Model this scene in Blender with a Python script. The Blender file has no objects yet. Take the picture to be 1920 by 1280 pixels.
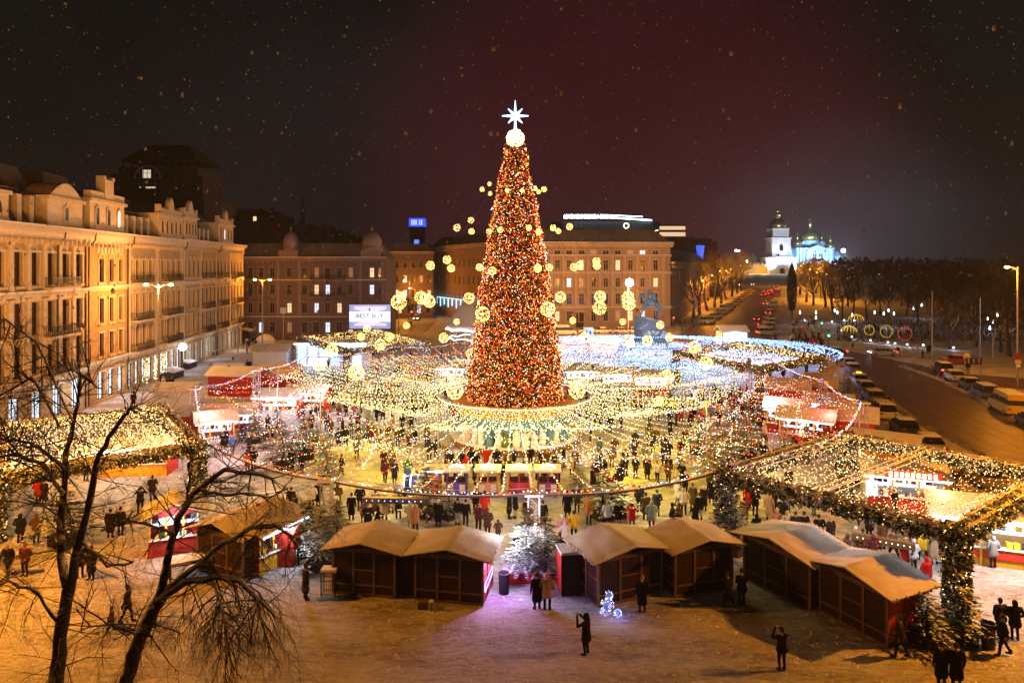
import bpy, math, random
import numpy as np
from mathutils import Vector, Matrix, noise
R = random.Random(7)
PI = math.pi
S = bpy.context.scene
COL = S.collection

# ------------------------------------------------------------------ camera
H0 = 16.0          # eye height of the drone (m)
F = 1280.0         # focal length in pixels of the 1920 px wide photograph
cam_d = bpy.data.cameras.new('camera')
cam_d.lens = 24; cam_d.sensor_width = 36; cam_d.clip_end = 6000; cam_d.clip_start = 0.2
cam_d.shift_y = -(640 - 500) / 1920.0
cam = bpy.data.objects.new('camera', cam_d); COL.objects.link(cam)
cam.location = (0, 0, H0); cam.rotation_euler = (math.radians(90), 0, 0)
S.camera = cam
# ------------------------------------------------------------------ view
S.render.engine = 'CYCLES'
S.view_settings.view_transform = 'Standard'
S.view_settings.look = 'None'
S.view_settings.exposure = 0.0
S.view_settings.gamma = 1.0
S.cycles.max_bounces = 5; S.cycles.diffuse_bounces = 2; S.cycles.glossy_bounces = 2
S.cycles.transmission_bounces = 3; S.cycles.transparent_max_bounces = 6; S.cycles.volume_bounces = 0
S.cycles.sample_clamp_indirect = 2.0
S.cycles.use_light_tree = True
S.cycles.use_denoising = True
S.cycles.caustics_reflective = False; S.cycles.caustics_refractive = False
# ------------------------------------------------------------------ night sky
W = bpy.data.worlds.new('World'); S.world = W; W.use_nodes = True
nt = W.node_tree; nt.nodes.clear()
def N(t, typ, **kw):
    n = t.nodes.new(typ)
    for k, v in kw.items():
        if k in n.inputs: n.inputs[k].default_value = v
        else: setattr(n, k, v)
    return n
out = N(nt, 'ShaderNodeOutputWorld'); bg = N(nt, 'ShaderNodeBackground'); bg.inputs['Strength'].default_value = 1.0
tc = N(nt, 'ShaderNodeTexCoord')
def glow(direction, width, colour, prev):
    d = Vector(direction).normalized()
    dp = N(nt, 'ShaderNodeVectorMath', operation='DOT_PRODUCT'); dp.inputs[1].default_value = d
    nt.links.new(tc.outputs['Generated'], dp.inputs[0])
    mr = N(nt, 'ShaderNodeMapRange', interpolation_type='SMOOTHERSTEP'); mr.inputs['From Min'].default_value = math.cos(width); mr.inputs['From Max'].default_value = 1.0
    nt.links.new(dp.outputs['Value'], mr.inputs['Value'])
    mx = N(nt, 'ShaderNodeMixRGB', blend_type='ADD'); nt.links.new(mr.outputs[0], mx.inputs['Fac'])
    nt.links.new(prev, mx.inputs[1]); mx.inputs[2].default_value = (*colour, 1)
    return mx.outputs[0]
nz = N(nt, 'ShaderNodeTexNoise'); nz.inputs['Scale'].default_value = 5.0; nz.inputs['Detail'].default_value = 6
nt.links.new(tc.outputs['Generated'], nz.inputs['Vector'])
cr = N(nt, 'ShaderNodeValToRGB'); cr.color_ramp.elements[0].position = .3; cr.color_ramp.elements[0].color = (.0026, .0038, .0038, 1)
cr.color_ramp.elements[1].position = .75; cr.color_ramp.elements[1].color = (.0062, .0070, .0068, 1)
nt.links.new(nz.outputs[0], cr.inputs[0])
c_ = cr.outputs[0]
c_ = glow((.16, 1, .12), .46, (.030, .0, .003), c_)       # red city glow on the snow cloud
c_ = glow((.40, 1, .03), .30, (.010, .004, .005), c_)
c_ = glow((-.25, 1, .0), .45, (.006, .003, .004), c_)
c_ = glow((.47, 1, .03), .20, (.006, .011, .014), c_)
nt.links.new(c_, bg.inputs['Color']); nt.links.new(bg.outputs[0], out.inputs['Surface'])

# ------------------------------------------------------------------ placing: pixel of the photograph -> point of the ground
def gz(y):
    return 0.0 if y < 190 else min((y - 190) * .0343, 11.2)
def P(px, py, z=None):
    if z is None:
        y = F * H0 / (py - 500.0)
        if y > 190: y = (H0 + 190 * .0343) / (.0343 + (py - 500.0) / F)
        z = gz(y)
    else:
        y = F * (H0 - z) / (py - 500.0)
    return Vector(((px - 960.0) / F * y, y, z))
def Q(px, py, y):     # point at distance y
    return Vector(((px - 960.0) / F * y, y, H0 - (py - 500.0) * y / F))

# ------------------------------------------------------------------ mesh builder
class MB:
    def __init__(s): s.v = []; s.f = []; s.m = []
    def add(s, vs, fs, m=0):
        b = len(s.v); s.v += [tuple(p) for p in vs]
        for f in fs: s.f.append([b + i for i in f]); s.m.append(m)
        return s
    def box(s, x0, x1, y0, y1, z0, z1, m=0):
        v = [(x, y, z) for z in (z0, z1) for y in (y0, y1) for x in (x0, x1)]
        return s.add(v, [(0, 2, 3, 1), (4, 5, 7, 6), (0, 1, 5, 4), (2, 6, 7, 3), (0, 4, 6, 2), (1, 3, 7, 5)], m)
    def obox(s, c, u, w, hx, hy, z0, z1, m=0):   # oriented box, u = unit 2D
        c = Vector(c[:2]); u = Vector(u[:2]).normalized(); n = Vector((-u.y, u.x))
        v = []
        for z in (z0, z1):
            for b in (-hy, hy):
                for a in (-hx, hx):
                    p = c + u * a + n * b; v.append((p.x, p.y, z))
        return s.add(v, [(0, 2, 3, 1), (4, 5, 7, 6), (0, 1, 5, 4), (2, 6, 7, 3), (0, 4, 6, 2), (1, 3, 7, 5)], m)
    def prism(s, poly, z0, z1, m=0):
        n = len(poly)
        v = [(p[0], p[1], z0) for p in poly] + [(p[0], p[1], z1) for p in poly]
        fs = [tuple(range(n))[::-1], tuple(range(n, 2 * n))] + [(i, (i + 1) % n, n + (i + 1) % n, n + i) for i in range(n)]
        return s.add(v, fs, m)
    def xprism(s, prof, x0, x1, m=0):            # profile in (y,z) swept along x
        n = len(prof)
        v = [(x0, p[0], p[1]) for p in prof] + [(x1, p[0], p[1]) for p in prof]
        return s.add(v, [tuple(range(n)), tuple(range(n, 2 * n))[::-1]] + [(i, n + i, n + (i + 1) % n, (i + 1) % n) for i in range(n)], m)
    def yprism(s, prof, y0, y1, m=0):            # profile in (x,z) swept along y
        n = len(prof)
        v = [(p[0], y0, p[1]) for p in prof] + [(p[0], y1, p[1]) for p in prof]
        return s.add(v, [tuple(range(n)), tuple(range(n, 2 * n))[::-1]] + [(i, n + i, n + (i + 1) % n, (i + 1) % n) for i in range(n)], m)
    def tube(s, p, r, n=6, m=0, cap=True):
        p = [Vector(q) for q in p]
        if not isinstance(r, (list, tuple)): r = [r] * len(p)
        vs = []; prev = None
        for i, q in enumerate(p):
            d = (p[min(i + 1, len(p) - 1)] - p[max(i - 1, 0)])
            if d.length < 1e-9: d = Vector((0, 0, 1))
            d.normalize()
            a = prev if prev is not None else (Vector((0, 0, 1)) if abs(d.z) < .9 else Vector((1, 0, 0)))
            a = (a - d * a.dot(d))
            if a.length < 1e-5: a = Vector((1, 0, 0)) - d * d.x
            a.normalize(); prev = a; b = d.cross(a)
            for k in range(n):
                t = 2 * PI * k / n
                vs.append(q + (a * math.cos(t) + b * math.sin(t)) * r[i])
        fs = []
        for i in range(len(p) - 1):
            for k in range(n):
                fs.append((i * n + k, i * n + (k + 1) % n, (i + 1) * n + (k + 1) % n, (i + 1) * n + k))
        if cap: fs += [tuple(range(n))[::-1], tuple(range((len(p) - 1) * n, len(p) * n))]
        return s.add(vs, fs, m)
    def lathe(s, prof, c=(0, 0), n=16, m=0, a0=0):
        vs = []; fs = []
        for (r, z) in prof:
            for k in range(n):
                t = a0 + 2 * PI * k / n; vs.append((c[0] + r * math.cos(t), c[1] + r * math.sin(t), z))
        for i in range(len(prof) - 1):
            for k in range(n): fs.append((i * n + k, i * n + (k + 1) % n, (i + 1) * n + (k + 1) % n, (i + 1) * n + k))
        if prof[0][0] > 1e-4: fs.append(tuple(range(n))[::-1])
        if prof[-1][0] > 1e-4: fs.append(tuple(range((len(prof) - 1) * n, len(prof) * n)))
        return s.add(vs, fs, m)
    def ball(s, c, r, n=8, k=5, m=0, sz=1.0):
        prof = [(max(r * math.sin(PI * i / k), 1e-5), c[2] - sz * r * math.cos(PI * i / k)) for i in range(k + 1)]
        return s.lathe(prof, (c[0], c[1]), n, m)
    def octa(s, c, r, m=0):
        x, y, z = c
        return s.add([(x + r, y, z), (x - r, y, z), (x, y + r, z), (x, y - r, z), (x, y, z + r), (x, y, z - r)],
                     [(0, 2, 4), (2, 1, 4), (1, 3, 4), (3, 0, 4), (2, 0, 5), (1, 2, 5), (3, 1, 5), (0, 3, 5)], m)
    def quad(s, a, b, c, d, m=0): return s.add([a, b, c, d], [(0, 1, 2, 3)], m)
    def mesh(s, name, mats, smooth=False):
        me = bpy.data.meshes.new(name); me.from_pydata(s.v, [], s.f)
        for m in mats: me.materials.append(m)
        if len(mats) > 1 and s.f: me.polygons.foreach_set('material_index', np.array(s.m, dtype=np.int32))
        if smooth and s.f: me.polygons.foreach_set('use_smooth', np.ones(len(s.f), dtype=bool))
        me.update(); return me
def tag(o, label=None, cat=None, group=None, kind=None):
    if label: o['label'] = label
    if cat: o['category'] = cat
    if group: o['group'] = group
    if kind: o['kind'] = kind
    return o
def link(name, me, parent=None, loc=(0, 0, 0), rz=0.0, sc=None):
    o = bpy.data.objects.new(name, me); COL.objects.link(o)
    o.location = loc; o.rotation_euler = (0, 0, rz)
    if sc is not None: o.scale = (sc, sc, sc) if isinstance(sc, (int, float)) else sc
    if parent: o.parent = parent
    return o
def obj(name, mb, mats, parent=None, loc=(0, 0, 0), rz=0.0, smooth=False, **k):
    if not isinstance(mats, (list, tuple)): mats = [mats]
    o = link(name, mb.mesh(name, mats, smooth), parent, loc, rz)
    if parent and name in STUFFN and 'kind' not in k: k['kind'] = 'stuff'
    return tag(o, **k)
STUFFN = set('window_surround lacing bulb goods snow_clump railing panel_band dormer_post uprights upright pilaster_row crown_ring pole glazing_bar sign_letter sign_symbol menu_line foliage post timber_frame strut arrow spike'.split())
def thing(name, label, cat, loc=(0, 0, 0), rz=0.0, group=None, sc=None):
    o = link(name, None, None, loc, rz, sc); o.empty_display_size = .3
    return tag(o, label, cat, group)
KIDS = {}
def kids(o): return [c for c in COL.objects if c.parent == o] if o not in KIDS else KIDS[o]
def dup(root, loc, rz=0.0, sc=None, label=None, group=None, swap=None, tree=None):
    def cp(o, par):
        c = o.copy(); COL.objects.link(c)
        if par is not None: c.parent = par
        if swap and c.type == 'MESH':
            for i, sl in enumerate(c.material_slots):
                if sl.material and sl.material.name in swap:
                    nm_ = swap[sl.material.name]; sl.link = 'OBJECT'; sl.material = nm_
        for ch in KIDS_OF(o): cp(ch, c)
        return c
    r = cp(root, None); r.location = loc; r.rotation_euler = (0, 0, rz)
    if sc is not None: r.scale = (sc, sc, sc) if isinstance(sc, (int, float)) else sc
    if label: r['label'] = label
    if group: r['group'] = group
    return r
_kc = {}
def KIDS_OF(o):
    k = o.name
    if k not in _kc: _kc[k] = list(o.children)
    return _kc[k]

# ------------------------------------------------------------------ materials
MAT = {}
def mat(name, c, rough=.8, c2=None, scale=4.0, bump=0.0, metal=0.0, snow=0.0, detail=5, bscale=None, spec=.3, tint=None):
    m = bpy.data.materials.new(name); m.use_nodes = True; t = m.node_tree
    b = t.nodes['Principled BSDF']; b.inputs['Roughness'].default_value = rough; b.inputs['Metallic'].default_value = metal
    b.inputs['Specular IOR Level'].default_value = spec
    if c2 is None: c2 = tuple(min(1, x * .72) for x in c)
    tcn = N(t, 'ShaderNodeTexCoord'); n = N(t, 'ShaderNodeTexNoise'); n.inputs['Scale'].default_value = scale; n.inputs['Detail'].default_value = detail
    n.inputs['Roughness'].default_value = .65
    t.links.new(tcn.outputs['Object'], n.inputs['Vector'])
    mr = N(t, 'ShaderNodeMapRange'); mr.inputs['From Min'].default_value = .32; mr.inputs['From Max'].default_value = .68
    t.links.new(n.outputs[0], mr.inputs['Value'])
    mx = N(t, 'ShaderNodeMixRGB'); mx.inputs[1].default_value = (*c, 1); mx.inputs[2].default_value = (*c2, 1)
    t.links.new(mr.outputs[0], mx.inputs['Fac']); col = mx.outputs[0]
    if snow > 0:     # snow settled on upward faces
        g = N(t, 'ShaderNodeNewGeometry'); sx = N(t, 'ShaderNodeSeparateXYZ'); t.links.new(g.outputs['Normal'], sx.inputs[0])
        n3 = N(t, 'ShaderNodeTexNoise'); n3.inputs['Scale'].default_value = 3.0; t.links.new(tcn.outputs['Object'], n3.inputs['Vector'])
        ad = N(t, 'ShaderNodeMath', operation='MULTIPLY_ADD'); ad.inputs[1].default_value = .9; t.links.new(n3.outputs[0], ad.inputs[0]); t.links.new(sx.outputs['Z'], ad.inputs[2])
        m2 = N(t, 'ShaderNodeMapRange'); m2.inputs['From Min'].default_value = 1.35 - snow; m2.inputs['From Max'].default_value = 1.5 - snow
        t.links.new(ad.outputs[0], m2.inputs['Value'])
        mx2 = N(t, 'ShaderNodeMixRGB'); t.links.new(m2.outputs[0], mx2.inputs['Fac']); t.links.new(col, mx2.inputs[1]); mx2.inputs[2].default_value = (.78, .79, .82, 1)
        col = mx2.outputs[0]
    t.links.new(col, b.inputs['Base Color'])
    if bump > 0:
        n2 = N(t, 'ShaderNodeTexNoise'); n2.inputs['Scale'].default_value = bscale or scale * 3; n2.inputs['Detail'].default_value = 8
        t.links.new(tcn.outputs['Object'], n2.inputs['Vector'])
        bp = N(t, 'ShaderNodeBump'); bp.inputs['Strength'].default_value = min(1, bump); bp.inputs['Distance'].default_value = .05 * max(1, bump)
        t.links.new(n2.outputs[0], bp.inputs['Height']); t.links.new(bp.outputs[0], b.inputs['Normal'])
    MAT[name] = m; return m
def emat(name, c, s, sample=False):
    m = bpy.data.materials.new(name); m.use_nodes = True; t = m.node_tree
    b = t.nodes['Principled BSDF']; b.inputs['Base Color'].default_value = (*[x * .5 for x in c], 1); b.inputs['Roughness'].default_value = .4
    b.inputs['Emission Color'].default_value = (*c, 1); b.inputs['Emission Strength'].default_value = s
    m.cycles.emission_sampling = 'AUTO' if sample else 'NONE'
    MAT[name] = m; return m
def lamp(loc, power, colour, r=.25, parent=None, name='lamp_light'):
    l = bpy.data.lights.new(name, 'POINT'); l.energy = power; l.color = colour; l.shadow_soft_size = r
    o = bpy.data.objects.new(name, l); COL.objects.link(o); o.location = loc
    if parent: o.parent = parent
    return o
def spot(loc, aim, power, colour, deg=70, r=.2, blend=.6, parent=None, name='spot_light'):
    l = bpy.data.lights.new(name, 'SPOT'); l.energy = power; l.color = colour; l.shadow_soft_size = r; l.spot_size = math.radians(deg); l.spot_blend = blend
    o = bpy.data.objects.new(name, l); COL.objects.link(o); o.location = loc
    d = Vector(aim) - Vector(loc); o.rotation_euler = d.to_track_quat('-Z', 'Y').to_euler()
    if parent: o.parent = parent
    return o
SOD = (1.0, .33, .018); WARM = (1.0, .72, .30); COLD = (.72, .84, 1.0)
snow = mat('snow', (.80, .80, .82), .75, (.66, .65, .66), 1.2, .6, bscale=9)
wood_dark = mat('dark_wood', (.034, .014, .011), .75, (.018, .008, .007), 3, .3)
wood_trim = mat('timber_trim', (.16, .095, .04), .75, (.10, .06, .028), 4, .2)
red_board = mat('red_board', (.50, .035, .02), .55, (.38, .025, .02), 3, .1)
yellow_board = mat('yellow_board', (.70, .36, .03), .55, (.6, .3, .02), 3)
metal = mat('galvanised_steel', (.45, .45, .47), .4, (.3, .3, .32), 6, metal=.6)
dark_metal = mat('dark_metal', (.03, .03, .035), .5, (.02, .02, .02), 6)
tarp = mat('pale_canvas', (.75, .73, .70), .8, (.62, .6, .58), 2, .2)
glass = mat('night_glass', (.012, .012, .016), .12, (.02, .02, .02), 2, spec=.5)
bark = mat('bark', (.045, .034, .028), .9, (.02, .016, .014), 5, .8, snow=.78)
twigm = mat('twig', (.035, .026, .020), .9, (.02, .016, .013), 5, snow=.22)
fir = mat('fir_needles', (.028, .055, .025), .85, (.012, .028, .014), 3)
fsnow = mat('snowy_needles', (.72, .74, .76), .8, (.45, .48, .46), 3)
b_gold = emat('bulb_gold', (1, .52, .12), 9)
b_warm = emat('bulb_warm', (1, .78, .38), 9)
b_white = emat('bulb_white', (.85, .92, 1), 8)
b_blue = emat('bulb_blue', (.16, .34, 1), 12)
b_red = emat('bulb_red', (1, .05, .02), 16)
b_orange = emat('bulb_orange', (1, .28, .05), 13)
cable = mat('cable', (.30, .24, .15), .7)
led_white = emat('led_white', (.80, .90, 1), 5)
led_warm = emat('led_warm', (1, .80, .5), 5)
led_blue = emat('led_blue', (.08, .18, 1), 7)
sod_e = emat('sodium_lamp', (1, .62, .22), 30)
win_warm = emat('lit_window_warm', (1, .72, .38), 1.1)
win_cool = emat('lit_window_cool', (.72, .84, 1), 1.3)
win_dim = emat('lit_window_dim', (1, .6, .3), .18)
shop_e = emat('shop_interior_glow', (.74, .86, 1), 1.5)
tail_e = emat('tail_light', (1, .03, .02), 14)
head_e = emat('head_light', (.85, .92, 1), 16)
# ================================================================== GROUND
mb = MB()
xs = list(np.linspace(-500, 700, 61)); ys = [-80, -40, 0, 20, 40, 60, 80, 100, 120, 140, 160, 180, 190] + list(np.linspace(220, 520, 11)) + [700, 1000, 1600, 2600]
for y in ys:
    for x in xs: mb.v.append((x, y, gz(y)))
n = len(xs)
for j in range(len(ys) - 1):
    for i in range(n - 1): mb.f.append((j * n + i, j * n + i + 1, (j + 1) * n + i + 1, (j + 1) * n + i)); mb.m.append(0)
gm = bpy.data.materials.new('trampled_snow'); gm.use_nodes = True; t = gm.node_tree; b = t.nodes['Principled BSDF']
tcn = N(t, 'ShaderNodeTexCoord')
n1 = N(t, 'ShaderNodeTexNoise'); n1.inputs['Scale'].default_value = .35; n1.inputs['Detail'].default_value = 9; n1.inputs['Roughness'].default_value = .7
n2 = N(t, 'ShaderNodeTexNoise'); n2.inputs['Scale'].default_value = 2.6; n2.inputs['Detail'].default_value = 10; n2.inputs['Roughness'].default_value = .72; n2.inputs['Distortion'].default_value = .6
n3 = N(t, 'ShaderNodeTexVoronoi'); n3.inputs['Scale'].default_value = 3.2
mp = N(t, 'ShaderNodeMapping'); mp.inputs['Scale'].default_value = (.6, 1.7, 1); mp.inputs['Rotation'].default_value = (0, 0, .35)
t.links.new(tcn.outputs['Object'], mp.inputs['Vector'])
for q in (n1, n2): t.links.new(mp.outputs[0], q.inputs['Vector'])
t.links.new(tcn.outputs['Object'], n3.inputs['Vector'])
mx = N(t, 'ShaderNodeMixRGB'); mx.inputs[1].default_value = (.27, .22, .19, 1); mx.inputs[2].default_value = (.80, .79, .80, 1)
mr = N(t, 'ShaderNodeMapRange'); mr.inputs['From Min'].default_value = .36; mr.inputs['From Max'].default_value = .56
n4 = N(t, 'ShaderNodeTexNoise'); n4.inputs['Scale'].default_value = 7.0; n4.inputs['Detail'].default_value = 6; n4.inputs['Roughness'].default_value = .75; t.links.new(mp.outputs[0], n4.inputs['Vector'])
mr4 = N(t, 'ShaderNodeMapRange'); mr4.inputs['From Min'].default_value = .30; mr4.inputs['From Max'].default_value = .48; mr4.inputs['To Min'].default_value = .62; t.links.new(n4.outputs[0], mr4.inputs['Value'])
av = N(t, 'ShaderNodeMath', operation='MULTIPLY_ADD'); av.inputs[1].default_value = .5
ah = N(t, 'ShaderNodeMath', operation='MULTIPLY'); ah.inputs[1].default_value = .5
t.links.new(n2.outputs[0], ah.inputs[0]); t.links.new(n1.outputs[0], av.inputs[0]); t.links.new(ah.outputs[0], av.inputs[2])
t.links.new(av.outputs[0], mr.inputs['Value']); t.links.new(mr.outputs[0], mx.inputs['Fac']); mxx = N(t, 'ShaderNodeMixRGB', blend_type='MULTIPLY'); mxx.inputs['Fac'].default_value = 1; t.links.new(mx.outputs[0], mxx.inputs[1]); t.links.new(mr4.outputs[0], mxx.inputs[2]); t.links.new(mxx.outputs[0], b.inputs['Base Color'])
b.inputs['Roughness'].default_value = .7; b.inputs['Specular IOR Level'].default_value = .25
bp = N(t, 'ShaderNodeBump'); bp.inputs['Strength'].default_value = 1; bp.inputs['Distance'].default_value = .32
bp2 = N(t, 'ShaderNodeBump'); bp2.inputs['Strength'].default_value = .9; bp2.inputs['Distance'].default_value = .12
t.links.new(n2.outputs[0], bp.inputs['Height']); t.links.new(n4.outputs[0], bp2.inputs['Height']); t.links.new(bp2.outputs[0], bp.inputs['Normal'])
t.links.new(bp.outputs[0], b.inputs['Normal'])
obj('ground', mb, gm, kind='structure')
road_m = mat('wet_slush_road', (.085, .055, .038), .4, (.16, .11, .08), .5, .5, bscale=4, detail=9)
slush = mat('slush_ridge', (.42, .38, .35), .7, (.22, .19, .17), 1.6, .6)
def strip(name, pts, m, dz=.004, **k):
    """pts = list of (left, right) world points; draped on the ground"""
    mb = MB()
    for i in range(len(pts) - 1):
        (a, b), (c, d) = pts[i], pts[i + 1]
        n = 6
        for j in range(n):
            q = []
            for t_ in (j / n, (j + 1) / n): q.append((a.lerp(c, t_), b.lerp(d, t_)))
            mb.quad(*[(p.x, p.y, gz(p.y) + dz) for p in (q[0][0], q[0][1], q[1][1], q[1][0])], 0)
    return obj(name, mb, m, **dict(dict(kind='structure'), **k))
strip('road', [(P(2450, 1110), P(3100, 1000)), (P(2080, 960), P(2250, 885)), (P(1870, 868), P(1985, 822)), (P(1715, 790), P(1860, 757)),
               (P(1622, 716), P(1765, 710)), (P(1568, 686), P(1690, 684)), (P(1470, 672), P(1620, 668))], road_m)
strip('cross_road', [(P(1210, 655), P(1225, 628)), (P(1400, 664), P(1425, 633)), (P(1560, 681), P(1600, 659)), (P(1760, 712), P(1800, 700)), (P(1960, 735), P(2010, 716)), (P(2600, 780), P(2600, 748))], road_m, .010)
strip('far_street', [(P(1262, 636), P(1452, 640)), (P(1322, 597), P(1446, 600)), (P(1372, 570), P(1444, 572)), (P(1395, 551), P(1452, 552)), (P(1408, 540), P(1460, 540))], road_m, .016)
strip('side_street', [(P(690, 640), P(745, 642)), (P(735, 622), P(800, 622)), (P(765, 598), P(820, 598)), (P(770, 585), P(812, 585))], slush, .010)
# kerbs and snow ridges along the road
mb = MB()
def ridge(pts, w=.55, h=.22):
    for i in range(len(pts) - 1):
        a, c = pts[i], pts[i + 1]; L = (c - a).length; k = max(2, int(L / .8)); d = (c - a).normalized(); nn = Vector((-d.y, d.x, 0))
        for j in range(k):
            p0 = a.lerp(c, j / k); p1 = a.lerp(c, (j + 1) / k)
            for sgn in (1,):
                hh = h * R.uniform(.6, 1.4); ww = w * R.uniform(.7, 1.3); z0 = gz(p0.y); z1 = gz(p1.y)
                mb.add([(p0.x - nn.x * ww, p0.y - nn.y * ww, z0 - .02), (p0.x, p0.y, z0 + hh), (p0.x + nn.x * ww, p0.y + nn.y * ww, z0 - .02),
                        (p1.x - nn.x * ww, p1.y - nn.y * ww, z1 - .02), (p1.x, p1.y, z1 + hh * .9), (p1.x + nn.x * ww, p1.y + nn.y * ww, z1 - .02)],
                       [(0, 3, 4, 1), (1, 4, 5, 2)])
ridge([P(2080, 958), P(1870, 866), P(1715, 789), P(1622, 715), P(1568, 685)])
ridge([P(2250, 887), P(1985, 824), P(1860, 759), P(1765, 712), P(1690, 686)])
ridge([P(1262, 636), P(1322, 597), P(1372, 570), P(1395, 551)], .8, .3)
ridge([P(1452, 640), P(1446, 600), P(1444, 572)], .8, .3)
obj('snow_ridge', mb, slush, kind='stuff')
mb = MB()
for k in range(9000):
    y = 17 + 17 * R.random(); x = R.uniform(-.80, .80) * y; r = R.uniform(.03, .11); h = r * R.uniform(.25, .55); a = R.uniform(0, 6.28)
    mb.add([(x + r * math.cos(a + q * 1.571) * R.uniform(.7, 1.3), y + r * math.sin(a + q * 1.571) * R.uniform(.7, 1.3), -.01) for q in range(4)] + [(x, y, h)], [(0, 1, 4), (1, 2, 4), (2, 3, 4), (3, 0, 4)])
obj('snow_clods', mb, snow, kind='stuff')
tr = MB()
for off, base in ((0, .35), (1.5, .35), (3.6, .62), (5.1, .62)):       # wheel tracks of cleared snow
    L = [P(2250, 905), P(1985, 838), P(1840, 775), P(1735, 722)]
    for i in range(3):
        a = L[i] + Vector((-2.2 - off, -.2, 0)); c = L[i + 1] + Vector((-2.2 - off, -.2, 0))
        for j in range(8):
            p0 = a.lerp(c, j / 8); p1 = a.lerp(c, (j + 1) / 8); w = .08 + .10 * R.random()
            tr.quad((p0.x - w, p0.y, .020), (p0.x + w, p0.y, .020), (p1.x + w, p1.y, .020), (p1.x - w, p1.y, .020))
obj('slush_track', tr, mat('packed_track', (.15, .105, .08), .5, (.09, .06, .045), 2), kind='stuff')

# ================================================================== BUILDINGS
def win_mesh(w, h, fm, arch=False, lit=None, nx=2):
    f = MB(); t = .09
    f.box(0, w, .25, .35, 0, t); f.box(0, w, .25, .35, h - t, h); f.box(0, t, .251, .349, t, h - t); f.box(w - t, w, .251, .349, t, h - t)
    for i in range(1, nx): f.box(w * i / nx - .035, w * i / nx + .035, .26, .34, t, h - t)
    f.box(t, w - t, .265, .335, h * .66, h * .66 + .07)
    p = MB(); p.box(.02, w - .02, .352, .40, .02, h - .02)
    return f.mesh('window', [fm]), p
wcache = {}
def facade(b, L, H, rows, wall_m, trim_m, D=12, y0=0.0, frame_m=None, lit=0.06, rnd=R, zb=0.0, base_m=None, sides=True):
    """rows: (z0, z1, [window centres u], width, style). Local x along the front, -y outward."""
    ops = []
    for (z0, z1, us, w, st) in rows:
        for u in us: ops.append((u - w / 2, u + w / 2, z0, z1, st))
    U = sorted(set([0, L] + [round(o[0], 3) for o in ops] + [round(o[1], 3) for o in ops]))
    V = sorted(set([zb, H] + [round(o[2], 3) for o in ops] + [round(o[3], 3) for o in ops]))
    w = MB()
    for j in range(len(V) - 1):
        vm = (V[j] + V[j + 1]) / 2; run = None
        for i in range(len(U) - 1):
            um = (U[i] + U[i + 1]) / 2
            hole = any(o[0] < um < o[1] and o[2] < vm < o[3] for o in ops)
            if not hole and run is None: run = U[i]
            if hole and run is not None: w.quad((run, 0, V[j]), (U[i], 0, V[j]), (U[i], 0, V[j + 1]), (run, 0, V[j + 1])); run = None
        if run is not None: w.quad((run, 0, V[j]), (L, 0, V[j]), (L, 0, V[j + 1]), (run, 0, V[j + 1]))
    for (a, c, z0, z1, st) in ops:
        d = .42
        w.quad((a, 0, z0), (a, d, z0), (a, d, z1), (a, 0, z1)); w.quad((c, d, z0), (c, 0, z0), (c, 0, z1), (c, d, z1))
        w.quad((a, 0, z1), (a, d, z1), (c, d, z1), (c, 0, z1)); w.quad((a, d, z0), (a, 0, z0), (c, 0, z0), (c, d, z0))
    w.box(0, L, .42, D, zb, H)
    obj('wall', w, wall_m, b)
    tr = MB()
    for (a, c, z0, z1, st) in ops:
        if 's' in st:     # shop: plain lintel
            tr.box(a - .12, c + .12, -.10, .0, z1, z1 + .22); continue
        tr.box(a - .2, a, -.09, -.003, z0 - .1, z1); tr.box(c, c + .2, -.09, -.003, z0 - .1, z1)
        tr.box(a - .32, c + .32, -.22, -.003, z0 - .28, z0 - .1)
        if 'a' in st:
            r = (c - a) / 2; cx = (a + c) / 2; k = 8
            for i in range(k):
                t0 = PI * i / k; t1 = PI * (i + 1) / k
                pr = [(cx + r * math.cos(t0), z1 + r * math.sin(t0) * 1.0), (cx + (r + .2) * math.cos(t0), z1 + (r + .2) * math.sin(t0)),
                      (cx + (r + .2) * math.cos(t1), z1 + (r + .2) * math.sin(t1)), (cx + r * math.cos(t1), z1 + r * math.sin(t1))]
                tr.yprism(pr, -.12, -.003)
        elif 'p' in st:
            tr.box(a - .3, c + .3, -.2, -.003, z1 + .12, z1 + .28)
            tr.yprism([(a - .35, z1 + .28), (c + .35, z1 + .28), ((a + c) / 2, z1 + .75)], -.2, -.003)
        else:
            tr.box(a - .28, c + .28, -.16, -.003, z1, z1 + .22)
            if 'k' in st: tr.box((a + c) / 2 - .14, (a + c) / 2 + .14, -.22, -.165, z1 - .05, z1 + .4)
    obj('window_surround', tr, trim_m, b)
    for (a, c, z0, z1, st) in ops:
        key = (round(c - a, 2), round(z1 - z0, 2), 's' in st, (frame_m or trim_m).name)
        if key not in wcache:
            fm, pm = win_mesh(c - a, z1 - z0, frame_m or trim_m, nx=2 if (c - a) < 2.2 else 3)
            wcache[key] = (fm, pm, {})
        fm, pm, pc = wcache[key]
        r = rnd.random()
        pmn = shop_e if ('s' in st and 'l' in st) else (glass if r > lit else rnd.choice([win_warm, win_cool, win_dim, win_dim]))
        if 'd' in st: pmn = glass
        if 'L' in st: pmn = win_cool
        if pmn.name not in pc: pc[pmn.name] = pm.mesh('pane', [pmn])
        o = link('window', fm, b, (a, 0, z0)); link('pane', pc[pmn.name], o)
    return ops
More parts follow.
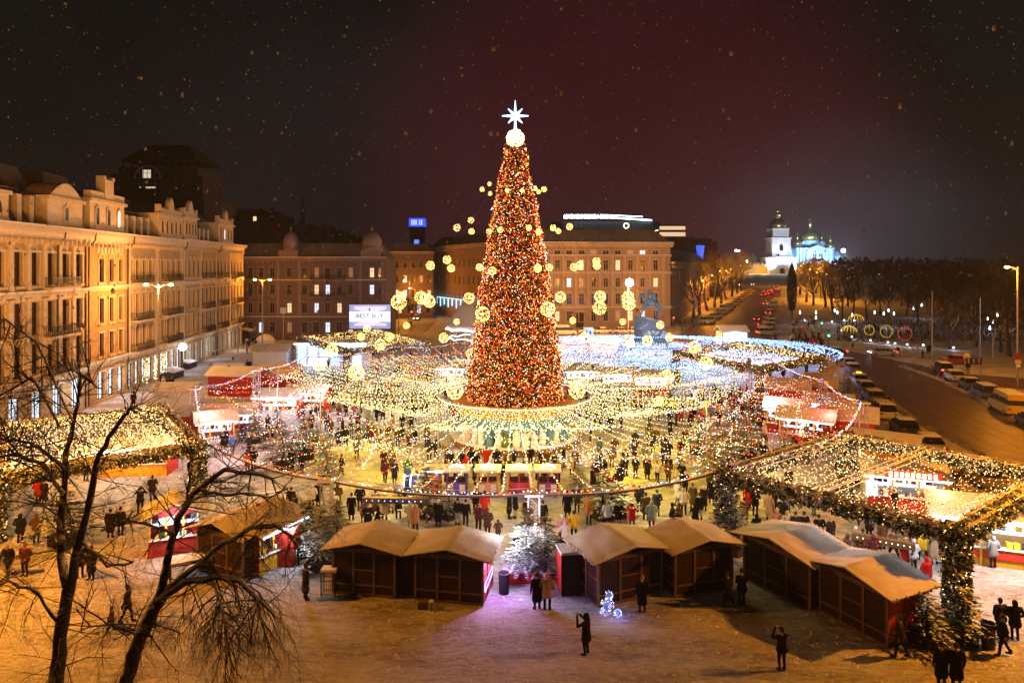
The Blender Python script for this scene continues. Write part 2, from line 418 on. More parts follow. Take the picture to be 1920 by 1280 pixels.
def cornice(b, L, z, trim_m, out=.9, h=.8, x0=0.0, brackets=0, name='cornice', snowcap=True, D=0.0):
    m = MB()
    m.xprism([(0, z), (-.15, z), (-out * .45, z + h * .4), (-out * .55, z + h * .55), (-out, z + h * .7), (-out, z + h), (0, z + h)], x0 - (out * .6), L + out * .6)
    if brackets:
        k = int((L - x0) / brackets)
        for i in range(k):
            u = x0 + (i + .5) * (L - x0) / k
            m.box(u - .12, u + .12, -out * .7, -.003, z - .45, z - .002)
    obj(name, m, trim_m, b)
    if snowcap:
        s = MB(); s.box(x0 - out * .6, L + out * .6, -out - .03, .0, z + h + .003, z + h + .14); obj('snow_cap', s, snow, b)
def pilasters(b, us, z0, z1, w, trim_m, d=.28):
    m0 = MB(); m0.box(-w / 2, w / 2, -d, -.003, z0, z1); m0.box(-w / 2 - .1, w / 2 + .1, -d - .1, -.003, z1, z1 + .28); m0.box(-w / 2 - .08, w / 2 + .08, -d - .08, -.003, z0 - .25, z0)
    me = m0.mesh('pilaster', [trim_m])
    for u in us: link('pilaster', me, b, (u, 0, 0))
balc_cache = {}
def balcony(b, u0, u1, z, trim_m, d=1.1):
    s = MB(); s.box(u0, u1, -d, -.003, z - .22, z)
    for u in (u0 + .3, u1 - .5): s.yprism([(u, z - .22), (u + .2, z - .22), (u + .2, z - .8), (u, z - .5)], -.7, -.003)
    o = obj('balcony', s, trim_m, b)
    r = MB(); k = max(4, int((u1 - u0) / .22))
    for i in range(k + 1):
        u = u0 + .05 + (u1 - u0 - .1) * i / k; r.box(u - .02, u + .02, -d + .03, -d + .07, z, z + .95)
    for (a, c) in ((.95, 1.0), (.05, .09), (.5, .53)): r.box(u0, u1, -d + .01, -d + .09, z + a, z + c)
    for i in range(5):
        y = -d + .1 + i * (d - .15) / 5
        for u in (u0 + .03, u1 - .03): r.box(u - .02, u + .02, y, y + .04, z, z + .95)
    for u in (u0 + .03, u1 - .03): r.box(u - .03, u + .03, -d + .1, -.01, z + .95, z + 1.0)
    obj('railing', r, dark_metal, o)
def place(name, label, A, B, zb=0.0):
    A = Vector((A[0], A[1])); B = Vector((B[0], B[1])); d = B - A
    o = thing(name, label, 'building', (A.x, A.y, zb), math.atan2(d.y, d.x)); return o, d.length
cream = mat('cream_stucco', (.52, .38, .20), .85, (.38, .27, .14), 1.3, .25, bscale=12)
cream2 = mat('cream_moulding', (.70, .55, .36), .8, (.58, .44, .28), 1.5, .2)
ochre = mat('ochre_stucco', (.52, .31, .12), .85, (.43, .25, .095), 1.2, .25, bscale=12)
brickm = mat('orange_base', (.45, .24, .10), .85, (.34, .17, .075), 2.0, .4, bscale=14)
roofm = mat('dark_sheet_roof', (.035, .03, .032), .6, (.055, .05, .052), 1.0, .2)
roofs = mat('snow_dusted_roof', (.20, .17, .17), .8, (.11, .09, .09), .5, .3)
plum = mat('mauve_stucco', (.17, .125, .15), .85, (.12, .09, .11), 1.0, .25)
plum2 = mat('mauve_moulding', (.25, .19, .21), .85, (.19, .145, .16), 1.5)
sand = mat('sandy_stucco', (.40, .27, .20), .85, (.32, .21, .155), 1.0, .25)
sand2 = mat('sandy_moulding', (.52, .38, .30), .85, (.43, .31, .24), 1.2)
darkst = mat('dark_wall', (.05, .035, .03), .9, (.03, .022, .02), 1.0, .2)  # plain near-black brown shared by the background blocks
def fx(Y): return -47.4 - .11 * (Y - 70.6)       # front line of the row along the left of the square
RB = random.Random(3)
def spread(a, b, n): return [a + (b - a) * (i + .5) / n for i in range(n)]
# --- 1: ornate cream house nearest
bld, L = place('cream_house', 'ornate cream house with balconies and shop windows nearest along the square', (fx(44), 44), (fx(76.9), 76.9))
us = spread(0, L, 12)
facade(bld, L, 19.0, [(14.2, 17.4, us, 1.4, 'k'), (9.3, 12.5, us, 1.4, 'p'), (5.4, 8.4, us, 1.4, 'a'), (.5, 3.7, spread(0, L, 9), 1.9, 'sl')], cream, cream2, frame_m=wood_dark, lit=.05, rnd=RB)
pilasters(bld, spread(-1.38, L + 1.38, 13)[1:-1], 13.9, 18.0, .5, cream2); pilasters(bld, spread(-1.38, L + 1.38, 13)[1:-1], 5.0, 12.6, .42, cream2, .22)
cornice(bld, L, 18.7, cream2, 1.1, 1.3, brackets=.9); cornice(bld, L, 13.0, cream2, .55, .5, name='string_course'); cornice(bld, L, 4.15, cream2, .5, .45, name='string_course')
for z in (13.9, 8.95, 5.0):
    for (a, c) in ((5.2, 9.4), (24.6, 30.0)): balcony(bld, a, c, z, cream2)
# --- 2: ochre bay house
bld2, L2 = place('ochre_house', 'narrow ochre house with three arched windows between two cream houses', (fx(76.9) + .1, 76.95), (fx(87.2) + .1, 87.15))
us = spread(2.2, L2 - .6, 3)
facade(bld2, L2, 19.0, [(14.2, 16.9, us, 1.2, 'a'), (9.4, 12.3, us, 1.1, 'k'), (5.5, 8.2, us, 1.1, ''), (.4, 3.6, us, 1.7, 'sl')], ochre, cream2, frame_m=wood_dark, lit=.05, rnd=RB)
cornice(bld2, L2, 18.7, cream2, .9, 1.3, brackets=1.0); cornice(bld2, L2, 13.2, cream2, .4, .4, name='string_course'); cornice(bld2, L2, 4.3, cream2, .45, .6, name='string_course')
m = MB()
for k in range(14):
    for u in spread(0, L2, 4): m.box(u - .95, u + .95, -.04, -.003, 12.5 - k * .0 + k * .0, 12.55)
for i in range(8): m.box(2.4 + i * .85, 2.9 + i * .85, -.1, -.003, 17.6, 18.3)
obj('panel_band', m, cream2, bld2)
# --- 3, 4
bld3, L3 = place('pale_house', 'pale cream house with long iron balconies behind the two-armed street lamp', (fx(87.2), 87.2), (fx(105.8), 105.8))
us = spread(0, L3, 9)
facade(bld3, L3, 19.2, [(14.3, 16.9, us, 1.1, 'k'), (9.4, 12.4, us, 1.05, 'p'), (5.5, 8.4, us, 1.05, ''), (.4, 3.6, us, 1.35, 'sl')], cream, cream2, frame_m=wood_dark, lit=.04, rnd=RB)
cornice(bld3, L3, 18.9, cream2, .9, 1.1, brackets=1.0); cornice(bld3, L3, 13.0, cream2, .4, .4, name='string_course'); cornice(bld3, L3, 4.2, cream2, .45, .5, name='string_course')
pilasters(bld3, [0.3, L3 / 2, L3 - .3], 4.8, 18.2, .55, cream2)
for z in (13.9, 9.0, 5.0):
    balcony(bld3, .8, 6.0, z, cream2); balcony(bld3, 11.0, 16.8, z, cream2)
bld4, L4 = place('end_house', 'long cream house with tall narrow windows at the far end of the row', (fx(105.8) + .08, 105.85), (fx(138.5) + .08, 138.5))
us = spread(0, L4, 16)
facade(bld4, L4, 19.4, [(14.4, 16.9, us, 1.0, 'a'), (9.4, 12.4, us, 1.0, 'k'), (5.5, 8.4, us, 1.0, ''), (.4, 3.6, spread(0, L4, 12), 1.3, 'sl')], cream, cream2, frame_m=wood_dark, lit=.05, rnd=RB)
cornice(bld4, L4, 19.1, cream2, .9, 1.1, brackets=1.0); cornice(bld4, L4, 13.1, cream2, .4, .4, name='string_course'); cornice(bld4, L4, 4.2, cream2, .45, .5, name='string_course')
pilasters(bld4, [.3, 8, 16, 24, L4 - .3], 4.8, 18.4, .55, cream2)
for z in (14.0, 9.0, 5.0):
    for a in (8.5, 16.5, 26): balcony(bld4, a, a + 4.5, z, cream2)
# attics, pavilions and mansards on the four houses
def pavilion(b, u0, u1, z0, z1, nwin, top='block', wm=cream):
    w = (u1 - u0)
    p = MB(); p.box(u0, u1, -.25, 3.2, z0, z1); p.box(u0 - .25, u1 + .25, -.55, 3.3, z1 + .003, z1 + .35)
    p.box(u0 - .1, u1 + .1, -.35, -.253, z0 + .1, z0 + .5)
    if top == 'arch':
        pts = [(u0 + .2 + (w - .4) * i / 12, z1 + .35 + 1.55 * math.sin(PI * i / 12)) for i in range(13)]
        p.yprism(pts, -.35, 2.5)
    elif top == 'gable':
        p.box(u0 + .1, u1 - .1, -.3, .4, z1 + .353, z1 + 1.1); c = (u0 + u1) / 2
        p.yprism([(c - 1.0, z1 + 1.1), (c + 1.0, z1 + 1.1), (c + .8, z1 + 2.0), (c + .5, z1 + 2.5), (c, z1 + 2.9), (c - .5, z1 + 2.5), (c - .8, z1 + 2.0)], -.35, .3)
        for u in (u0 + .3, u1 - .3): p.box(u - .25, u + .25, -.35, .35, z1 + 1.1, z1 + 1.6)
    elif top == 'block':
        p.box(u0 + .1, u1 - .1, -.3, .5, z1 + .353, z1 + 1.2); c = (u0 + u1) / 2
        p.box(c - 1.1, c + 1.1, -.42, .6, z1 + .36, z1 + 2.8)
        for sx in (-1.1, 1.1): p.box(c + sx - .2, c + sx + .2, -.45, .5, z1 + 2.803, z1 + 3.2)
    pv = obj('pavilion', p, cream2, b)
    for u in spread(u0 + .25, u1 - .25, nwin):
        g = MB(); hw = min(.38, w / nwin * .28); zz0 = z0 + .9; zz1 = z1 - 1.0
        pts = [(u - hw, zz0), (u + hw, zz0), (u + hw, zz1)] + [(u + hw * math.cos(PI * i / 6), zz1 + hw * math.sin(PI * i / 6)) for i in range(1, 6)] + [(u - hw, zz1)]
        g.yprism(pts, -.29, -.252); obj('window', g, glass if RB.random() > .15 else win_cool, pv)
        a = MB()
        for i in range(6):
            t0 = PI * i / 6; t1 = PI * (i + 1) / 6; r0 = hw; r1 = hw + .2
            a.yprism([(u + r0 * math.cos(t0), zz1 + r0 * math.sin(t0)), (u + r1 * math.cos(t0), zz1 + r1 * math.sin(t0)), (u + r1 * math.cos(t1), zz1 + r1 * math.sin(t1)), (u + r0 * math.cos(t1), zz1 + r0 * math.sin(t1))], -.4, -.252)
        a.box(u - hw - .2, u - hw, -.38, -.252, zz0 - .3, zz1); a.box(u + hw, u + hw + .2, -.38, -.252, zz0 - .3, zz1)
        obj('window_surround', a, cream2, pv)
    return pv
def mansard(b, u0, u1, z0, z1, slope=2.4, D=11.5, posts=3):
    m = MB(); m.xprism([(.3, z0), (slope, z1), (D - slope, z1), (D, z0)], u0, u1); o = obj('mansard_roof', m, roofm, b)
    s = MB(); s.box(u0, u1, slope - .15, D - slope, z1 + .003, z1 + .12); obj('snow_cap', s, roofs, o)
    k = MB()
    for u in spread(u0, u1, posts):
        k.box(u - .35, u + .35, .5, slope - .2, z0 + .3, z1 - .7)
    obj('dormer_post', k, cream2, o)
def hiproof(b, u0, u1, y0, y1, z0, z1, m, ins=2.5):
    r = MB(); r.add([(u0, y0, z0), (u1, y0, z0), (u1, y1, z0), (u0, y1, z0), (u0 + ins, y0 + ins, z1), (u1 - ins, y0 + ins, z1), (u1 - ins, y1 - ins, z1), (u0 + ins, y1 - ins, z1)],
          [(0, 1, 5, 4), (1, 2, 6, 5), (2, 3, 7, 6), (3, 0, 4, 7), (4, 5, 6, 7), (3, 2, 1, 0)]); return obj('roof', r, m, b)
Yu = lambda Y: (Y - 44) * L / (76.9 - 44)
pavilion(bld, 14.0, Yu(62.6), 20.0, 22.6, 2, 'none'); mansard(bld, Yu(62.7), Yu(68.7), 20.0, 23.7, posts=3)
pavilion(bld, Yu(69.0), Yu(75.8), 20.0, 22.9, 1, 'arch'); mansard(bld, 0, 13.9, 20.0, 23.6, posts=6)
hiproof(bld, Yu(66), Yu(76.7), 3.6, 11.8, 20.0, 26.8, roofs, 2.2); hiproof(bld, 2, Yu(64), 3.2, 11.8, 20.0, 25.4, roofs, 3.5)
pavilion(bld2, .3, L2 - 1.4, 20.0, 23.5, 3, 'block'); hiproof(bld2, 0, L2, 3.4, 11.8, 20.0, 27.0, roofs, 2.6)
mansard(bld3, .2, 9.0, 20.0, 23.4, posts=4); pavilion(bld3, 9.6, L3 - .2, 20.0, 23.3, 5, 'gable'); hiproof(bld3, 1, L3, 3.4, 11.8, 20.0, 26, roofs, 3)
mansard(bld4, 6.2, 15, 20.2, 23.2, posts=4); pavilion(bld4, .2, 6, 20.2, 23.6, 4, 'gable'); pavilion(bld4, 17, 26, 20.2, 23.6, 4, 'gable'); hiproof(bld4, 3, L4 - 1, 3.4, 11.8, 20.2, 26.2, roofs, 3)
# drainpipes
for b_, l_, us_ in ((bld, L, (Yu(60), Yu(71))), (bld2, L2, (.15, L2 - .2)), (bld3, L3, (L3 - .15,)), (bld4, L4, (L4 * .5,))):
    for u in us_:
        m = MB(); m.tube([(u, -1.0, 19.8), (u, -.9, 19.0), (u, -.22, 18.2), (u, -.2, 14), (u, -.2, .3)], .075, 6); obj('drainpipe', m, dark_metal, b_)
# shop awnings and steps along the row
for i, (px, py, w) in enumerate(((325, 708, 3.2), (352, 690, 3.0), (395, 668, 2.6), (465, 640, 3.2), (402, 655, 2.6))):
    c = P(px, py); a = thing('entrance_canopy', ['snow-covered basement canopy beneath the round shop sign', 'second snowy basement canopy past the round shop sign', 'small snowy stairwell roof by the far shops', 'slanting white canopy by the corner of the end house', 'slanting awning over the door past the round sign'][i], 'canopy', (c.x, c.y, 0), PI / 2, 'canopies over basement shops')
    s = MB(); h = .9 if i < 3 else 2.3
    s.add([(-w / 2, -.9, h), (w / 2, -.9, h), (w / 2, .9, h + .5), (-w / 2, .9, h + .5), (-w / 2, -.9, h + .12), (w / 2, -.9, h + .12), (w / 2, .9, h + .62), (-w / 2, .9, h + .62)], [(0, 3, 2, 1), (4, 5, 6, 7), (0, 1, 5, 4), (2, 3, 7, 6), (1, 2, 6, 5), (3, 0, 4, 7)])
    obj('canopy_top', s, snow, a); q = MB(); q.box(-w / 2 + .1, w / 2 - .1, -.8, .8, 0, h - .003); obj('stairwell', q, dark_metal, a)
# round shop sign
c = Q(357, 650, 104); c.x = fx(104) + .9
m = MB(); m.lathe([(.001, -.1), (.62, -.1), (.62, .1), (.001, .1)], n=20)
o = obj('round_sign', m, led_white, loc=(c.x, c.y, c.z), label='round glowing white shop sign standing out from the facade', cat='sign'); o.rotation_euler = (PI / 2, 0, 0)
m = MB(); m.box(-1.2, -.5, -.04, .04, -.04, .04); q = obj('bracket', m, dark_metal, o)
for i, Yv in enumerate((92.3, 95.5, 98.2)):
    m = MB(); rr = random.Random(i)
    for k in range(90): m.octa((rr.gauss(0, .22), rr.gauss(0, .1), rr.uniform(.3, 3.6)), .035)
    o = obj('light_curtain', m, b_warm, loc=(fx(Yv) + .35, Yv, 0), label=['string-light curtain beside the dark door of the pale house', 'middle string-light curtain on the pale house', 'string-light curtain nearest the street lamp post'][i], cat='light curtain', group='string-light curtains on the pale house')
for i, (Yv, z) in enumerate(((72, 2.5), (75, 2.5), (82, 2.2), (86, 2.2), (101, 2.4), (108, 2.4), (118, 2.4), (130, 2.3))):
    lamp((fx(Yv) + 1.6, Yv, z), 130, (.85, .9, 1), .4)

# --- back row: mauve house with domes
def windows_rows(rows, b, Lx, Hx, wm, tm, **k): facade(b, Lx, Hx, rows, wm, tm, **k)
A = Q(430, 600, 149); B = Q(722, 600, 149)
bm, Lm = place('mauve_house', 'dim mauve corner house with two small domes behind the billboard', (A.x, 149), (B.x, 149))
upx = lambda px: (px - 430) / F * 149
us = [upx(p) for p in (448, 469, 489, 510, 542, 571, 593, 614, 636, 657, 697, 713)]
lits = {(614, 1), (636, 1)}
facade(bm, Lm, 17.8, [(13.6, 15.8, us, 1.05, 'k'), (9.9, 12.1, us, 1.05, 'a'), (5.9, 8.1, us, 1.05, ''), (1.6, 3.9, us, 1.1, '')], plum, plum2, D=14, lit=.35, rnd=random.Random(11))
cornice(bm, Lm, 17.2, plum2, .7, .8, brackets=1.1); cornice(bm, Lm, 12.8, plum2, .35, .3, name='string_course'); cornice(bm, Lm, 4.8, plum2, .35, .3, name='string_course')
pilasters(bm, [upx(p) for p in (522, 562, 676, 718)], 5.2, 17, .7, plum2)
hiproof(bm, 0, Lm, .2, 13.5, 18.0, 21.2, roofs, 2.6)
for (px, r, zt) in ((541, 1.65, 18.2), (695, 2.1, 18.2)):
    u = upx(px); m = MB(); m.box(u - 2.1, u + 2.1, -.35, 3.6, 17.9, 19.6); m.lathe([(r * 1.15, 19.6), (r * 1.15, 20.2), (r, 20.3), (r, 20.9), (r * 1.04, 21.3), (r * .98, 22.0), (r * .8, 22.8), (r * .5, 23.4), (r * .15, 23.7), (.12, 24.1), (.3, 24.3), (.06, 24.9)], (u, 1.6), 18)
    obj('dome', m, plum2, bm, smooth=False)
for z in (9.5, 13.2):
    for px in (594, 626, 450): balcony(bm, upx(px) - 1.2, upx(px) + 2.6, z, plum2, .8)
# lower neighbour at the side street
A = Q(722, 600, 205); B = Q(812, 600, 205)
bn, Ln = place('street_house', 'low dim house closing the side street past the domed house', (A.x, 205), (B.x, 205), 0)
facade(bn, Ln, 20.2, [(15.6, 17.4, spread(0, Ln, 6), 1.1, ''), (11.2, 13.4, spread(0, Ln, 6), 1.1, ''), (6.8, 9.0, spread(0, Ln, 6), 1.1, ''), (2.0, 4.5, spread(0, Ln, 5), 1.3, '')], plum, plum2, lit=.3, rnd=random.Random(5))
cornice(bn, Ln, 19.8, plum2, .6, .6); hiproof(bn, 0, Ln, .2, 11, 20.4, 23.0, roofs, 2)
# --- centre: sandy house (front, street side wing to the left, wing to the right)
A = Q(925, 600, 178); B = Q(1257, 600, 183)
bc, Lc = place('sandy_house', 'wide sandy-brown office building with pilasters behind the horseman statue', (A.x, 178), (B.x, 183))
cx_ = lambda px: (px - 925) / (1257 - 925) * Lc
us = [cx_(p) for p in (950, 972, 1001, 1021, 1043, 1065, 1088, 1111, 1134, 1157, 1181, 1204, 1229)]
facade(bc, Lc, 21.6, [(19.3, 20.4, us, 1.6, ''), (15.0, 17.8, us, 1.3, 'k'), (10.6, 13.0, us, 1.3, 'a'), (6.0, 8.9, us, 1.35, 'p'), (1.6, 4.3, us, 1.3, '')], sand, sand2, D=16, lit=.22, rnd=random.Random(8))
pilasters(bc, [cx_(p) for p in (936, 961, 987, 1011, 1032, 1054, 1077, 1100, 1122, 1146, 1169, 1193, 1217, 1243)], 5.4, 18.6, .75, sand2, .35)
cornice(bc, Lc, 21.2, sand2, 1.1, 1.2, brackets=1.5); cornice(bc, Lc, 14.0, sand2, .5, .45, name='string_course'); cornice(bc, Lc, 4.8, sand2, .5, .5, name='string_course'); cornice(bc, Lc, 18.7, sand2, .4, .35, name='string_course')
hiproof(bc, -.5, Lc + .5, -.3, 16, 22.5, 26.0, roofs, 4)
dm = MB(); u = cx_(1085); dm.box(u - 1, u + 1, -.06, -.003, 0, 3.6); obj('door', dm, wood_dark, bc)
dm = MB(); dm.box(u - 2, u + 2, -1.6, -.003, 4.0, 4.3); obj('porch_roof', dm, sand2, bc)
A2 = Q(806, 600, 225)
bw, Lw = place('street_wing', 'dark sandy wing running back along the side street with icicle lights', (A2.x, 225), (A.x - .3, 178.5))
facade(bw, Lw, 21.6, [(16, 18.5, spread(0, Lw, 14), 1.2, ''), (11, 13.5, spread(0, Lw, 14), 1.2, ''), (6, 8.5, spread(0, Lw, 14), 1.2, 'd')], sand, sand2, D=14, lit=.02, rnd=random.Random(2))
cornice(bw, Lw, 21.2, sand2, .9, 1.1, brackets=1.5); hiproof(bw, 0, Lw, 0, 14, 22.4, 25.5, roofs, 3)
m = MB(); m.box(2, Lw * .62, -.9, -.75, 6.4, 6.6)
for i in range(9):
    u = 2 + i * (Lw * .62 - 2) / 8.5; m.box(u, u + .8, -.86, -.8, 3.8 if i % 2 else 4.4, 6.4)
o = obj('icicle_light', m, emat('icicle_light_glow', (.4, .75, 1), 2.2), bw)
C3 = Vector((100, 330))
br, Lr = place('right_wing', 'brown wing lining the far street behind the lit bare trees', (B.x + .4, 183.4), (C3.x, C3.y))
facade(br, Lr, 16.5, [(12.0, 14.4, spread(0, Lr, 34), 1.2, ''), (7.4, 9.9, spread(0, Lr, 34), 1.2, ''), (2.6, 5.0, spread(0, Lr, 34), 1.2, '')], sand, sand2, D=20, lit=.18, rnd=random.Random(4), zb=-1)
cornice(br, Lr, 16.2, sand2, .9, 1.0, brackets=2); hiproof(br, 0, Lr, 0, 20, 17.2, 21.5, roofm, 5)
# --- hotel with neon behind
A = Q(1035, 500, 300); B = Q(1245, 500, 300)
hb, Lh = place('hotel', 'large roof with glowing white arches and neon lettering behind the sandy building', (A.x, 300), (B.x, 300))
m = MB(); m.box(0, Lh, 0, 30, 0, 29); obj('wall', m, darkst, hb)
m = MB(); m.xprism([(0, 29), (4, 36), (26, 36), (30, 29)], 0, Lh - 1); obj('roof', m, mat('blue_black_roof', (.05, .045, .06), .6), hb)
neon = emat('neon_tube', (.55, .85, 1), 9)
for px in (1110, 1152, 1193, 1233):
    u = (px - 1035) / F * 300; m = MB()
    m.tube([(u + 1.95 * math.cos(PI * i / 10), -.3, 29.0 + 2.4 * math.sin(PI * i / 10) + .5) for i in range(11)], .22, 6); a = obj('arched_dormer', MB().yprism([(u + 1.8 * math.cos(PI * i / 10), 29.0 + 2.2 * math.sin(PI * i / 10) + .5) for i in range(11)], -.25, 3), darkst, hb)
    obj('neon_arch', m, led_warm if px != 1193 else neon, a)
m = MB(); u = (1174 - 1035) / F * 300; m.tube([(u + 1.1 * math.cos(2 * PI * i / 14), -.3, 34 + 1.1 * math.sin(2 * PI * i / 14)) for i in range(15)], .18, 6); obj('neon_ring', m, led_warm, hb)
m = MB(); u0 = (1058 - 1035) / F * 300; u1 = (1225 - 1035) / F * 300
m.tube([(u0, 3.5, 38.2), ((u0 + u1) / 2, 3.5, 37.9), (u1, 3.5, 36.6)], .30, 6)
m.tube([((u0 + u1) / 2 + 1, 3.5, 38.9), (u1 - 4, 3.5, 38.2)], .16, 6)
rr = random.Random(5); x = u0 + .3
while x < (u0 + u1) / 2 + 1:                       # italic neon letters of the roof sign
    k = rr.choice('NIHOUE'); w = .9
    if k in 'NHU': m.tube([(x, 3.3, 37.4), (x + .15, 3.3, 39.2)], .16, 4); m.tube([(x + w, 3.3, 37.4), (x + w + .15, 3.3, 39.2)], .16, 4)
    if k == 'I': m.tube([(x + .3, 3.3, 37.4), (x + .45, 3.3, 39.2)], .16, 4)
    if k == 'H': m.tube([(x, 3.3, 38.3), (x + w, 3.3, 38.3)], .16, 4)
    if k in 'OE': m.tube([(x + .45 + .45 * math.cos(t_ * PI / 4), 3.3, 38.3 + .9 * math.sin(t_ * PI / 4)) for t_ in range(9)], .16, 4)
    if k == 'U': m.tube([(x, 3.3, 37.5), (x + w, 3.3, 37.5)], .16, 4)
    x += 1.45
obj('neon_sign', m, neon, hb)
A = Q(1237, 500, 285)
lb, Ll = place('lit_gallery', 'yellow-lit rooftop glass gallery at the end of the dark roofs', (A.x, 285), (Q(1285, 500, 285).x, 285))
m = MB(); m.box(0, Ll, 0, 8, 0, 28.6); obj('wall', m, darkst, lb)
m = MB(); m.box(0, Ll, .02, .2, 28.7, 30.4); m.box(0, Ll, .02, .2, 31.4, 32.9); obj('lit_glazing', m, emat('gallery_glow', (1, .66, .36), .9), lb)
m = MB(); m.box(-.3, Ll + .3, -.3, 8, 33.0, 33.5); m.box(-.1, Ll, .0, 7.8, 30.5, 31.3); obj('roof', m, darkst, lb)
# --- tall dark block with the lit arched window behind the left row
A = Q(205, 300, 133); B = Q(382, 300, 133)
tb, Lt = place('tall_house', 'tall dark house with one big lit arched window above the cream row', (A.x, 133), (B.x, 133))
m = MB(); m.box(0, Lt, 0, 14, 0, 29.5); m.box(1.5, Lt - 1.5, .6, 12, 29.5, 35.5); m.box(.3, 1.8, .2, 2, 29.5, 34); m.box(Lt - 1.9, Lt - .3, .2, 2, 29.5, 33.5)
for i in range(9): m.box(2.2 + i * 1.7, 2.5 + i * 1.7, .62, .8, 35.5, 36.6)
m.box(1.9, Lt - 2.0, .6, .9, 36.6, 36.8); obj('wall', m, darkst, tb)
m = MB(); m.add([(1.5, .6, 36.82), (Lt - 1.5, .6, 36.82), (Lt - 1.5, 11, 36.82), (1.5, 11, 36.82), (6.5, 3, 40.2), (Lt - 4.5, 3, 40.2), (Lt - 4.5, 9, 40.2), (6.5, 9, 40.2)], [(0, 1, 5, 4), (1, 2, 6, 5), (2, 3, 7, 6), (3, 0, 4, 7), (4, 5, 6, 7)]); obj('roof', m, darkst, tb)
u = (275 - 205) / F * 133
m = MB(); m.yprism([(u - 2.2, 30.6), (u + 2.2, 30.6)] + [(u + 2.2 * math.cos(PI * i / 10), 33.2 + 2.2 * math.sin(PI * i / 10)) for i in range(11)], .3, .56); w_ = obj('arched_window', m, glass, tb)
m = MB(); m.box(u - .9, u + .7, .24, .29, 33.3, 34.9); m.box(u - .3, u + 1.6, .24, .29, 31.3, 31.6); m.box(u - 1.6, u - 1.3, .24, .29, 31.4, 31.6); obj('lit_pane', m, emat('lit_pane_glow', (1, .85, .6), .7), w_)
m = MB()
for a in (-1.5, -.75, 0, .75, 1.5): m.box(u + a - .04, u + a + .04, .18, .235, 30.6, 35.2)
for z in (31.2, 32.2, 33.2, 34.2): m.box(u - 2.2, u + 2.2, .16, .178, z, z + .08)
m.tube([(u + 2.5 * math.cos(PI * i / 12), .25, 33.2 + 2.5 * math.sin(PI * i / 12)) for i in range(13)], .22, 6)
obj('glazing_bar', m, plum2, w_)
# --- far dark silhouettes
for i, (x0, x1, yt, Yd, lab) in enumerate(((432, 525, 392, 230, 'dark tower block with two tiny lit windows beyond the end house'), (525, 625, 420, 235, 'dark flat-roofed block with a mast beyond the domed house'), (600, 660, 436, 240, 'low dark building beside the flat-roofed block'), (655, 700, 446, 238, 'dark rounded roof behind the larger dome'), (1250, 1345, 444, 300, 'dark building beyond the lit gallery'), (820, 915, 446, 300, 'dark high roof far behind the Christmas tree'))):
    A = Q(x0, yt, Yd); B = Q(x1, yt, Yd)
    o, Lx = place('far_building', lab, (A.x, Yd), (B.x, Yd)); o['group'] = 'dark buildings on the skyline'
    m = MB(); m.box(0, Lx, 0, 15, 0, A.z - 2); m.box(Lx * .1, Lx * .55, 1, 9, A.z - 2, A.z); m.box(Lx * .65, Lx * .9, 1, 9, A.z - 2, A.z - .7)
    for k in range(4): m.box(Lx * (.1 + .22 * k), Lx * (.1 + .22 * k) + .7, 2, 3, A.z - .5, A.z + RB.uniform(0, 1.2))
    if i == 1: m.tube([(Lx * .4, 2, A.z), (Lx * .4, 2, A.z + 9)], [.9, .3], 6)
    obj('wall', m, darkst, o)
    for k in range(5):
        g = MB(); uu = Lx * (.12 + .17 * k); zz = A.z - 4 - 3 * (k % 2); g.box(uu, uu + 1.1, -.06, -.003, zz, zz + 1.5); obj('window', g, win_warm if (i == 0 and k == 2) else glass, o)
# blue lit tower
c = Q(783, 480, 262); o = thing('sign_tower', 'slim tower topped by a glowing blue sign', 'tower', (c.x, 262, 0))
m = MB(); m.box(-2.6, 2.6, -2.6, 2.6, 0, 30.5); m.box(-3.0, 3.0, -3.0, 3.0, 30.5, 31.2); m.box(-8, 8, -2, 4, 0, 19.5); obj('wall', m, mat('tower_brick', (.16, .10, .10), .9), o)
m = MB(); m.box(-2.9, 2.9, -2.9, 2.9, 31.2, 34.4); a = obj('sign_box', m, emat('sign_blue_glow', (.03, .07, 1), 1.6), o)
m = MB()
for k, w in ((-2.0, .5), (-1.2, .5), (-.4, .5), (.9, .35), (1.6, .6)): m.box(k, k + w, -3.0, -2.93, 31.8, 33.8)
obj('sign_symbol', m, emat('symbol_glow', (.4, .55, 1), 1.6), a)
m = MB(); m.box(-.9, .9, -2.75, -2.62, 23.5, 26.2); obj('blue_window', m, emat('blue_window_glow', (.12, .2, 1), 1.6), o)
m = MB(); rr = random.Random(3)
for k in range(14): m.box(-7.6 + k * 1.08, -7.6 + k * 1.08 + rr.uniform(.5, .9), -2.2, -2.03, 19.7, 20.9)
obj('sign_letter', m, led_blue, o)
c = Q(1313, 475, 285); o = thing('blue_tower', 'small building end lit bright blue by the far street', 'building', (c.x, 285, 0))
m = MB(); m.lathe([(1.6, 3), (1.3, 16), (1.2, 20), (1.8, 24.8), (0.1, 25)], n=10); obj('lit_column', m, emat('blue_floodlight_glow', (.05, .12, 1), 1.2), o)  # column emits blue itself in place of floodlighting
m = MB(); m.box(-3, 9, 2, 10, 0, 21); obj('wall', m, darkst, o)
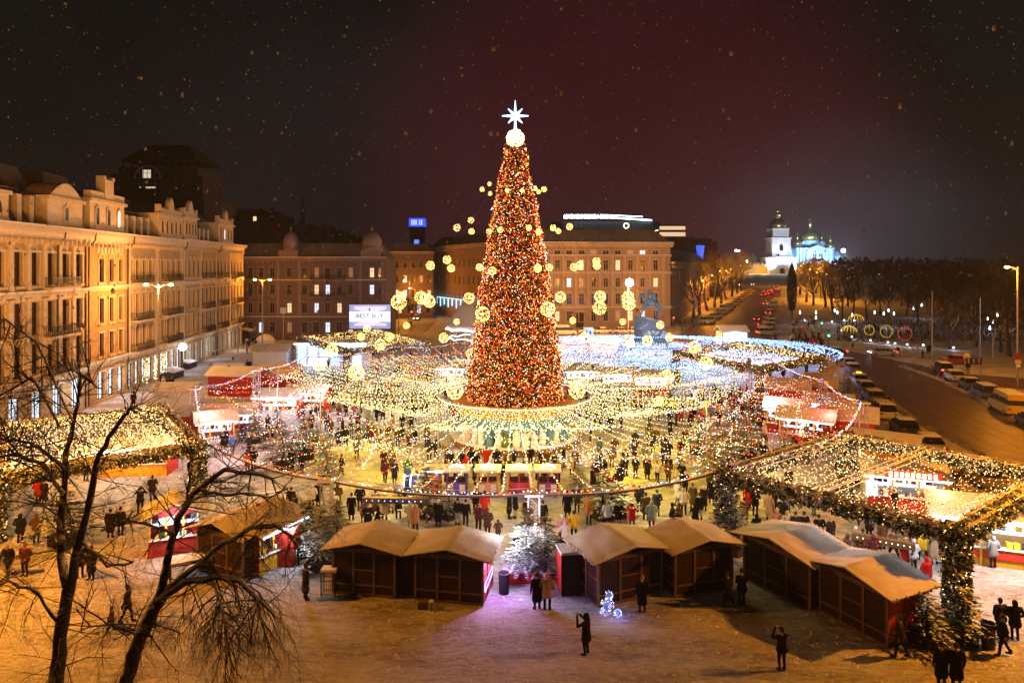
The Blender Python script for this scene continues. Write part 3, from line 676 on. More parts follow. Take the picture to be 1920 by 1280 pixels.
# ================================================================== MONASTERY
white_m = mat('white_limewash', (.70, .72, .74), .8, (.6, .62, .65), .6)
blue_m = mat('pale_blue_limewash', (.42, .55, .72), .8, (.36, .48, .64), .6)
gold_m = mat('gilded_dome', (.75, .50, .16), .28, (.62, .40, .12), 1.0, metal=.85)
def px2(px, y): return (px - 960) / F * y
YT = 508; zc = gz(YT)
cx = px2(1464, YT)
bt = thing('bell_tower', 'tall white bell tower with gilded dome at the end of the far street', 'bell tower', (cx, YT, zc))
m = MB(); m.box(-10.5, 10.5, -3, 12, 0, 11.5); m.box(-10.9, 10.9, -3.4, 12.2, 11.5, 12.1); m.box(-6.9, 6.9, -1, 12, 12.1, 26.0); m.box(-7.6, 7.6, -1.6, 12.4, 26.0, 26.8); m.box(-6.0, 6.0, 0, 11.6, 26.8, 33.0); m.box(-6.5, 6.5, -.4, 11.9, 33.0, 33.7)
for u in (-6.4, -3.4, 3.4, 6.4): m.box(u - .4, u + .4, -1.35, -1.003, 12.2, 25.9)
for u in (-5.6, -2.5, 2.5, 5.6): m.box(u - .35, u + .35, -.3, -.003, 26.9, 32.9)
for u in (-9.5, -5.8, 5.8, 9.5): m.box(u - .5, u + .5, -3.4, -3.003, 0, 11.4)
obj('wall', m, white_m, bt)
m = MB(); m.yprism([(-1.3, 17), (1.3, 17), (1.3, 20.3), (.7, 21.4), (0, 21.8), (-.7, 21.4), (-1.3, 20.3)], -1.2, -1.003); obj('window', m, glass, bt)
m = MB(); m.yprism([(-1.9, 0), (1.9, 0), (1.9, 2.6), (1.2, 3.8), (0, 4.3), (-1.2, 3.8), (-1.9, 2.6)], -3.2, -3.003); obj('gate', m, wood_dark, bt)
m = MB(); m.box(-5.4, 5.4, -3.7, -3.003, 4.6, 6.0); m.yprism([(-5.2, 8), (5.2, 8), (4, 10.6), (0, 11.3), (-4, 10.6)], -3.3, -3.003); obj('gate_gable', m, blue_m, bt)
def onion(r, z, k=1.0): return [(r * .98, z), (r * 1.12, z + .45 * r * k), (r * 1.1, z + .75 * r * k), (r * .85, z + 1.15 * r * k), (r * .45, z + 1.5 * r * k), (r * .22, z + 1.8 * r * k)]
m = MB(); m.lathe(onion(5.6, 33.7, .85) + [(1.6, 42.2), (1.6, 43.4), (2.3, 43.8), (2.2, 44.6), (.9, 45.6), (.9, 46.2), (1.5, 46.8), (1.2, 47.6), (.35, 48.4), (.15, 49.6), (.5, 50.0), (.05, 50.6)], (0, 6), 20)
dz = obj('dome', m, gold_m, bt, smooth=True); m = MB(); m.box(-.1, .1, 5.9, 6.1, 50.5, 53); m.box(-.7, .7, 5.9, 6.1, 51.6, 51.85); obj('cross', m, gold_m, dz)
for s_ in (-1, 1): spot((cx + s_ * 13.5, YT - 9, zc + 1), (cx + s_ * 8.2, YT - 3, zc + 8), 30000, (.75, .9, 1), 60, .5, parent=None)
for u in (-3.5, 0, 3.5): lamp((cx + u, YT - 4.4, zc + 11.2), 900, COLD, .3)
spot((cx - 6, YT - 60, zc + 2), (cx, YT, zc + 26), 140000, (.80, .86, 1), 38, .6)
# cathedral
YK = 560; kx = px2(1533, YK); kz = gz(YK)
ca = thing('cathedral', 'floodlit pale-blue cathedral with clustered golden domes beyond the bell tower', 'cathedral', (kx, YK, kz))
m = MB(); m.box(-17, 13, 0, 30, 0, 20); m.box(-10, 8, -2.2, 0, 0, 17.5)
m.box(-24, -17, 4, 26, 0, 12); m.box(13, 21, 4, 26, 0, 13.5); m.box(-28, -24, 6, 24, 0, 7); m.box(21, 26, 6, 24, 0, 8)
m.xprism([(4, 12), (26, 12), (26, 12.2), (10, 17.5)], -24, -17.01); m.xprism([(4, 13.5), (26, 13.5), (10, 18)], 13.01, 21)
m.yprism([(-10, 17.5), (8, 17.5), (5, 20.2), (-1, 22.5), (-7, 20.2)], -2.2, 0)
for (u, r, z) in ((-1, 6.2, 26.5), (-11.5, 3.3, 22.8), (-6.6, 2.6, 25), (9, 2.8, 25), (4.6, 2.3, 26.0)): m.lathe([(r, 19), (r, z)], (u, 12), 16)
m.lathe([(3.0, 11), (3.0, 19.2)], (-20.2, 9), 12); m.lathe([(3.2, 12), (3.2, 20.5)], (13.4, 6), 12)
obj('wall', m, blue_m, ca)
m = MB()
for u in (-15, -12, -8, -5.5, -1, 3.5, 6.2, 10.5): m.box(u - .35, u + .35, -2.45, .25 - (0 if -10 < u < 8 else 0), 0, 19.5 if not -10 < u < 8 else 17.3)
m.box(-17.5, 13.5, -.5, -.003, 19.4, 20.2); m.box(-10.4, 8.4, -2.7, -2.203, 12, 12.6)
obj('pilaster', m, white_m, ca)
for (u, r, z, zz) in ((-1, 6.4, 26.5, 1.1), (-11.5, 3.0, 22.8, 1), (-6.6, 2.0, 25, .9), (9, 2.2, 25, .9), (4.6, 1.8, 26.0, .9), (-20.2, 2.9, 19.2, 1.05), (13.4, 2.9, 20.5, 1.05)):
    h = 1.8 * r * .8 * zz; m = MB(); y0 = 12 if abs(u) < 12 else (9 if u < 0 else 6)
    m.lathe([(a, b_) for a, b_ in onion(r, z, .8 * zz)] + [(r * .22, z + h + r * .35), (r * .34, z + h + r * .5), (r * .3, z + h + r * .8), (r * .1, z + h + r * 1.05), (r * .22, z + h + r * 1.25), (.04, z + h + r * 1.5)], (u, y0), 16)
    d_ = obj('dome', m, gold_m, ca, smooth=True); m = MB(); q = z + h + r * 1.45; m.box(u - .1, u + .1, y0 - .1, y0 + .1, q, q + 2.2); m.box(u - .6, u + .6, y0 - .1, y0 + .1, q + 1.2, q + 1.4); obj('cross', m, gold_m, d_)
for u in (-4.2, -2.6, .8, 2.4, -14, 11.5):
    for z in (4.5, 12.8): m = MB(); m.yprism([(u - .5, z), (u + .5, z), (u + .5, z + 2.4), (u, z + 3), (u - .5, z + 2.4)], -2.35 if -10 < u < 8 else -.15, -2.203 if -10 < u < 8 else -.003); obj('window', m, glass, ca)
fl = (.42, .72, 1.0)
for (px, yy, zz, pw) in ((1581, 515, 19, 90000), (1506, 530, 16, 60000), (1545, 515, 12, 90000), (1520, 520, 12, 70000)):
    lamp((px2(px, yy), yy, gz(yy) + zz - 6), pw, fl, .8)
for (px, py, lab) in ((1581, 470, 'dazzling floodlight mast beside the cathedral'), (1380, 470, 'twin floodlight mast above the monastery wall'), (1400, 490, 'small white floodlight on the monastery wall')):
    q = Q(px, py, 500); o = thing('floodlight', lab, 'floodlight', (q.x, 500, gz(500))); zt = q.z - gz(500)
    m = MB(); m.tube([(0, 0, 0), (0, 0, zt)], .15, 6); obj('mast', m, dark_metal, o)
    m = MB(); m.ball((0, -.3, zt), 1.5 if px == 1581 else .9, 10, 6)
    if px == 1380: m.ball((2.2, -.3, zt), .6, 8, 5)
    obj('lamp_head', m, emat('flood_glow%d' % px, (.75, .93, 1), 25), o)
mw = thing('monastery_wall', 'low crenellated monastery wall running beside the bell tower', 'wall', (px2(1375, YT), YT, zc))
Lw_ = px2(1600, YT) - px2(1375, YT); g0 = px2(1437, YT) - px2(1375, YT); g1 = px2(1492, YT) - px2(1375, YT)
m = MB()
for a, c in ((0, g0), (g1, Lw_)):
    m.box(a, c, 0, 3, 0, 7); k = a
    while k < c - 2: m.box(k, k + 1.4, .2, 1, 7, 8.2); k += 3
m.box(-2, g0 - 2, 14, 30, 0, 13)
k = -2
while k < g0 - 4: m.box(k, k + 2.4, 14.2, 16, 13, 15); k += 5
obj('wall', m, mat('lit_limewash', (.52, .45, .38), .85), mw)
m = MB(); m.box(g0 - 6, g0 - .3, -.2, -.003, .2, 5.4); m.box(g1 + .5, g1 + 14, -.2, -.003, .2, 5.4); obj('lamplight_sheet', m, emat('amber_lamplight', (1, .45, .06), .35), mw)  # glowing sheets imitate amber lamplight washing the wall
for px in (1405, 1432, 1500, 1520): lamp((px2(px, 500), 500, gz(500) + 3), 3500, (1, .55, .15), .3)
m = MB()
for k in range(7): m.xprism([(-8 - k * 1.6, 0), (-8 - k * 1.6, .001), (4, .001)], -30, 30) if 0 else None

# ================================================================== LIGHT STRING + CLUMP HELPERS
def sag(a, b, s, n=10):
    a = Vector(a); b = Vector(b); return [a.lerp(b, i / n) - Vector((0, 0, s * 4 * (i / n) * (1 - i / n))) for i in range(n + 1)]
def along(pts, step, jit=0.0, rr=R):
    out = []; acc = rr.random() * step
    for i in range(len(pts) - 1):
        L = (pts[i + 1] - pts[i]).length
        while acc < L:
            out.append(pts[i].lerp(pts[i + 1], acc / L) + Vector((rr.uniform(-jit, jit), rr.uniform(-jit, jit), rr.uniform(-jit, jit)))); acc += step * rr.uniform(.75, 1.25)
        acc -= L
    return out
def string_mb(mb, pts, step, r, cols, mats_of, cab=.008, jit=.05, ncab=3):
    """cols: function(t)->material index"""
    if cab: mb.tube(pts, cab, ncab, 0, cap=False)
    b = along(pts, step, jit); n = max(1, len(b))
    for i, p in enumerate(b): mb.octa(p, r * R.uniform(.75, 1.2), cols(i / n))
def sprig(mb, p, r, mi, rr, up=0.0):
    d = Vector((rr.gauss(0, 1), rr.gauss(0, 1), rr.gauss(0, 1) + up)); d.normalize()
    a = d.orthogonal().normalized(); a = (Matrix.Rotation(rr.uniform(0, 6.28), 3, d) @ a)
    p = Vector(p); q = p + d * r
    mb.add([p - a * r * .30, p + a * r * .30, q + a * r * .14, q - a * r * .14], [(0, 1, 2, 3)], mi)

# ================================================================== STATUE ON ROCK
sx, sy = Q(1218, 600, 118).x, 118.0
st = thing('horseman_statue', 'bronze horseman statue on a snow-covered rock lit pale blue', 'statue', (sx, sy, 0))
bronze = mat('snowy_bronze', (.20, .28, .30), .6, (.13, .19, .21), 2, metal=.3, snow=.35)
rock = mat('grey_granite', (.22, .22, .24), .85, (.12, .12, .13), .8, .5, snow=.5)
def rocky(c, rx, ry, z0, z1, seed, n=14, k=5, tilt=0):
    rr = random.Random(seed); m = MB(); vs = []; fs = []
    for j in range(k + 1):
        z = z0 + (z1 - z0) * j / k; s = 1.0 - .12 * (j / k) ** 2
        for i in range(n):
            a = 2 * PI * i / n; w = s * (1 + .10 * rr.uniform(-1, 1)); vs.append((c[0] + rx * w * math.cos(a), c[1] + ry * w * math.sin(a), z + rr.uniform(-.15, .15) - tilt * math.cos(a) * j / k))
    for j in range(k):
        for i in range(n): fs.append((j * n + i, j * n + (i + 1) % n, (j + 1) * n + (i + 1) % n, (j + 1) * n + i))
    fs.append(tuple(range(k * n, k * n + n))); return m.add(vs, fs)
obj('rock_pedestal', rocky((0, 0), 2.7, 2.2, 2.6, 7.0, 4, tilt=.5), rock, st)
obj('snow_mound', rocky((0, 0), 6.0, 5.0, -.1, 2.9, 9, 18).add([], []), snow, st)
m = MB()      # horse facing left, rider turned with outstretched arm
m.tube([(1.0, 0, 9.6), (.5, 0, 9.75), (-.2, 0, 9.8), (-.7, 0, 10.1)], [.45, .62, .58, .48], 10)
m.tube([(-.6, 0, 10.0), (-1.0, 0, 10.7), (-1.25, 0, 11.1)], [.45, .32, .25], 8); m.tube([(-1.15, 0, 11.15), (-1.6, 0, 10.95), (-1.95, 0, 10.6)], [.26, .2, .13], 8)
for (y, pts) in ((-.22, [(-.6, 9.6), (-1.2, 9.0), (-1.3, 8.3)]), (.22, [(-.5, 9.6), (-1.0, 8.7), (-1.4, 8.0), (-1.6, 7.3)]), (-.25, [(1.0, 9.5), (1.3, 8.8), (.9, 8.1), (1.1, 7.2)]), (.25, [(1.1, 9.5), (1.6, 8.8), (1.5, 8.0), (1.7, 7.1)])):
    m.tube([(a, y, z) for a, z in pts], [.3, .2, .13, .12][:len(pts)], 6)
m.tube([(1.3, 0, 9.9), (1.9, 0, 9.6), (2.2, 0, 8.8), (2.0, 0, 8.3)], [.18, .26, .22, .06], 6)
hz = obj('horse', m, bronze, st, smooth=True)
m = MB(); m.tube([(.1, 0, 10.3), (.1, 0, 10.9), (0, 0, 11.5), (0, 0, 11.75)], [.42, .36, .42, .14], 8); m.ball((0, 0, 12.0), .25, 8, 6); m.tube([(0, 0, 12.2), (.12, 0, 12.6)], [.1, .03], 5)
m.tube([(0, .3, 11.5), (.6, .5, 11.3), (1.1, .3, 11.2)], [.16, .12, .1], 6); m.tube([(0, -.3, 11.5), (-.6, -.4, 11.4), (-1.1, -.4, 11.9)], [.16, .12, .07], 6)
for y in (-.5, .5): m.tube([(.1, y * .6, 10.3), (-.3, y, 9.9), (-.1, y, 9.2), (-.3, y, 9.0)], [.24, .2, .13, .08], 6)
m.tube([(.1, .1, 11.4), (.8, .2, 10.8), (1.2, .1, 10.3)], [.3, .35, .2], 6); obj('rider', m, bronze, st, smooth=True)
lamp((sx - 7, sy - 11, 6.5), 2600, (.45, .75, 1), .4); lamp((sx + 7, sy - 9, 6.5), 1800, (.4, .7, 1), .4); lamp((sx + 2, sy - 14, 4.5), 1200, (.5, .75, 1), .4)
# snow slope with blue-white strings round the statue
bc_ = thing('blue_light_net', 'broad canopy of blue-white light strings spread round the horseman statue', 'light canopy', (sx, 110, 0))
E = lambda a, k: ((28 + 3 * math.sin(a)) * k * math.cos(a), 21 * k * math.sin(a))
rr = random.Random(12); mset = [cable, emat('net_white', (.50, .72, 1), 5), b_blue]
for i in range(44):
    k = .22 + .80 * (i / 43.0) ** .9; m = MB(); a0 = rr.uniform(0, 6.28)
    pts = []
    for j in range(61):
        a = a0 + 2 * PI * j / 60; x, y = E(a, k * (1 + .015 * math.sin(7 * a + i))); pts.append(Vector((x + rr.uniform(-.1, .1), y, 4.6 - 1.9 * k + .10 * math.sin(9 * a + i * 2) + rr.uniform(-.04, .04))))
    string_mb(m, pts, .42, .046, lambda t_: 1 if rr.random() < .5 else 2, None, cab=.012, jit=.10)
    obj('light_string', m, mset, bc_)
m = MB()
for i in range(20):
    a = 2 * PI * i / 20; x, y = E(a, 1.0); m.tube([(x, y, -.05), (x, y, 2.75)], .05, 5)
    x2, y2 = E(a, .2); m.tube([(x, y, 2.72), (x2, y2, 4.3)], .02, 3)
obj('pole', m, metal, bc_)
for (dx, dy, p) in ((-16, -8, 500), (-6, -12, 560), (6, -12, 560), (16, -6, 500), (-18, 8, 300), (16, 9, 300), (0, 14, 240), (24, -2, 300)):
    lamp((sx + dx, 110 + dy, 3.3), p * 1.5, (.30, .52, 1), .6)
# kiosk in the road behind
def kiosk(name, label, c, w, d, h, roof_h, wm, rm, rz=0, glow=None, roof_over=.35, group=None, cat='kiosk'):
    o = thing(name, label, cat, (c[0], c[1], gz(c[1])), rz, group)
    m = MB(); m.box(-w / 2, w / 2, -d / 2, d / 2, 0, h); obj('wall', m, wm, o)
    v = roof_over; m = MB(); m.xprism([(-d / 2 - v, h), (0, h + roof_h), (d / 2 + v, h), (d / 2 + v, h + .12), (0, h + roof_h + .14), (-d / 2 - v, h + .12)], -w / 2 - v, w / 2 + v); obj('roof', m, rm, o)
    if glow: m = MB(); m.box(-w / 2 + .3, w / 2 - .3, -d / 2 - .05, -d / 2 - .003, .9, h - .3); obj('lit_counter', m, glow, o)
    return o
c = P(1372, 645); kiosk('kiosk', 'small white kiosk lit blue beyond the statue light net', c, 5.4, 3.6, 2.7, 1.1, white_m, snow, .05, led_white)
lamp((c.x, c.y - 3, 2.4), 160, COLD, .3)

# ================================================================== CHRISTMAS TREE
TX, TY = .3, 63.0
def tr_r(z):   # radius of the tree at height z
    zz = [3.9, 9.1, 16.0, 20.9, 25.0, 26.9]; rr_ = [4.55, 3.95, 2.95, 2.15, 1.25, .95]
    return float(np.interp(z, zz, rr_))
xt = thing('christmas_tree', 'towering lit Christmas tree covered in red and gold baubles at the centre of the square', 'Christmas tree', (TX, TY, 0))
m = MB(); m.lathe([(tr_r(z) - .55, z) for z in np.linspace(3.95, 27.0, 16)] + [(.02, 27.02)], n=24, m=0)
m.tube([(0, 0, .6), (0, 0, 5)], .5, 8, 0)
obj('frame', m, mat('tree_frame', (.05, .035, .02), .9), xt)
rt = random.Random(21)
m = MB(); orn_red = mat('red_bauble', (.55, .03, .02), .3, (.45, .02, .02)); orn_gold = mat('gold_bauble', (.75, .40, .08), .3, (.65, .32, .06), metal=.4); copper = mat('copper_foil', (.45, .18, .06), .45, (.32, .12, .04), metal=.3)
def tree_pt(off=0.0):
    while True:
        z = 3.9 + 23 * rt.random()
        if rt.random() < tr_r(z) / 4.6: break
    a = rt.uniform(0, 2 * PI); lump = .34 * noise.noise(Vector((math.cos(a) * 2.2, math.sin(a) * 2.2, z * .9))) + .1 * noise.noise(Vector((math.cos(a) * 5, math.sin(a) * 5, z * 2.2)))
    r = tr_r(z) + off + lump - .12; return Vector((r * math.cos(a), r * math.sin(a), z)), a, r
for i in range(15000):
    p, a, r = tree_pt(rt.uniform(-.45, .12)); sprig(m, p, rt.uniform(.18, .42), rt.choice([0, 0, 0, 1, 2]), rt, 0)
obj('foliage', m, [fir, copper, mat('olive_needles', (.10, .085, .02), .8)], xt, kind='stuff')
m = MB()
for i in range(6500):
    p, a, r = tree_pt(rt.uniform(-.1, .12)); k = rt.random(); q = m; rad = rt.uniform(.05, .11)
    m.octa(p, rad, 0 if k < .55 else 1)
obj('bauble', m, [orn_red, orn_gold], xt, kind='stuff')
m = MB()
tb_gold = emat('tree_bulb_gold', (1, .38, .06), 7); tb_warm = emat('tree_bulb_warm', (1, .75, .40), 11); tb_red = emat('tree_bulb_red', (1, .04, .015), 8)
for i in range(13500):
    p, a, r = tree_pt(rt.uniform(.0, .17)); k = rt.random()
    mi = 0 if k < .50 else (1 if k < .62 else (2 if k < .93 else 3)); m.octa(p, rt.uniform(.017, .032) * (1.0 if mi < 3 else 1.3), mi)
obj('bulb', m, [tb_gold, tb_warm, tb_red, emat('tree_bulb_blue', (.45, .6, 1), 6)], xt, kind='stuff')
m = MB()
for k in range(12):
    a = 2 * PI * k / 12; m.tube([(.55 * math.cos(a) + .35 * math.cos(a) * s_, .55 * math.sin(a) + .35 * math.sin(a) * s_, 27.05 + .35 * math.sin(PI * s_ / 1.6)) for s_ in (0, .3, .7, 1.1, 1.5)], .035, 4)
obj('crown_ring', m, gold_m, xt)
def wire_ball(rad, n, rr, rb):
    m = MB()
    for k in range(int(n * .05) + 6):
        ax = Vector((rr.gauss(0, 1), rr.gauss(0, 1), rr.gauss(0, 1))).normalized(); e = ax.orthogonal().normalized(); f = ax.cross(e)
        m.tube([(e * math.cos(2 * PI * j / 14) + f * math.sin(2 * PI * j / 14)) * rad for j in range(15)], rad * .014, 3, 0, cap=False)
    g = MB()
    for k in range(n):
        d = Vector((rr.gauss(0, 1), rr.gauss(0, 1), rr.gauss(0, 1))).normalized(); g.octa(d * rad * rr.uniform(.97, 1.03), rb * rr.uniform(.8, 1.2), 0)
    return m, g
rb_ = random.Random(5)
a_, g_ = wire_ball(.80, 420, rb_, .04); a_.ball((0, 0, 0), .42, 14, 10, 1)
tp = link('top_ball', a_.mesh('top_ball', [gold_m, emat('inner_ball', (1, .88, .66), 3.0)]), xt, (0, 0, 27.85)); obj('bulb', g_, b_warm, tp)
m = MB(); zc_ = 29.9        # eight-pointed star, pale blue
for (ang, ln) in ((90, 1.42), (-90, 1.5), (0, 1.22), (180, 1.22), (45, .92), (135, .92), (-45, .92), (-135, .92)):
    a = math.radians(ang); d = Vector((math.cos(a), 0, math.sin(a))); p = Vector((-math.sin(a), 0, math.cos(a))); c = Vector((0, 0, zc_))
    b0 = .15
    vs = [c + p * b0, c - p * b0, c + d * ln - p * .025, c + d * ln + p * .025]; y = Vector((0, .11, 0)); vv = [v - y for v in vs] + [v + y for v in vs]
    m.add(vv, [(0, 1, 2, 3), (7, 6, 5, 4), (0, 4, 5, 1), (1, 5, 6, 2), (2, 6, 7, 3), (3, 7, 4, 0)])
m.tube([(0, 0, 28.5), (0, 0, 29.2)], [.14, .1], 6)
obj('star', m, emat('star_glow', (.34, .58, 1), 4), xt)
lamp((TX, TY - 1.2, 29.9), 90, (.5, .65, 1), .4)
# warm glow of the tree's own bulbs
for z, r, p in ((5.5, 6.6, 210), (10, 6.0, 190), (15, 5.0, 150), (20, 4.0, 110), (24.5, 3.0, 70)):
    for k in range(4):
        a = -PI / 2 + (k - 1.5) * .9; lamp((TX + r * math.cos(a), TY + r * math.sin(a), z), p, (1, .38, .09), .6)
# stage and nativity drum beneath
sg = thing('tree_stage', 'round wooden stage with lit nativity figures beneath the Christmas tree', 'stage', (TX, TY, 0))
plank = mat('stage_wood', (.24, .13, .05), .7, (.17, .09, .035), 2, .2); teal = mat('teal_backdrop', (.13, .26, .30), .6, (.09, .2, .25), 2); ring_m = mat('amber_panel', (.42, .25, .06), .6, (.34, .19, .05), 2)
m = MB(); m.lathe([(5.8, -.02), (5.8, .52), (5.95, .52), (5.95, .62)], n=48); obj('step', m, plank, sg)
m = MB(); m.lathe([(5.9, .624), (5.9, .66), (.01, .66)], n=48); obj('snow_cap', m, snow, sg)
m = MB(); m.lathe([(4.5, .66), (4.5, 3.0)], n=40); obj('backdrop_wall', m, teal, sg)
m = MB(); m.lathe([(4.6, 2.9), (5.5, 3.0), (5.6, 3.85), (5.4, 3.9), (.01, 3.92)], n=48); obj('canopy_roof', m, ring_m, sg)
m = MB(); m.lathe([(5.6, 3.3), (5.66, 3.3), (5.66, 3.36), (5.6, 3.36)], n=48)
obj('trim_ring', m, gold_m, sg)
rn = random.Random(9)
robes = [mat('white_robe', (.72, .70, .66), .7, (.6, .58, .55)), mat('pink_robe', (.62, .42, .38), .7), mat('blue_robe', (.10, .24, .36), .7), mat('green_robe', (.12, .18, .05), .7)]
for k in range(15):
    a = -PI / 2 + (k - 7) * .155 + rn.uniform(-.02, .02); x, y = 5.0 * math.cos(a), 5.0 * math.sin(a); h = rn.uniform(1.2, 1.75)
    m = MB(); m.lathe([(.30, .66), (.34, .9), (.28, .66 + h * .45), (.20, .66 + h * .68), (.24, .66 + h * .76), (.08, .66 + h * .84)], (x, y), 8); m.ball((x, y, .66 + h * .92), .13, 7, 5)
    m.tube([(x - .22, y, .66 + h * .74), (x - .28, y - .2, .66 + h * .55), (x, y - .32, .66 + h * .58), (x + .28, y - .2, .66 + h * .55), (x + .22, y, .66 + h * .74)], .06, 5)
    if k % 4 == 0:
        for s_ in (-1, 1): m.add([(x, y + .12, .66 + h * .7), (x + s_ * .55, y + .2, .66 + h), (x + s_ * .5, y + .2, .66 + h * .5)], [(0, 1, 2)])
    obj('nativity_figure', m, robes[rn.choice([0, 0, 1, 2, 3])], sg)
for k in range(5):
    a = -PI / 2 + (k - 2) * .42; lamp((TX + 6.8 * math.cos(a), TY + 6.8 * math.sin(a), 2.3), 75, (.9, .95, .75), .2)
# hanging ring
HR, HZ = 7.1, 4.33
hr = thing('garland_ring', 'steel hoop round the tree foot from which all light strings fan out', 'ring', (TX, TY, 0))
m = MB(); m.tube([(HR * math.cos(2 * PI * k / 72), HR * math.sin(2 * PI * k / 72), HZ) for k in range(73)], .07, 6); obj('hoop', m, metal, hr)
m = MB()
for k in range(72):
    a = 2 * PI * k / 72
    for j in range(4): aa = a + j * .0218; m.octa((HR * math.cos(aa), HR * math.sin(aa), HZ - .1), .032)
obj('bulb', m, b_warm, hr)
for k in range(8):
    a = 2 * PI * (k + .5) / 8; m = MB(); m.tube([(5.5 * math.cos(a), 5.5 * math.sin(a), 3.9), (HR * math.cos(a), HR * math.sin(a), HZ)], .04, 5); obj('strut', m, metal, hr)
# outer rope supports
OUT = [(1.2, 37.6, 3.5), (-11, 40.5, 3.35), (-21.4, 47.5, 3.8), (-28.8, 62, 4.95), (-26.4, 70.6, 5.3), (-25.5, 84, 4.9), (-16, 94, 4.9), (-8, 99, 4.9), (2, 101, 4.9), (12, 100, 4.9), (25, 98, 4.4), (31.6, 84, 4.7), (31, 68, 4.6), (29, 56.6, 4.7), (22, 46, 4.6), (11.7, 38.8, 4.35)]
MID = [(-5.5, 50.9, 6.0), (-16.1, 57.4, 5.5), (-22.3, 65, 6.2), (-23.6, 75.9, 5.6), (-15, 86, 5.5), (0, 90, 5.5), (9.5, 84, 6.5), (20, 86, 5.8), (26, 80, 5.3), (24.5, 70.6, 5.4), (15.8, 55.4, 5.2), (6, 50.9, 6.0)]
def loop_at(pl, ang):
    """point of the closed polyline pl in direction ang from the tree, with its height"""
    d = Vector((math.cos(ang), math.sin(ang))); best = None
    for i in range(len(pl)):
        a = Vector(pl[i][:2]) - Vector((TX, TY)); b = Vector(pl[(i + 1) % len(pl)][:2]) - Vector((TX, TY)); e = b - a
        den = d.x * e.y - d.y * e.x
        if abs(den) < 1e-9: continue
        t_ = (a.x * e.y - a.y * e.x) / den; s_ = (a.x * d.y - a.y * d.x) / den
        if t_ > 0 and 0 <= s_ <= 1:
            z = pl[i][2] * (1 - s_) + pl[(i + 1) % len(pl)][2] * s_; sg_ = .45 * 4 * s_ * (1 - s_)
            p = Vector((TX + d.x * t_, TY + d.y * t_, z - sg_)); best = p if best is None else best
    return best
cn = thing('light_canopy', 'wide fan of light strings stretched from the tree hoop over the square', 'light canopy', (0, 0, 0))
rs = random.Random(33)
smats = [cable, b_warm, b_white, b_red, b_blue, b_orange, emat('bulb_lime', (1, .85, .22), 12)]
NA = 250
for i in range(NA):
    ang = 2 * PI * i / NA + rs.uniform(-.008, .008)
    a = Vector((TX + HR * math.cos(ang), TY + HR * math.sin(ang), HZ)); b = loop_at(MID, ang)
    front = math.sin(ang) < -.80
    if front: b = a.lerp(b, .97); b.z = 3.9
    else: b.z -= .5
    m = MB(); pts = sag(a, b, .55 + rs.uniform(-.2, .3), 7)
    string_mb(m, pts, .38 if not front else .28, .025, lambda t_: rs.choice([6, 6, 1, 1, 2]), None, cab=.007, jit=.09)
    obj('light_string', m, smats, cn)
NB = 88
for i in range(NB):
    ang = 2 * PI * (i + .5) / NB
    b = loop_at(OUT, ang); front = math.sin(ang) < -.62
    if front:
        a = Vector((TX + HR * math.cos(ang), TY + HR * math.sin(ang), HZ)); pts = sag(a, b, .55 + rs.uniform(-.15, .2), 14)
    else:
        a = loop_at(MID, ang); a.z -= .4; pts = sag(a, b, .5 + rs.uniform(-.2, .3), 9)
    def colf(t_, fr=front):
        if fr: return rs.choice([1, 1, 2, 2, 6]) if t_ < .62 else rs.choice([3, 5, 2, 1, 3])
        return rs.choice([3, 5, 3, 2, 3, 4])
    m = MB(); string_mb(m, pts, .26 if front else .32, .024, colf, None, cab=.008, jit=.06)
    obj('light_string', m, smats, cn)
# sparse cross strings that sprinkle the whole roof of lights
for i in range(84):
    a1 = rs.uniform(0, 2 * PI); a2 = a1 + rs.uniform(.35, .9); k1, k2 = rs.uniform(.45, .98), rs.uniform(.45, .98)
    c0 = Vector((TX, TY, 4.2)); p1 = c0.lerp(loop_at(OUT, a1), k1); p2 = c0.lerp(loop_at(OUT, a2), k2)
    m = MB(); string_mb(m, sag(p1, p2, .4, 9), .26, .024, lambda t_: rs.choice([1, 2, 3, 4, 5, 1, 2, 6]), None, cab=.007, jit=.2)
    obj('light_string', m, smats, cn)
# border rope with snow
rope = mat('snowy_rope', (.10, .065, .045), .85, (.05, .035, .03), 4, snow=.5)
for i in range(len(OUT)):
    a, b = OUT[i], OUT[(i + 1) % len(OUT)]
    m = MB(); p = sag(a, b, .45, 12); m.tube(p, .085 if i in (0, 1, 2, 15, 14) else .05, 6)
    if i in (0, 1, 15): m.tube([q + Vector((0, .1, .30)) for q in p], .018, 4)
    o = obj('border_rope', m, rope, cn); g = MB()
    for q in along(p, .22, .08): g.octa(q + Vector((0, .03, .12)), .03, rs.randrange(4))
    obj('bulb', g, [b_red, b_orange, b_white, b_blue], o)
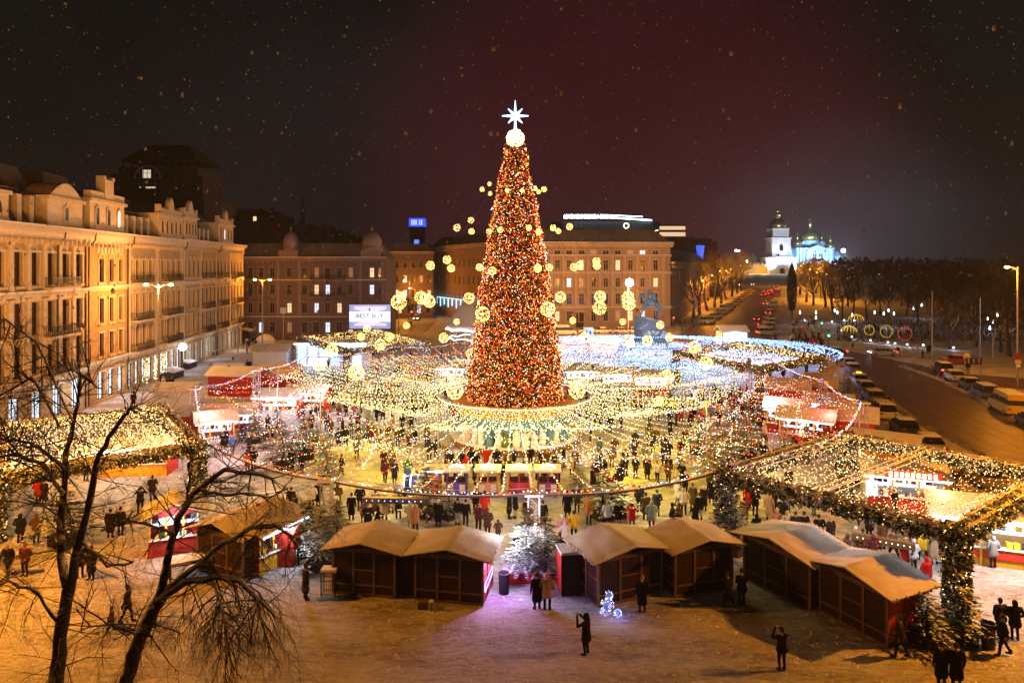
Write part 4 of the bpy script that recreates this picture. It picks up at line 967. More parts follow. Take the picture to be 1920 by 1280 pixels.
# supporting lattice masts and slim poles
def lattice(label, x, y, h, w=.55):
    o = thing('lattice_mast', label, 'mast', (x, y, 0), 0, 'lattice masts holding the rope'); m = MB()
    for sx_ in (-1, 1):
        for sy_ in (-1, 1): m.tube([(sx_ * w / 2, sy_ * w / 2, 0), (sx_ * w / 2, sy_ * w / 2, h)], .035, 5)
    obj('upright', m, metal, o); m = MB(); k = int(h / .55)
    for j in range(k):
        z0, z1 = j * h / k, (j + 1) * h / k
        for (p, q) in (((-1, -1), (1, -1)), ((1, -1), (1, 1)), ((1, 1), (-1, 1)), ((-1, 1), (-1, -1))):
            if j % 2: p, q = q, p
            m.tube([(p[0] * w / 2, p[1] * w / 2, z0), (q[0] * w / 2, q[1] * w / 2, z1)], .02, 4); m.tube([(p[0] * w / 2, p[1] * w / 2, z1), (q[0] * w / 2, q[1] * w / 2, z1)], .018, 4)
    obj('lacing', m, metal, o); m = MB(); m.box(-w * .8, w * .8, -.4, .4, h, h + .1); obj('snow_cap', m, snow, o); return o
lattice('steel lattice mast rising between the two halves of the front hut row', 1.2, 37.6, 3.45, .62)
lattice('steel lattice mast beside the dark shed pair and snowy fir', -11, 40.5, 3.3, .6)
lattice('steel lattice mast among the bright stalls by the cream row', -28.8, 62, 4.9)
lattice('steel lattice mast between the two red stalls', -26.4, 70.6, 5.25)
lattice('steel lattice mast at the parked cars beside the red stall cluster', 29, 56.6, 4.7, .7)
lattice('steel lattice mast near the far end of the red stall cluster', 31, 68, 4.55)
for i, (x, y, z) in enumerate(MID):
    m = MB(); m.tube([(0, 0, 0), (0, 0, z)], [.07, .05], 7)
    obj('light_pole', m, metal, loc=(x, y, 0), label=['slim steel pole in front of the stage, by the little engine', 'slim steel pole over the snow-tipped fir beside the seated crowd', 'slim steel pole in front of the red stalls', 'slim steel pole next to the arcade strung with gold lights', 'slim steel pole behind the tree towards the billboard', 'slim steel pole hidden straight behind the tree', 'slim steel pole before the blue light net', 'slim steel pole beside the horseman statue slope', 'slim steel pole under the far gold-lit arcade', 'slim steel pole near the bright red stalls', 'slim steel pole over the open plaza before the near arcade', 'slim steel pole in front of the stage, past the last carriage'][i], cat='pole', group='slim poles round the tree')
# hanging light balls
BALLS = [(904, 355, 4.5, 2.9), (918, 345, 4, 2.9), (919, 363, 4, -2.9), (951, 357, 4, -2.9), (979, 357, 4, -2.9), (1003, 353, 4.5, 2.9), (1010, 360, 4, -2.9), (1020, 355, 5, 2.9),
         (857, 427, 6.5, 5.2), (883, 413, 5.5, 5.2), (884, 434, 5.5, -5.2), (917, 434, 5, -5.2), (938, 431, 5.5, -5.2), (992, 427, 5.5, -5.2), (1010, 435, 5.5, -5.2), (1037, 427, 5.5, 5.2), (1047, 433, 5, -5.2), (1068, 425, 6, 5.2),
         (807, 498, 8, 7.7), (838, 487, 7.5, 7.7), (846, 503, 7, -7.7), (899, 501, 6.5, -7.7), (923, 508, 7.5, -7.7), (1008, 503, 7.5, -7.7), (1030, 501, 6.5, -7.7), (1076, 501, 7, -7.7), (1086, 498, 7, 7.7), (1118, 490, 7, 7.7), (1119, 498, 7, -7.7),
         (748, 566, 14, -12.5), (752, 556, 9, 13), (790, 558, 12, 11), (805, 565, 11, -11), (879, 559, 10, 10.5), (905, 589, 13.5, -11), (1027, 579, 13.5, -11), (1051, 557, 10, 10.5), (1125, 556, 10.5, 11), (1124, 577, 12.5, -11), (1177, 557, 11, 12.5), (1179, 569, 12, -12.5),
         (856, 603, 5.5, 17), (688, 616, 6.5, 21), (677, 631, 7, 19), (762, 610, 6, 19), (731, 632, 8, 15), (713, 646, 10, 14), (622, 657, 11.5, 16), (832, 633, 9, 14), (883, 663, 9, 12), (599, 683, 11.5, -17.2), (668, 698, 14, -15), (853, 733, 15, -12.6), (1082, 732, 15, -12.6),
         (1074, 601, 6, 17), (1168, 603, 6, 20), (1238, 609, 7, 20), (1096, 632, 9, 14), (1181, 645, 8, 15), (1214, 638, 9.5, 15), (1255, 632, 7.5, 19), (1052, 656, 9, 12), (1302, 651, 11, 17), (1324, 680, 12, -17.5), (1251, 706, 12.5, -15), (1235, 752, 9, -17)]
bv = []
for k in range(4):
    a_, g_ = wire_ball(.5, 150, rb_, .026); g_.ball((0, 0, 0), .10, 6, 4, 0); bv.append((a_.mesh('light_ball', [gold_m]), g_.mesh('bulb', [emat('ball_bulb%d' % k, (1, .60 + .03 * k, .20), 9)])))
regs = lambda px, py: ('near the tree top' if py < 380 else 'around the upper tree' if py < 445 else 'around the middle tree' if py < 515 else 'around the lower tree' if py < 595 else 'low over the square')
cnt = {}
ball_objs = []
for i, (px, py, rp, rad) in enumerate(BALLS):
    Y = TY
    for _ in range(6):
        X = px2(px, Y) - TX; dd = rad * rad - X * X; off = math.sqrt(dd) if dd > 0 else 0; Y = TY + (off if rad > 0 else -off)
    q = Q(px, py, Y); rr_ = rp * Y / F; va = bv[i % 4]
    key = (regs(px, py), px < 962); cnt[key] = cnt.get(key, 0) + 1; ball_objs.append((px, py, key))
    o = link('light_ball', va[0], None, q, R.uniform(0, 6), rr_ / .5); o['category'] = 'light ball'; o['group'] = 'glowing wire balls strung round the tree'
    link('bulb', va[1], o); ball_objs[-1] += (o,)
ordn = ['first', 'second', 'third', 'fourth', 'fifth', 'sixth', 'seventh', 'eighth', 'ninth', 'tenth', 'eleventh', 'twelfth', 'thirteenth', 'fourteenth', 'fifteenth', 'sixteenth', 'seventeenth', 'eighteenth', 'nineteenth', 'twentieth']
for key in cnt:
    L_ = sorted([b for b in ball_objs if b[2] == key], key=lambda b: abs(b[0] - 962))
    for j, b in enumerate(L_): b[3]['label'] = 'glowing wire ball %s, %s out from the trunk, %s side' % (key[0], ordn[min(j, 14)], 'cream-house' if key[1] else 'far-street')
# radial cables carrying the balls
cb = thing('ball_cables', 'thin cables sloping from the tree top to the slim poles', 'cables', (0, 0, 0))
for i, (x, y, z) in enumerate(MID + [OUT[3], OUT[13]]):
    m = MB(); p0 = Vector((TX, TY, 26.5)); p1 = Vector((x, y, z)); p = [p0.lerp(p1, t_) - Vector((0, 0, 5.5 * 4 * t_ * (1 - t_) * .8)) for t_ in np.linspace(0, 1, 14)]
    m.tube(p, .012, 3); obj('cable', m, dark_metal, cb)
# light that the bulbs throw on the snow: warm yellow in the middle, redder outside; pale pink ones added near the stalls
YL = (1, .68, .03); PK = (1, .56, .46)
for (x, y, z, p, c) in ((-9, 52, 3.6, 620, YL), (9, 52, 3.6, 620, YL), (0, 48, 3.3, 480, YL), (-14, 60, 3.8, 560, YL), (14, 60, 3.8, 560, YL), (-12, 74, 4, 520, (1, .8, .35)), (12, 74, 4, 520, (1, .8, .35)), (0, 78, 4, 420, (1, .8, .45)),
                        (-21, 57, 3.6, 420, PK), (20, 53, 3.6, 380, (1, .66, .3)), (-25, 66, 3.6, 520, (.95, .78, .95)), (-24, 56, 3.4, 260, (1, .75, .85)), (-19, 72, 3.6, 300, (.95, .85, .9)), (25, 66, 3.6, 420, (1, .30, .26)), (28, 60, 3.4, 110, (1, .15, .12)), (-27, 60, 3.4, 160, (1, .3, .25)), (-8, 43.5, 3, 330, (1, .74, .25)), (8, 43.5, 3, 380, (1, .72, .25)), (-17, 48, 3.2, 330, (1, .68, .3)), (0, 41, 2.9, 200, (1, .82, .5)), (15, 46, 3.4, 300, YL)):
    lamp((x, y, z), p * 2.2, c, .5)

# ================================================================== ARCADES (garland-wrapped open frames)
def arcade(label, C, z, seed, dens=1.0, bulb_r=.03, net=18, pill=(0, 1, 2, 3), cross=False, white_net=False, spacing=.26, base_fir=()):
    rr = random.Random(seed); o = thing('garland_arcade', label, 'garland arcade', (0, 0, 0), 0, 'open garland arcades hung with gold lights')
    cs = [Vector((c[0], c[1], z)) for c in C]
    for i in range(4):
        a, b = cs[i], cs[(i + 1) % 4]; L = (b - a).length; d = (b - a).normalized(); nn = Vector((-d.y, d.x, 0)); w = .30
        m = MB()
        for s_ in (-1, 1):
            for zz in (0, -.45): m.tube([a + nn * w * s_ + Vector((0, 0, zz)), b + nn * w * s_ + Vector((0, 0, zz))], .035, 4)
        k = max(3, int(L / .75))
        for j in range(k):
            p0, p1 = a + d * (L * j / k), a + d * (L * (j + 1) / k); s_ = 1 if j % 2 else -1
            m.tube([p0 + nn * w * s_, p1 - nn * w * s_], .02, 3); m.tube([p0 + nn * w, p0 - nn * w], .02, 3)
            for q in (-1, 1): m.tube([p0 + nn * w * q + Vector((0, 0, -.45 if j % 2 else 0)), p1 + nn * w * q + Vector((0, 0, 0 if j % 2 else -.45))], .018, 3)
        bm_ = obj('beam', m, mat_beam, o)
        g = MB(); n = int(L * 330 * dens)
        for j in range(n):
            t_ = rr.random(); s_ = rr.choice((-1, 1)); p = a.lerp(b, t_) + nn * s_ * (w + rr.uniform(.0, .16)) + Vector((0, 0, rr.uniform(-.62, .02) - .15 * abs(math.sin(t_ * L * 1.1))))
            up = (p.z - z) > -.18; sprig(g, p, rr.uniform(.13, .26), (1 if rr.random() < (.65 if up else .36) else 0), rr, 0)
        obj('garland', g, [fir, fsnow], bm_, kind='stuff')
        s = MB()
        for s_ in (-1, 1):
            q0 = a + nn * w * s_; q1 = b + nn * w * s_; kk = int(L / .6)
            for j in range(kk):
                if rr.random() < .6: s.tube([q0.lerp(q1, j / kk) + Vector((0, 0, .06)), q0.lerp(q1, (j + .97) / kk) + Vector((0, 0, .06))], [rr.uniform(.03, .07), rr.uniform(.03, .07)], 5)
        obj('snow_cap', s, rope_snow, bm_, kind='stuff')
        bl = MB()
        for s_ in (-1, 1):
            inner = nn * s_ * (w + .14)
            for q in range(int(L * 16 * dens)):
                t_ = rr.random(); toward = (a.lerp(b, .5) - (cs[0] + cs[1] + cs[2] + cs[3]) / 4).dot(nn) * s_ < 0
                if not toward and rr.random() < .8: continue
                bl.octa(a.lerp(b, t_) + inner + Vector((0, 0, rr.uniform(-.65, .1))), bulb_r * rr.uniform(.8, 1.2), 0 if rr.random() < .7 else 1)
        obj('bulb', bl, [b_gold, b_warm], bm_)
    for i in pill:
        c = cs[i]; m = MB()
        for s_ in (-.25, .25):
            for q in (-.25, .25): m.tube([(c.x + s_, c.y + q, 0), (c.x + s_, c.y + q, z)], .03, 4)
        po = obj('pillar', m, dark_metal, o); g = MB()
        for j in range(int(3600 * dens)):
            a = rr.uniform(0, 2 * PI); r = .46 + rr.uniform(-.12, .10); sprig(g, (c.x + r * math.cos(a), c.y + r * math.sin(a), rr.uniform(.1, z + .1)), rr.uniform(.12, .24), 1 if rr.random() < .42 else 0, rr, 0)
        obj('garland', g, [fir, fsnow], po, kind='stuff')
        bl = MB()
        for j in range(int(90 * dens)):
            a = rr.uniform(0, 2 * PI); bl.octa((c.x + .6 * math.cos(a), c.y + .6 * math.sin(a), rr.uniform(.3, z)), bulb_r * .9, 0 if rr.random() < .5 else 1)
        obj('bulb', bl, [b_gold, b_warm], po)
    for i in range(net):
        t_ = (i + .5) / net; a = cs[0].lerp(cs[1], t_) ; b = cs[3].lerp(cs[2], t_); m = MB()
        string_mb(m, sag(a, b, .55 + rr.uniform(-.2, .35), 10), spacing, bulb_r, lambda u: (1 if rr.random() < .55 else 2) if not white_net else 3, None, cab=.007, jit=.15)
        obj('light_string', m, [cable, b_gold, b_warm, b_white], o)
    if cross:
        a = cs[0].lerp(cs[1], .46); b = cs[3].lerp(cs[2], .46); d = (b - a).normalized(); nn = Vector((-d.y, d.x, 0)); L = (b - a).length; m = MB()
        for s_ in (-1, 1): m.tube([a + nn * .2 * s_ + Vector((0, 0, .1)), b + nn * .2 * s_ + Vector((0, 0, .1))], .035, 4); m.tube([a + nn * .2 * s_ + Vector((0, 0, -.25)), b + nn * .2 * s_ + Vector((0, 0, -.25))], .03, 4)
        k = int(L / .5)
        for j in range(k):
            p0, p1 = a + d * L * j / k, a + d * L * (j + 1) / k; s_ = 1 if j % 2 else -1
            m.tube([p0 + nn * .2 * s_ + Vector((0, 0, .1)), p1 - nn * .2 * s_ + Vector((0, 0, .1))], .018, 3); m.tube([p0 + nn * .2 + Vector((0, 0, .1 if j % 2 else -.25)), p1 + nn * .2 + Vector((0, 0, -.25 if j % 2 else .1))], .018, 3)
        m.tube([a + Vector((-2, 3.4, .15)), cs[0].lerp(cs[3], .62) + Vector((3.5, 1.0, .15))], .03, 4)
        obj('cross_truss', m, mat_beam, o)
    return o
rope_snow = mat('grey_crusted_snow', (.42, .38, .36), .85, (.22, .18, .16), 3)
mat_beam = mat('snowy_truss', (.16, .11, .07), .7, (.09, .06, .04), 4, snow=.45)
arcade('large near arcade of fir garland and gold lights beside the yellow-roofed shed pair', [(12.1, 38.8), (19.6, 30.1), (30.5, 38.4), (23.0, 47.2)], 4.5, 1, 1.0, .021, 34, cross=True, spacing=.34)
arcade('arcade of gold lights seen through the bare trees by the cream row', [(-30.0, 39.6), (-21.4, 46.5), (-30.4, 59.2), (-39, 52.3)], 4.0, 2, 1.0, .025, 46, spacing=.19)
arcade('distant gold-lit arcade in front of the billboard', [(-35, 113), (-23, 95), (-13, 103.6), (-24.5, 125)], 4.5, 3, .55, .038, 20, spacing=.42)
arcade('distant gold-lit arcade beside the blue light net', [(22.4, 93), (28.4, 78.3), (40.5, 88.7), (34.5, 103.4)], 4.5, 4, .7, .036, 22, spacing=.40)
lamp((17, 36, 3.4), 330, (.95, .9, 1), .4); lamp((22, 34.5, 3.2), 260, (.9, .92, 1), .4)  # added cool lights without fixtures, whitening the snow under the near arcade
for (x, y, z, p) in ((17, 37, 3.6, 60), (24, 38, 3.6, 60), (22, 43, 3.8, 120), (-28, 48, 3.2, 170), (-33, 51, 3.2, 170), (-26, 51, 3.2, 120), (-20, 112, 3.6, 260), (30, 90, 3.7, 160)):
    lamp((x, y, z), p * 1.15, (1, .66, .30), .5)
# ================================================================== HUTS AND STALLS
def snow_roof(w, d0, d1, he, hr, over, name, parent, m_top=None, thick=.11, seed=0, ridge_x=None):
    """gable roof, ridge along local y from d0 to d1, with a wrinkled sheet of snow"""
    rr = random.Random(seed); rx = w / 2 if ridge_x is None else ridge_x
    m = MB(); m.yprism([(-over, he - .05), (rx, hr - .05), (w + over, he - .05), (w + over, he), (rx, hr), (-over, he)], d0, d1); ro = obj(name, m, wood_dark, parent)
    m = MB(); nx_, ny_ = 16, 10; vs = []
    for j in range(ny_ + 1):
        for i in range(nx_ + 1):
            x = -over - .03 + (w + 2 * over + .06) * i / nx_; y = d0 - .04 + (d1 - d0 + .08) * j / ny_
            t_ = (x + over) / (rx + over) if x < rx else (w + over - x) / (w + over - rx); z = he + (hr - he) * max(0, min(1, t_))
            z += thick * (.75 + .5 * noise.noise(Vector((x * 1.3 + seed * 7, y * 1.1, seed)))) + .018 * math.sin(x * 9 + 3 * noise.noise(Vector((x, y * 2, seed))))
            if j in (0, ny_) or i in (0, nx_): z -= thick * .45; x += rr.uniform(-.04, .04); y += rr.uniform(-.03, .03)
            vs.append((x, y, z))
    fs = [(j * (nx_ + 1) + i, j * (nx_ + 1) + i + 1, (j + 1) * (nx_ + 1) + i + 1, (j + 1) * (nx_ + 1) + i) for j in range(ny_) for i in range(nx_)]
    m.add(vs, fs)
    eg = MB()
    bot = [(-over - .03, d0 - .04, he + .003), (w + over + .03, d0 - .04, he + .003)]
    obj('snow_cap', m, m_top or snow_roof_m, ro, smooth=True)
    e = MB(); e.yprism([(-over - .02, he + .003), (rx, hr + .003), (w + over + .02, he + .003), (w + over + .02, he + thick * .45), (rx, hr + thick * .6), (-over - .02, he + thick * .45)], d0 - .03, d1 + .03); obj('snow_edge', e, m_top or snow_roof_m, ro)
    for k in range(int((d1 - d0) / .28)):
        y = d0 + k * .28 + rr.uniform(0, .1)
        for sx_ in (-over - .03, w + over + .03):
            if rr.random() < .6: eg.ball((sx_, y, he + .02), rr.uniform(.05, .10), 6, 4)
    for k in range(int(w / .22)):
        x = w * k / int(w / .22); t_ = x / rx if x < rx else (w - x) / (w - rx)
        if rr.random() < .8: eg.ball((x, d1 + .02, he + (hr - he) * t_ + .03), rr.uniform(.05, .12), 6, 4)
    obj('snow_clump', eg, m_top or snow_roof_m, ro)
    return ro
snow_roof_m = mat('roof_snow', (.68, .63, .58), .8, (.52, .47, .42), .9, .35, bscale=5)
def shed(label, A, B, depth, hw=2.2, he=2.28, hr=2.72, over=.45, left_win=False, right_red=False, seed=0, fo=.5, gap_wall=True):
    A = Vector((A[0], A[1])); B = Vector((B[0], B[1])); d = B - A; w = d.length
    o = thing('market_hut', label, 'market hut', (A.x, A.y, 0), math.atan2(d.y, d.x), 'closed wooden market huts')
    m = MB(); m.box(.04, w - .04, .04, depth, .12, hw + .1); m.yprism([(.04, hw + .1), (w - .04, hw + .1), (w / 2, hr - .08)], .06, depth); obj('wall', m, wood_dark, o)
    m = MB(); m.box(0, w, -.03, depth, 0, .12); obj('base', m, wood_trim, o)
    us = [0, w * .333, w * .667, w]
    for i in range(3):
        for (z0, z1) in ((.58, hw - .12), (.2, .5)) if i != 1 else ((1.3, hw - .12), (.58, 1.24), (.2, .5)):
            p = MB(); x0, x1 = us[i] + .08, us[i + 1] - .08
            k = 7
            for j in range(k): p.box(x0 + (x1 - x0) * j / k + .006, x0 + (x1 - x0) * (j + 1) / k - .006, -.005 - .004 * (j % 2), .036, z0, z1)
            obj('panel', p, wood_dark, o)
    m = MB()
    for i, u in enumerate(us): m.box(u - .06, u + .06, -.05, .038, .12, hw)
    for z in (.5, hw - .1): m.box(.061, w - .061, -.04, .034, z, z + .08)
    m.box(w / 2 - .04, w / 2 + .04, -.02, .055, hw + .12, hr - .1); m.box(us[1] + .061, us[2] - .061, -.035, .032, 1.22, 1.29)
    m.box(.0, w, -.035, .05, hw, hw + .09)
    for y in (depth * .5, depth): 
        for x in (-.02, w + .02): m.box(x - .04, x + .04, y - .12, y, .12, hw)
    for z in (.5, 1.25, hw - .1):
        for x in (-.015, w + .015): m.box(x - .03, x + .03, .04, depth - .121 if z else depth, z, z + .07)
    obj('timber_frame', m, wood_trim, o)
    for x0, x1 in ((.0, .039), (w - .039, w)): sd = MB(); sd.box(x0, x1, .1, depth - .05, .14, hw); obj('side_panel', sd, red_board if right_red else wood_dark, o)
    snow_roof(w, -fo, depth + fo * .8, he, hr, over, 'roof', o, seed=seed)
    return o
p = lambda a, b: P(a, b)
h1 = shed('dark hut of the pair beside the black litter bin, nearer the iron rack', p(625, 1112), p(740, 1121), 2.1, seed=1)
h2 = shed('dark hut with a violet neon outline on its end wall beside the black litter bin', p(779, 1124), p(905, 1136), 2.1, seed=2, right_red=True)
g = MB(); g.box(3.15, 3.45, .6, 2.0, .1, 2.1); 
h3 = shed('dark hut with glazed side door next to the red cabinet', p(1122, 1139), p(1240, 1112), 2.3, seed=3, hr=2.75)
h4 = shed('dark hut between the red-cabinet hut and the yellow-roofed huts', p(1266, 1120), p(1372, 1102), 2.2, seed=4, hr=2.75)
h5 = shed('yellow-roofed hut with two dark figures standing before it', p(1396, 1084), p(1519, 1145), 2.5, seed=5, over=.55, hr=2.8)
h6 = shed('yellow-roofed hut nearest the arcade pillar, red light on its side', p(1538, 1146), p(1664, 1214), 2.3, seed=6, over=.55, hr=2.8, right_red=True)
# infill walls between pairs
for (a, b, lab) in ((p(738, 1116), p(779, 1121), 'plank infill wall joining the two huts by the iron rack'), (p(1240, 1106), p(1266, 1112), 'plank infill wall joining the two huts past the red cabinet'), (p(1519, 1140), p(1538, 1144), 'plank infill wall joining the two yellow-roofed huts')):
    d = Vector((b.x - a.x, b.y - a.y)); o = thing('infill_wall', lab, 'wooden wall', (a.x, a.y + .2, 0), math.atan2(d.y, d.x)); L_ = d.length; k = max(3, int(L_ / .22))
    for j in range(k): m = MB(); m.box(L_ * j / k + .005, L_ * (j + 1) / k - .005, 0, .05 - .01 * (j % 2), 0, 2.05); obj('plank', m, wood_dark, o)
# violet neon outline + glow on the end wall of h2
wB = (p(905, 1136) - p(779, 1124)).length
violet = emat('violet_neon', (.62, .22, 1), 6)
m = MB(); m.tube([(wB + .06, .25, .55), (wB + .06, 1.85, .75), (wB + .06, 1.85, 1.1), (wB + .06, .25, .9), (wB + .06, .25, .55)], .025, 5); obj('neon_outline', m, violet, h2)
q = p(905, 1136); lamp((q.x + .9, q.y + .9, 1.6), 300, (.70, .32, 1), .25); lamp((q.x + 1.4, q.y + 2.6, 2.6), 260, (.8, .85, 1), .3)
lamp((1.2, 36.0, 2.6), 420, (1, .82, .95), .25)      # fixtureless point light before the mast, tinted pink to colour the snow between huts
# red cabinet beside h3
a = p(1090, 1118); o = thing('red_cabinet', 'tall red cabinet with frosted top against the dark hut', 'cabinet', (a.x - .95, a.y + .0, 0), .15)
m = MB(); m.box(0, .95, 0, 1.1, 0, 2.0); obj('body', m, wood_dark, o); m = MB(); m.box(-.03, -.003, .02, 1.08, .08, 1.98); obj('red_side', m, red_board, o); m = MB(); m.box(-.05, 1.0, -.05, 1.15, 2.003, 2.12); obj('snow_cap', m, snow, o)
spot((a.x - 4.5, a.y + 2, 2.9), (a.x - 1.5, a.y + .5, .8), 420, (.9, .93, 1), 80, .2)
# iron rack at h1
a = p(602, 1118); o = thing('iron_rack', 'black wrought-iron rack heaped with snow beside the first hut', 'rack', (a.x, a.y, 0))
m = MB()
for x in (0, .7):
    for y in (0, .5): m.tube([(x, y, 0), (x, y, 1.15)], .03, 5)
for k in range(7): m.tube([(.1 * k + .05, 0, .1), (.1 * k + .05, 0, .75)], .012, 4)
for z in (.1, .75, 1.15): m.tube([(0, 0, z), (.7, 0, z), (.7, .5, z), (0, .5, z), (0, 0, z)], .02, 4)
obj('frame', m, dark_metal, o); m = MB(); m.box(-.03, .73, -.03, .53, 1.17, 1.3); obj('snow_cap', m, snow, o)
# crate + wreath by h2
a = p(797, 1134); o = thing('wooden_box', 'small wooden box on the snow against the second dark hut', 'box', (a.x, a.y - .25, 0)); m = MB(); m.box(-.28, .28, -.18, .18, 0, .32); obj('box_body', m, wood_trim, o)
a = p(805, 1143); m = MB(); m.lathe([(.13, 0), (.15, .3), (.12, .42), (.02, .5)], n=10); obj('snowy_pot', m, rock, loc=(a.x + .1, a.y, 0), label='small snow-topped pot beside the wooden box', cat='pot')
def stall(label, c, rz, w, d, h, hr, body, counter, glow=3.0, lamp_p=160, lampc=(.86, .92, 1), gl=None, name='market_stall', led=True, goods=True, seed=0, gable=False):
    rr = random.Random(seed); o = thing(name, label, 'market stall', (c[0], c[1], 0), rz, 'lit market stalls round the square')
    m = MB(); m.box(-w / 2, w / 2, d / 2 - .05, d / 2, 0, h); m.box(-w / 2, -w / 2 + .05, -d / 2, d / 2 - .051, 0, h); m.box(w / 2 - .05, w / 2, -d / 2, d / 2 - .051, 0, h); obj('wall', m, body, o)
    m = MB(); m.box(-w / 2 + .052, w / 2 - .052, -d / 2 - .02, -d / 2 + .1, 0, .95); cc = obj('counter', m, counter, o); m = MB(); m.box(-w / 2, w / 2, -d / 2 - .2, -d / 2 + .25, .953, 1.0); obj('counter_top', m, tarp, cc)
    m = MB(); m.box(-w / 2 + .06, w / 2 - .06, d / 2 - .12, d / 2 - .055, 1.05, h - .1); obj('glowing_back', m, gl or shop_e, o)  # back panel emits light in place of a lit stall interior
    if goods:
        m = MB()
        for k in range(int(w * 12)):
            x = rr.uniform(-w / 2 + .2, w / 2 - .2); z = rr.choice((1.0, 1.35, 1.7)) ; y = -d / 2 + .1 if z == 1.0 else d / 2 - .3; s_ = rr.uniform(.06, .14); m.box(x - s_, x + s_, y - s_, y + s_, z + .003, z + s_ * 2.4, rr.randrange(4))
        obj('goods', m, [red_board, yellow_board, white_m, fir], o)
    m = MB()
    for x in (-w / 2 + .06, -w / 6, w / 6, w / 2 - .06): m.box(x - .05, x + .05, -d / 2 - .06, -d / 2 + .04, 1.003, h)
    obj('post', m, yellow_board, o)
    if gable:
        m = MB(); m.yprism([(-w / 2, h), (w / 2, h), (0, hr - .1)], -d / 2, d / 2); obj('gable', m, body, o)
        rf = thing_part = link('roof', None, o, (-w / 2, 0, 0)); snow_roof(w, -d / 2 - .4, d / 2 + .3, h, hr, .35, 'roof_sheet', rf, seed=seed)
    else:
        rm = MB(); rm.xprism([(-d / 2 - .5, h), (0, hr), (d / 2 + .3, h), (d / 2 + .3, h + .06), (0, hr + .07), (-d / 2 - .5, h + .06)], -w / 2 - .3, w / 2 + .3); ro = obj('roof', rm, body, o)
        sm = MB(); sm.xprism([(-d / 2 - .55, h + .063), (0, hr + .073), (d / 2 + .35, h + .063), (d / 2 + .35, h + .15), (0, hr + .19), (-d / 2 - .55, h + .15)], -w / 2 - .34, w / 2 + .34); obj('snow_cap', sm, snow_roof_m, ro)
    if led:
        m = MB(); m.tube([(-w / 2 - .2, -d / 2 - .52, h - .02), (w / 2 + .2, -d / 2 - .52, h - .02)], .05, 6); obj('led_strip', m, led_white, o)
    if lamp_p:
        L_ = lamp((0, -d / 2 - .9, h - .2), lamp_p, lampc, .25, parent=o)
    return o
# left foreground group
c = P(318, 1035); stall('red gabled stall with a white-lit hatch behind the bare tree branches', (c.x, c.y + .6, 0), .45, 2.6, 2.0, 2.15, 2.9, red_board, red_board, lamp_p=200, seed=3, gable=True, led=False)
a = shed('wooden hut with yellow and red trim beside the snow-topped table', P(372, 1068), P(455, 1092), 3.6, seed=7, over=.4, hr=2.9)
c = P(492, 1060); stall('yellow and red stall front wrapped behind the curling branch', (c.x + .2, c.y + .3, 0), 1.15, 3.0, 1.6, 2.15, 2.6, red_board, yellow_board, lamp_p=260, seed=8)
c = P(355, 1078); o = thing('covered_table', 'low table under thick snow next to the red stall', 'table', (c.x, c.y, 0), .5); m = MB(); m.box(-1, 1, -.5, .5, .75, .8); obj('table_top', m, wood_dark, o); m = MB(); m.box(-1.02, 1.02, -.52, .52, .803, .95); obj('snow_cap', m, snow, o)
for i in range(4): m = MB(); x, y = (-.9, .9)[i % 2], (-.4, .4)[i // 2]; m.box(x - .05, x + .05, y - .05, y + .05, 0, .75); obj('leg', m, dark_metal, o)
c = P(525, 1062); m = MB(); m.box(-.75, .75, -.6, .6, 0, 1.95); m.box(-.85, .85, -.7, .7, 1.953, 2.05); o = obj('red_booth', m, red_board, loc=(c.x, c.y + .5, 0), label='small dark-red booth with lamp next to the yellow stall', cat='booth'); m = MB(); m.box(-.86, .86, -.71, .71, 2.053, 2.16); obj('snow_cap', m, snow, o)
# stalls under the near-left arcade
c = P(248, 893); stall('red and yellow gift-painted stall under the arcade seen through branches', (c.x, c.y + 1, 0), .1, 5.0, 2.2, 2.1, 2.6, red_board, yellow_board, lamp_p=200, lampc=(1, .95, .8), seed=9)
# near the cream row: ochre-lit backs, tents
def hut(label, c, w, d, h, hr, rz, body, group='snow-roofed huts by the cream row', glow=None, cat='hut'):
    o = thing('market_hut', label, cat, (c[0], c[1], 0), rz, group); m = MB(); m.box(-w / 2, w / 2, -d / 2, d / 2, 0, h); m.xprism([(-d / 2, h), (d / 2, h), (0, hr - .12)], -w / 2, w / 2)
    k = int(w / .3)
    obj('wall', m, body, o); pl = MB(); pl.box(-.135, .135, -.03, -.003, .1, h - .05); me = pl.mesh('plank', [body])
    for j in range(k): link('plank', me, o, (-w / 2 + w * (j + .5) / k, -d / 2, 0), 0)
    m = MB(); m.xprism([(-d / 2 - .35, h - .02), (0, hr), (d / 2 + .35, h - .02), (d / 2 + .35, h + .1), (0, hr + .15), (-d / 2 - .35, h + .1)], -w / 2 - .35, w / 2 + .35); obj('roof', m, snow_roof_m, o); return o
c = P(438, 742); hut('long red hut with snowy roof behind the lattice mast by the cream row', (c.x, c.y + 1.2), 6.0, 3.2, 2.5, 3.4, -.12, red_board)
c = P(522, 735); hut('red hut with a low gable beside the slim pole and long red hut', (c.x, c.y + 1.2), 4.6, 3, 2.3, 3.3, .0, red_board)
c = P(335, 770); hut('tan snow-roofed hut by the foot of the two-armed street lamp', (c.x - .5, c.y + 1), 4.2, 3, 2.2, 2.9, .0, tarp)
c = P(350, 815); hut('hut with warm snowy roof between the arcade and the near lattice mast', (c.x + .2, c.y), 3.6, 2.6, 2.1, 2.8, .2, red_board)
c = P(512, 688); hut('pale kiosk with green window panels near the cream row', (c.x, c.y), 5.4, 3.0, 2.6, 3.6, .0, white_m)
c = P(432, 690); m = MB(); m.box(-2.4, 2.4, -.4, .4, 0, .9); o = obj('low_barrier', m, tarp, loc=(c.x, c.y, 0), label='low pale barrier box in front of the long red hut', cat='barrier')
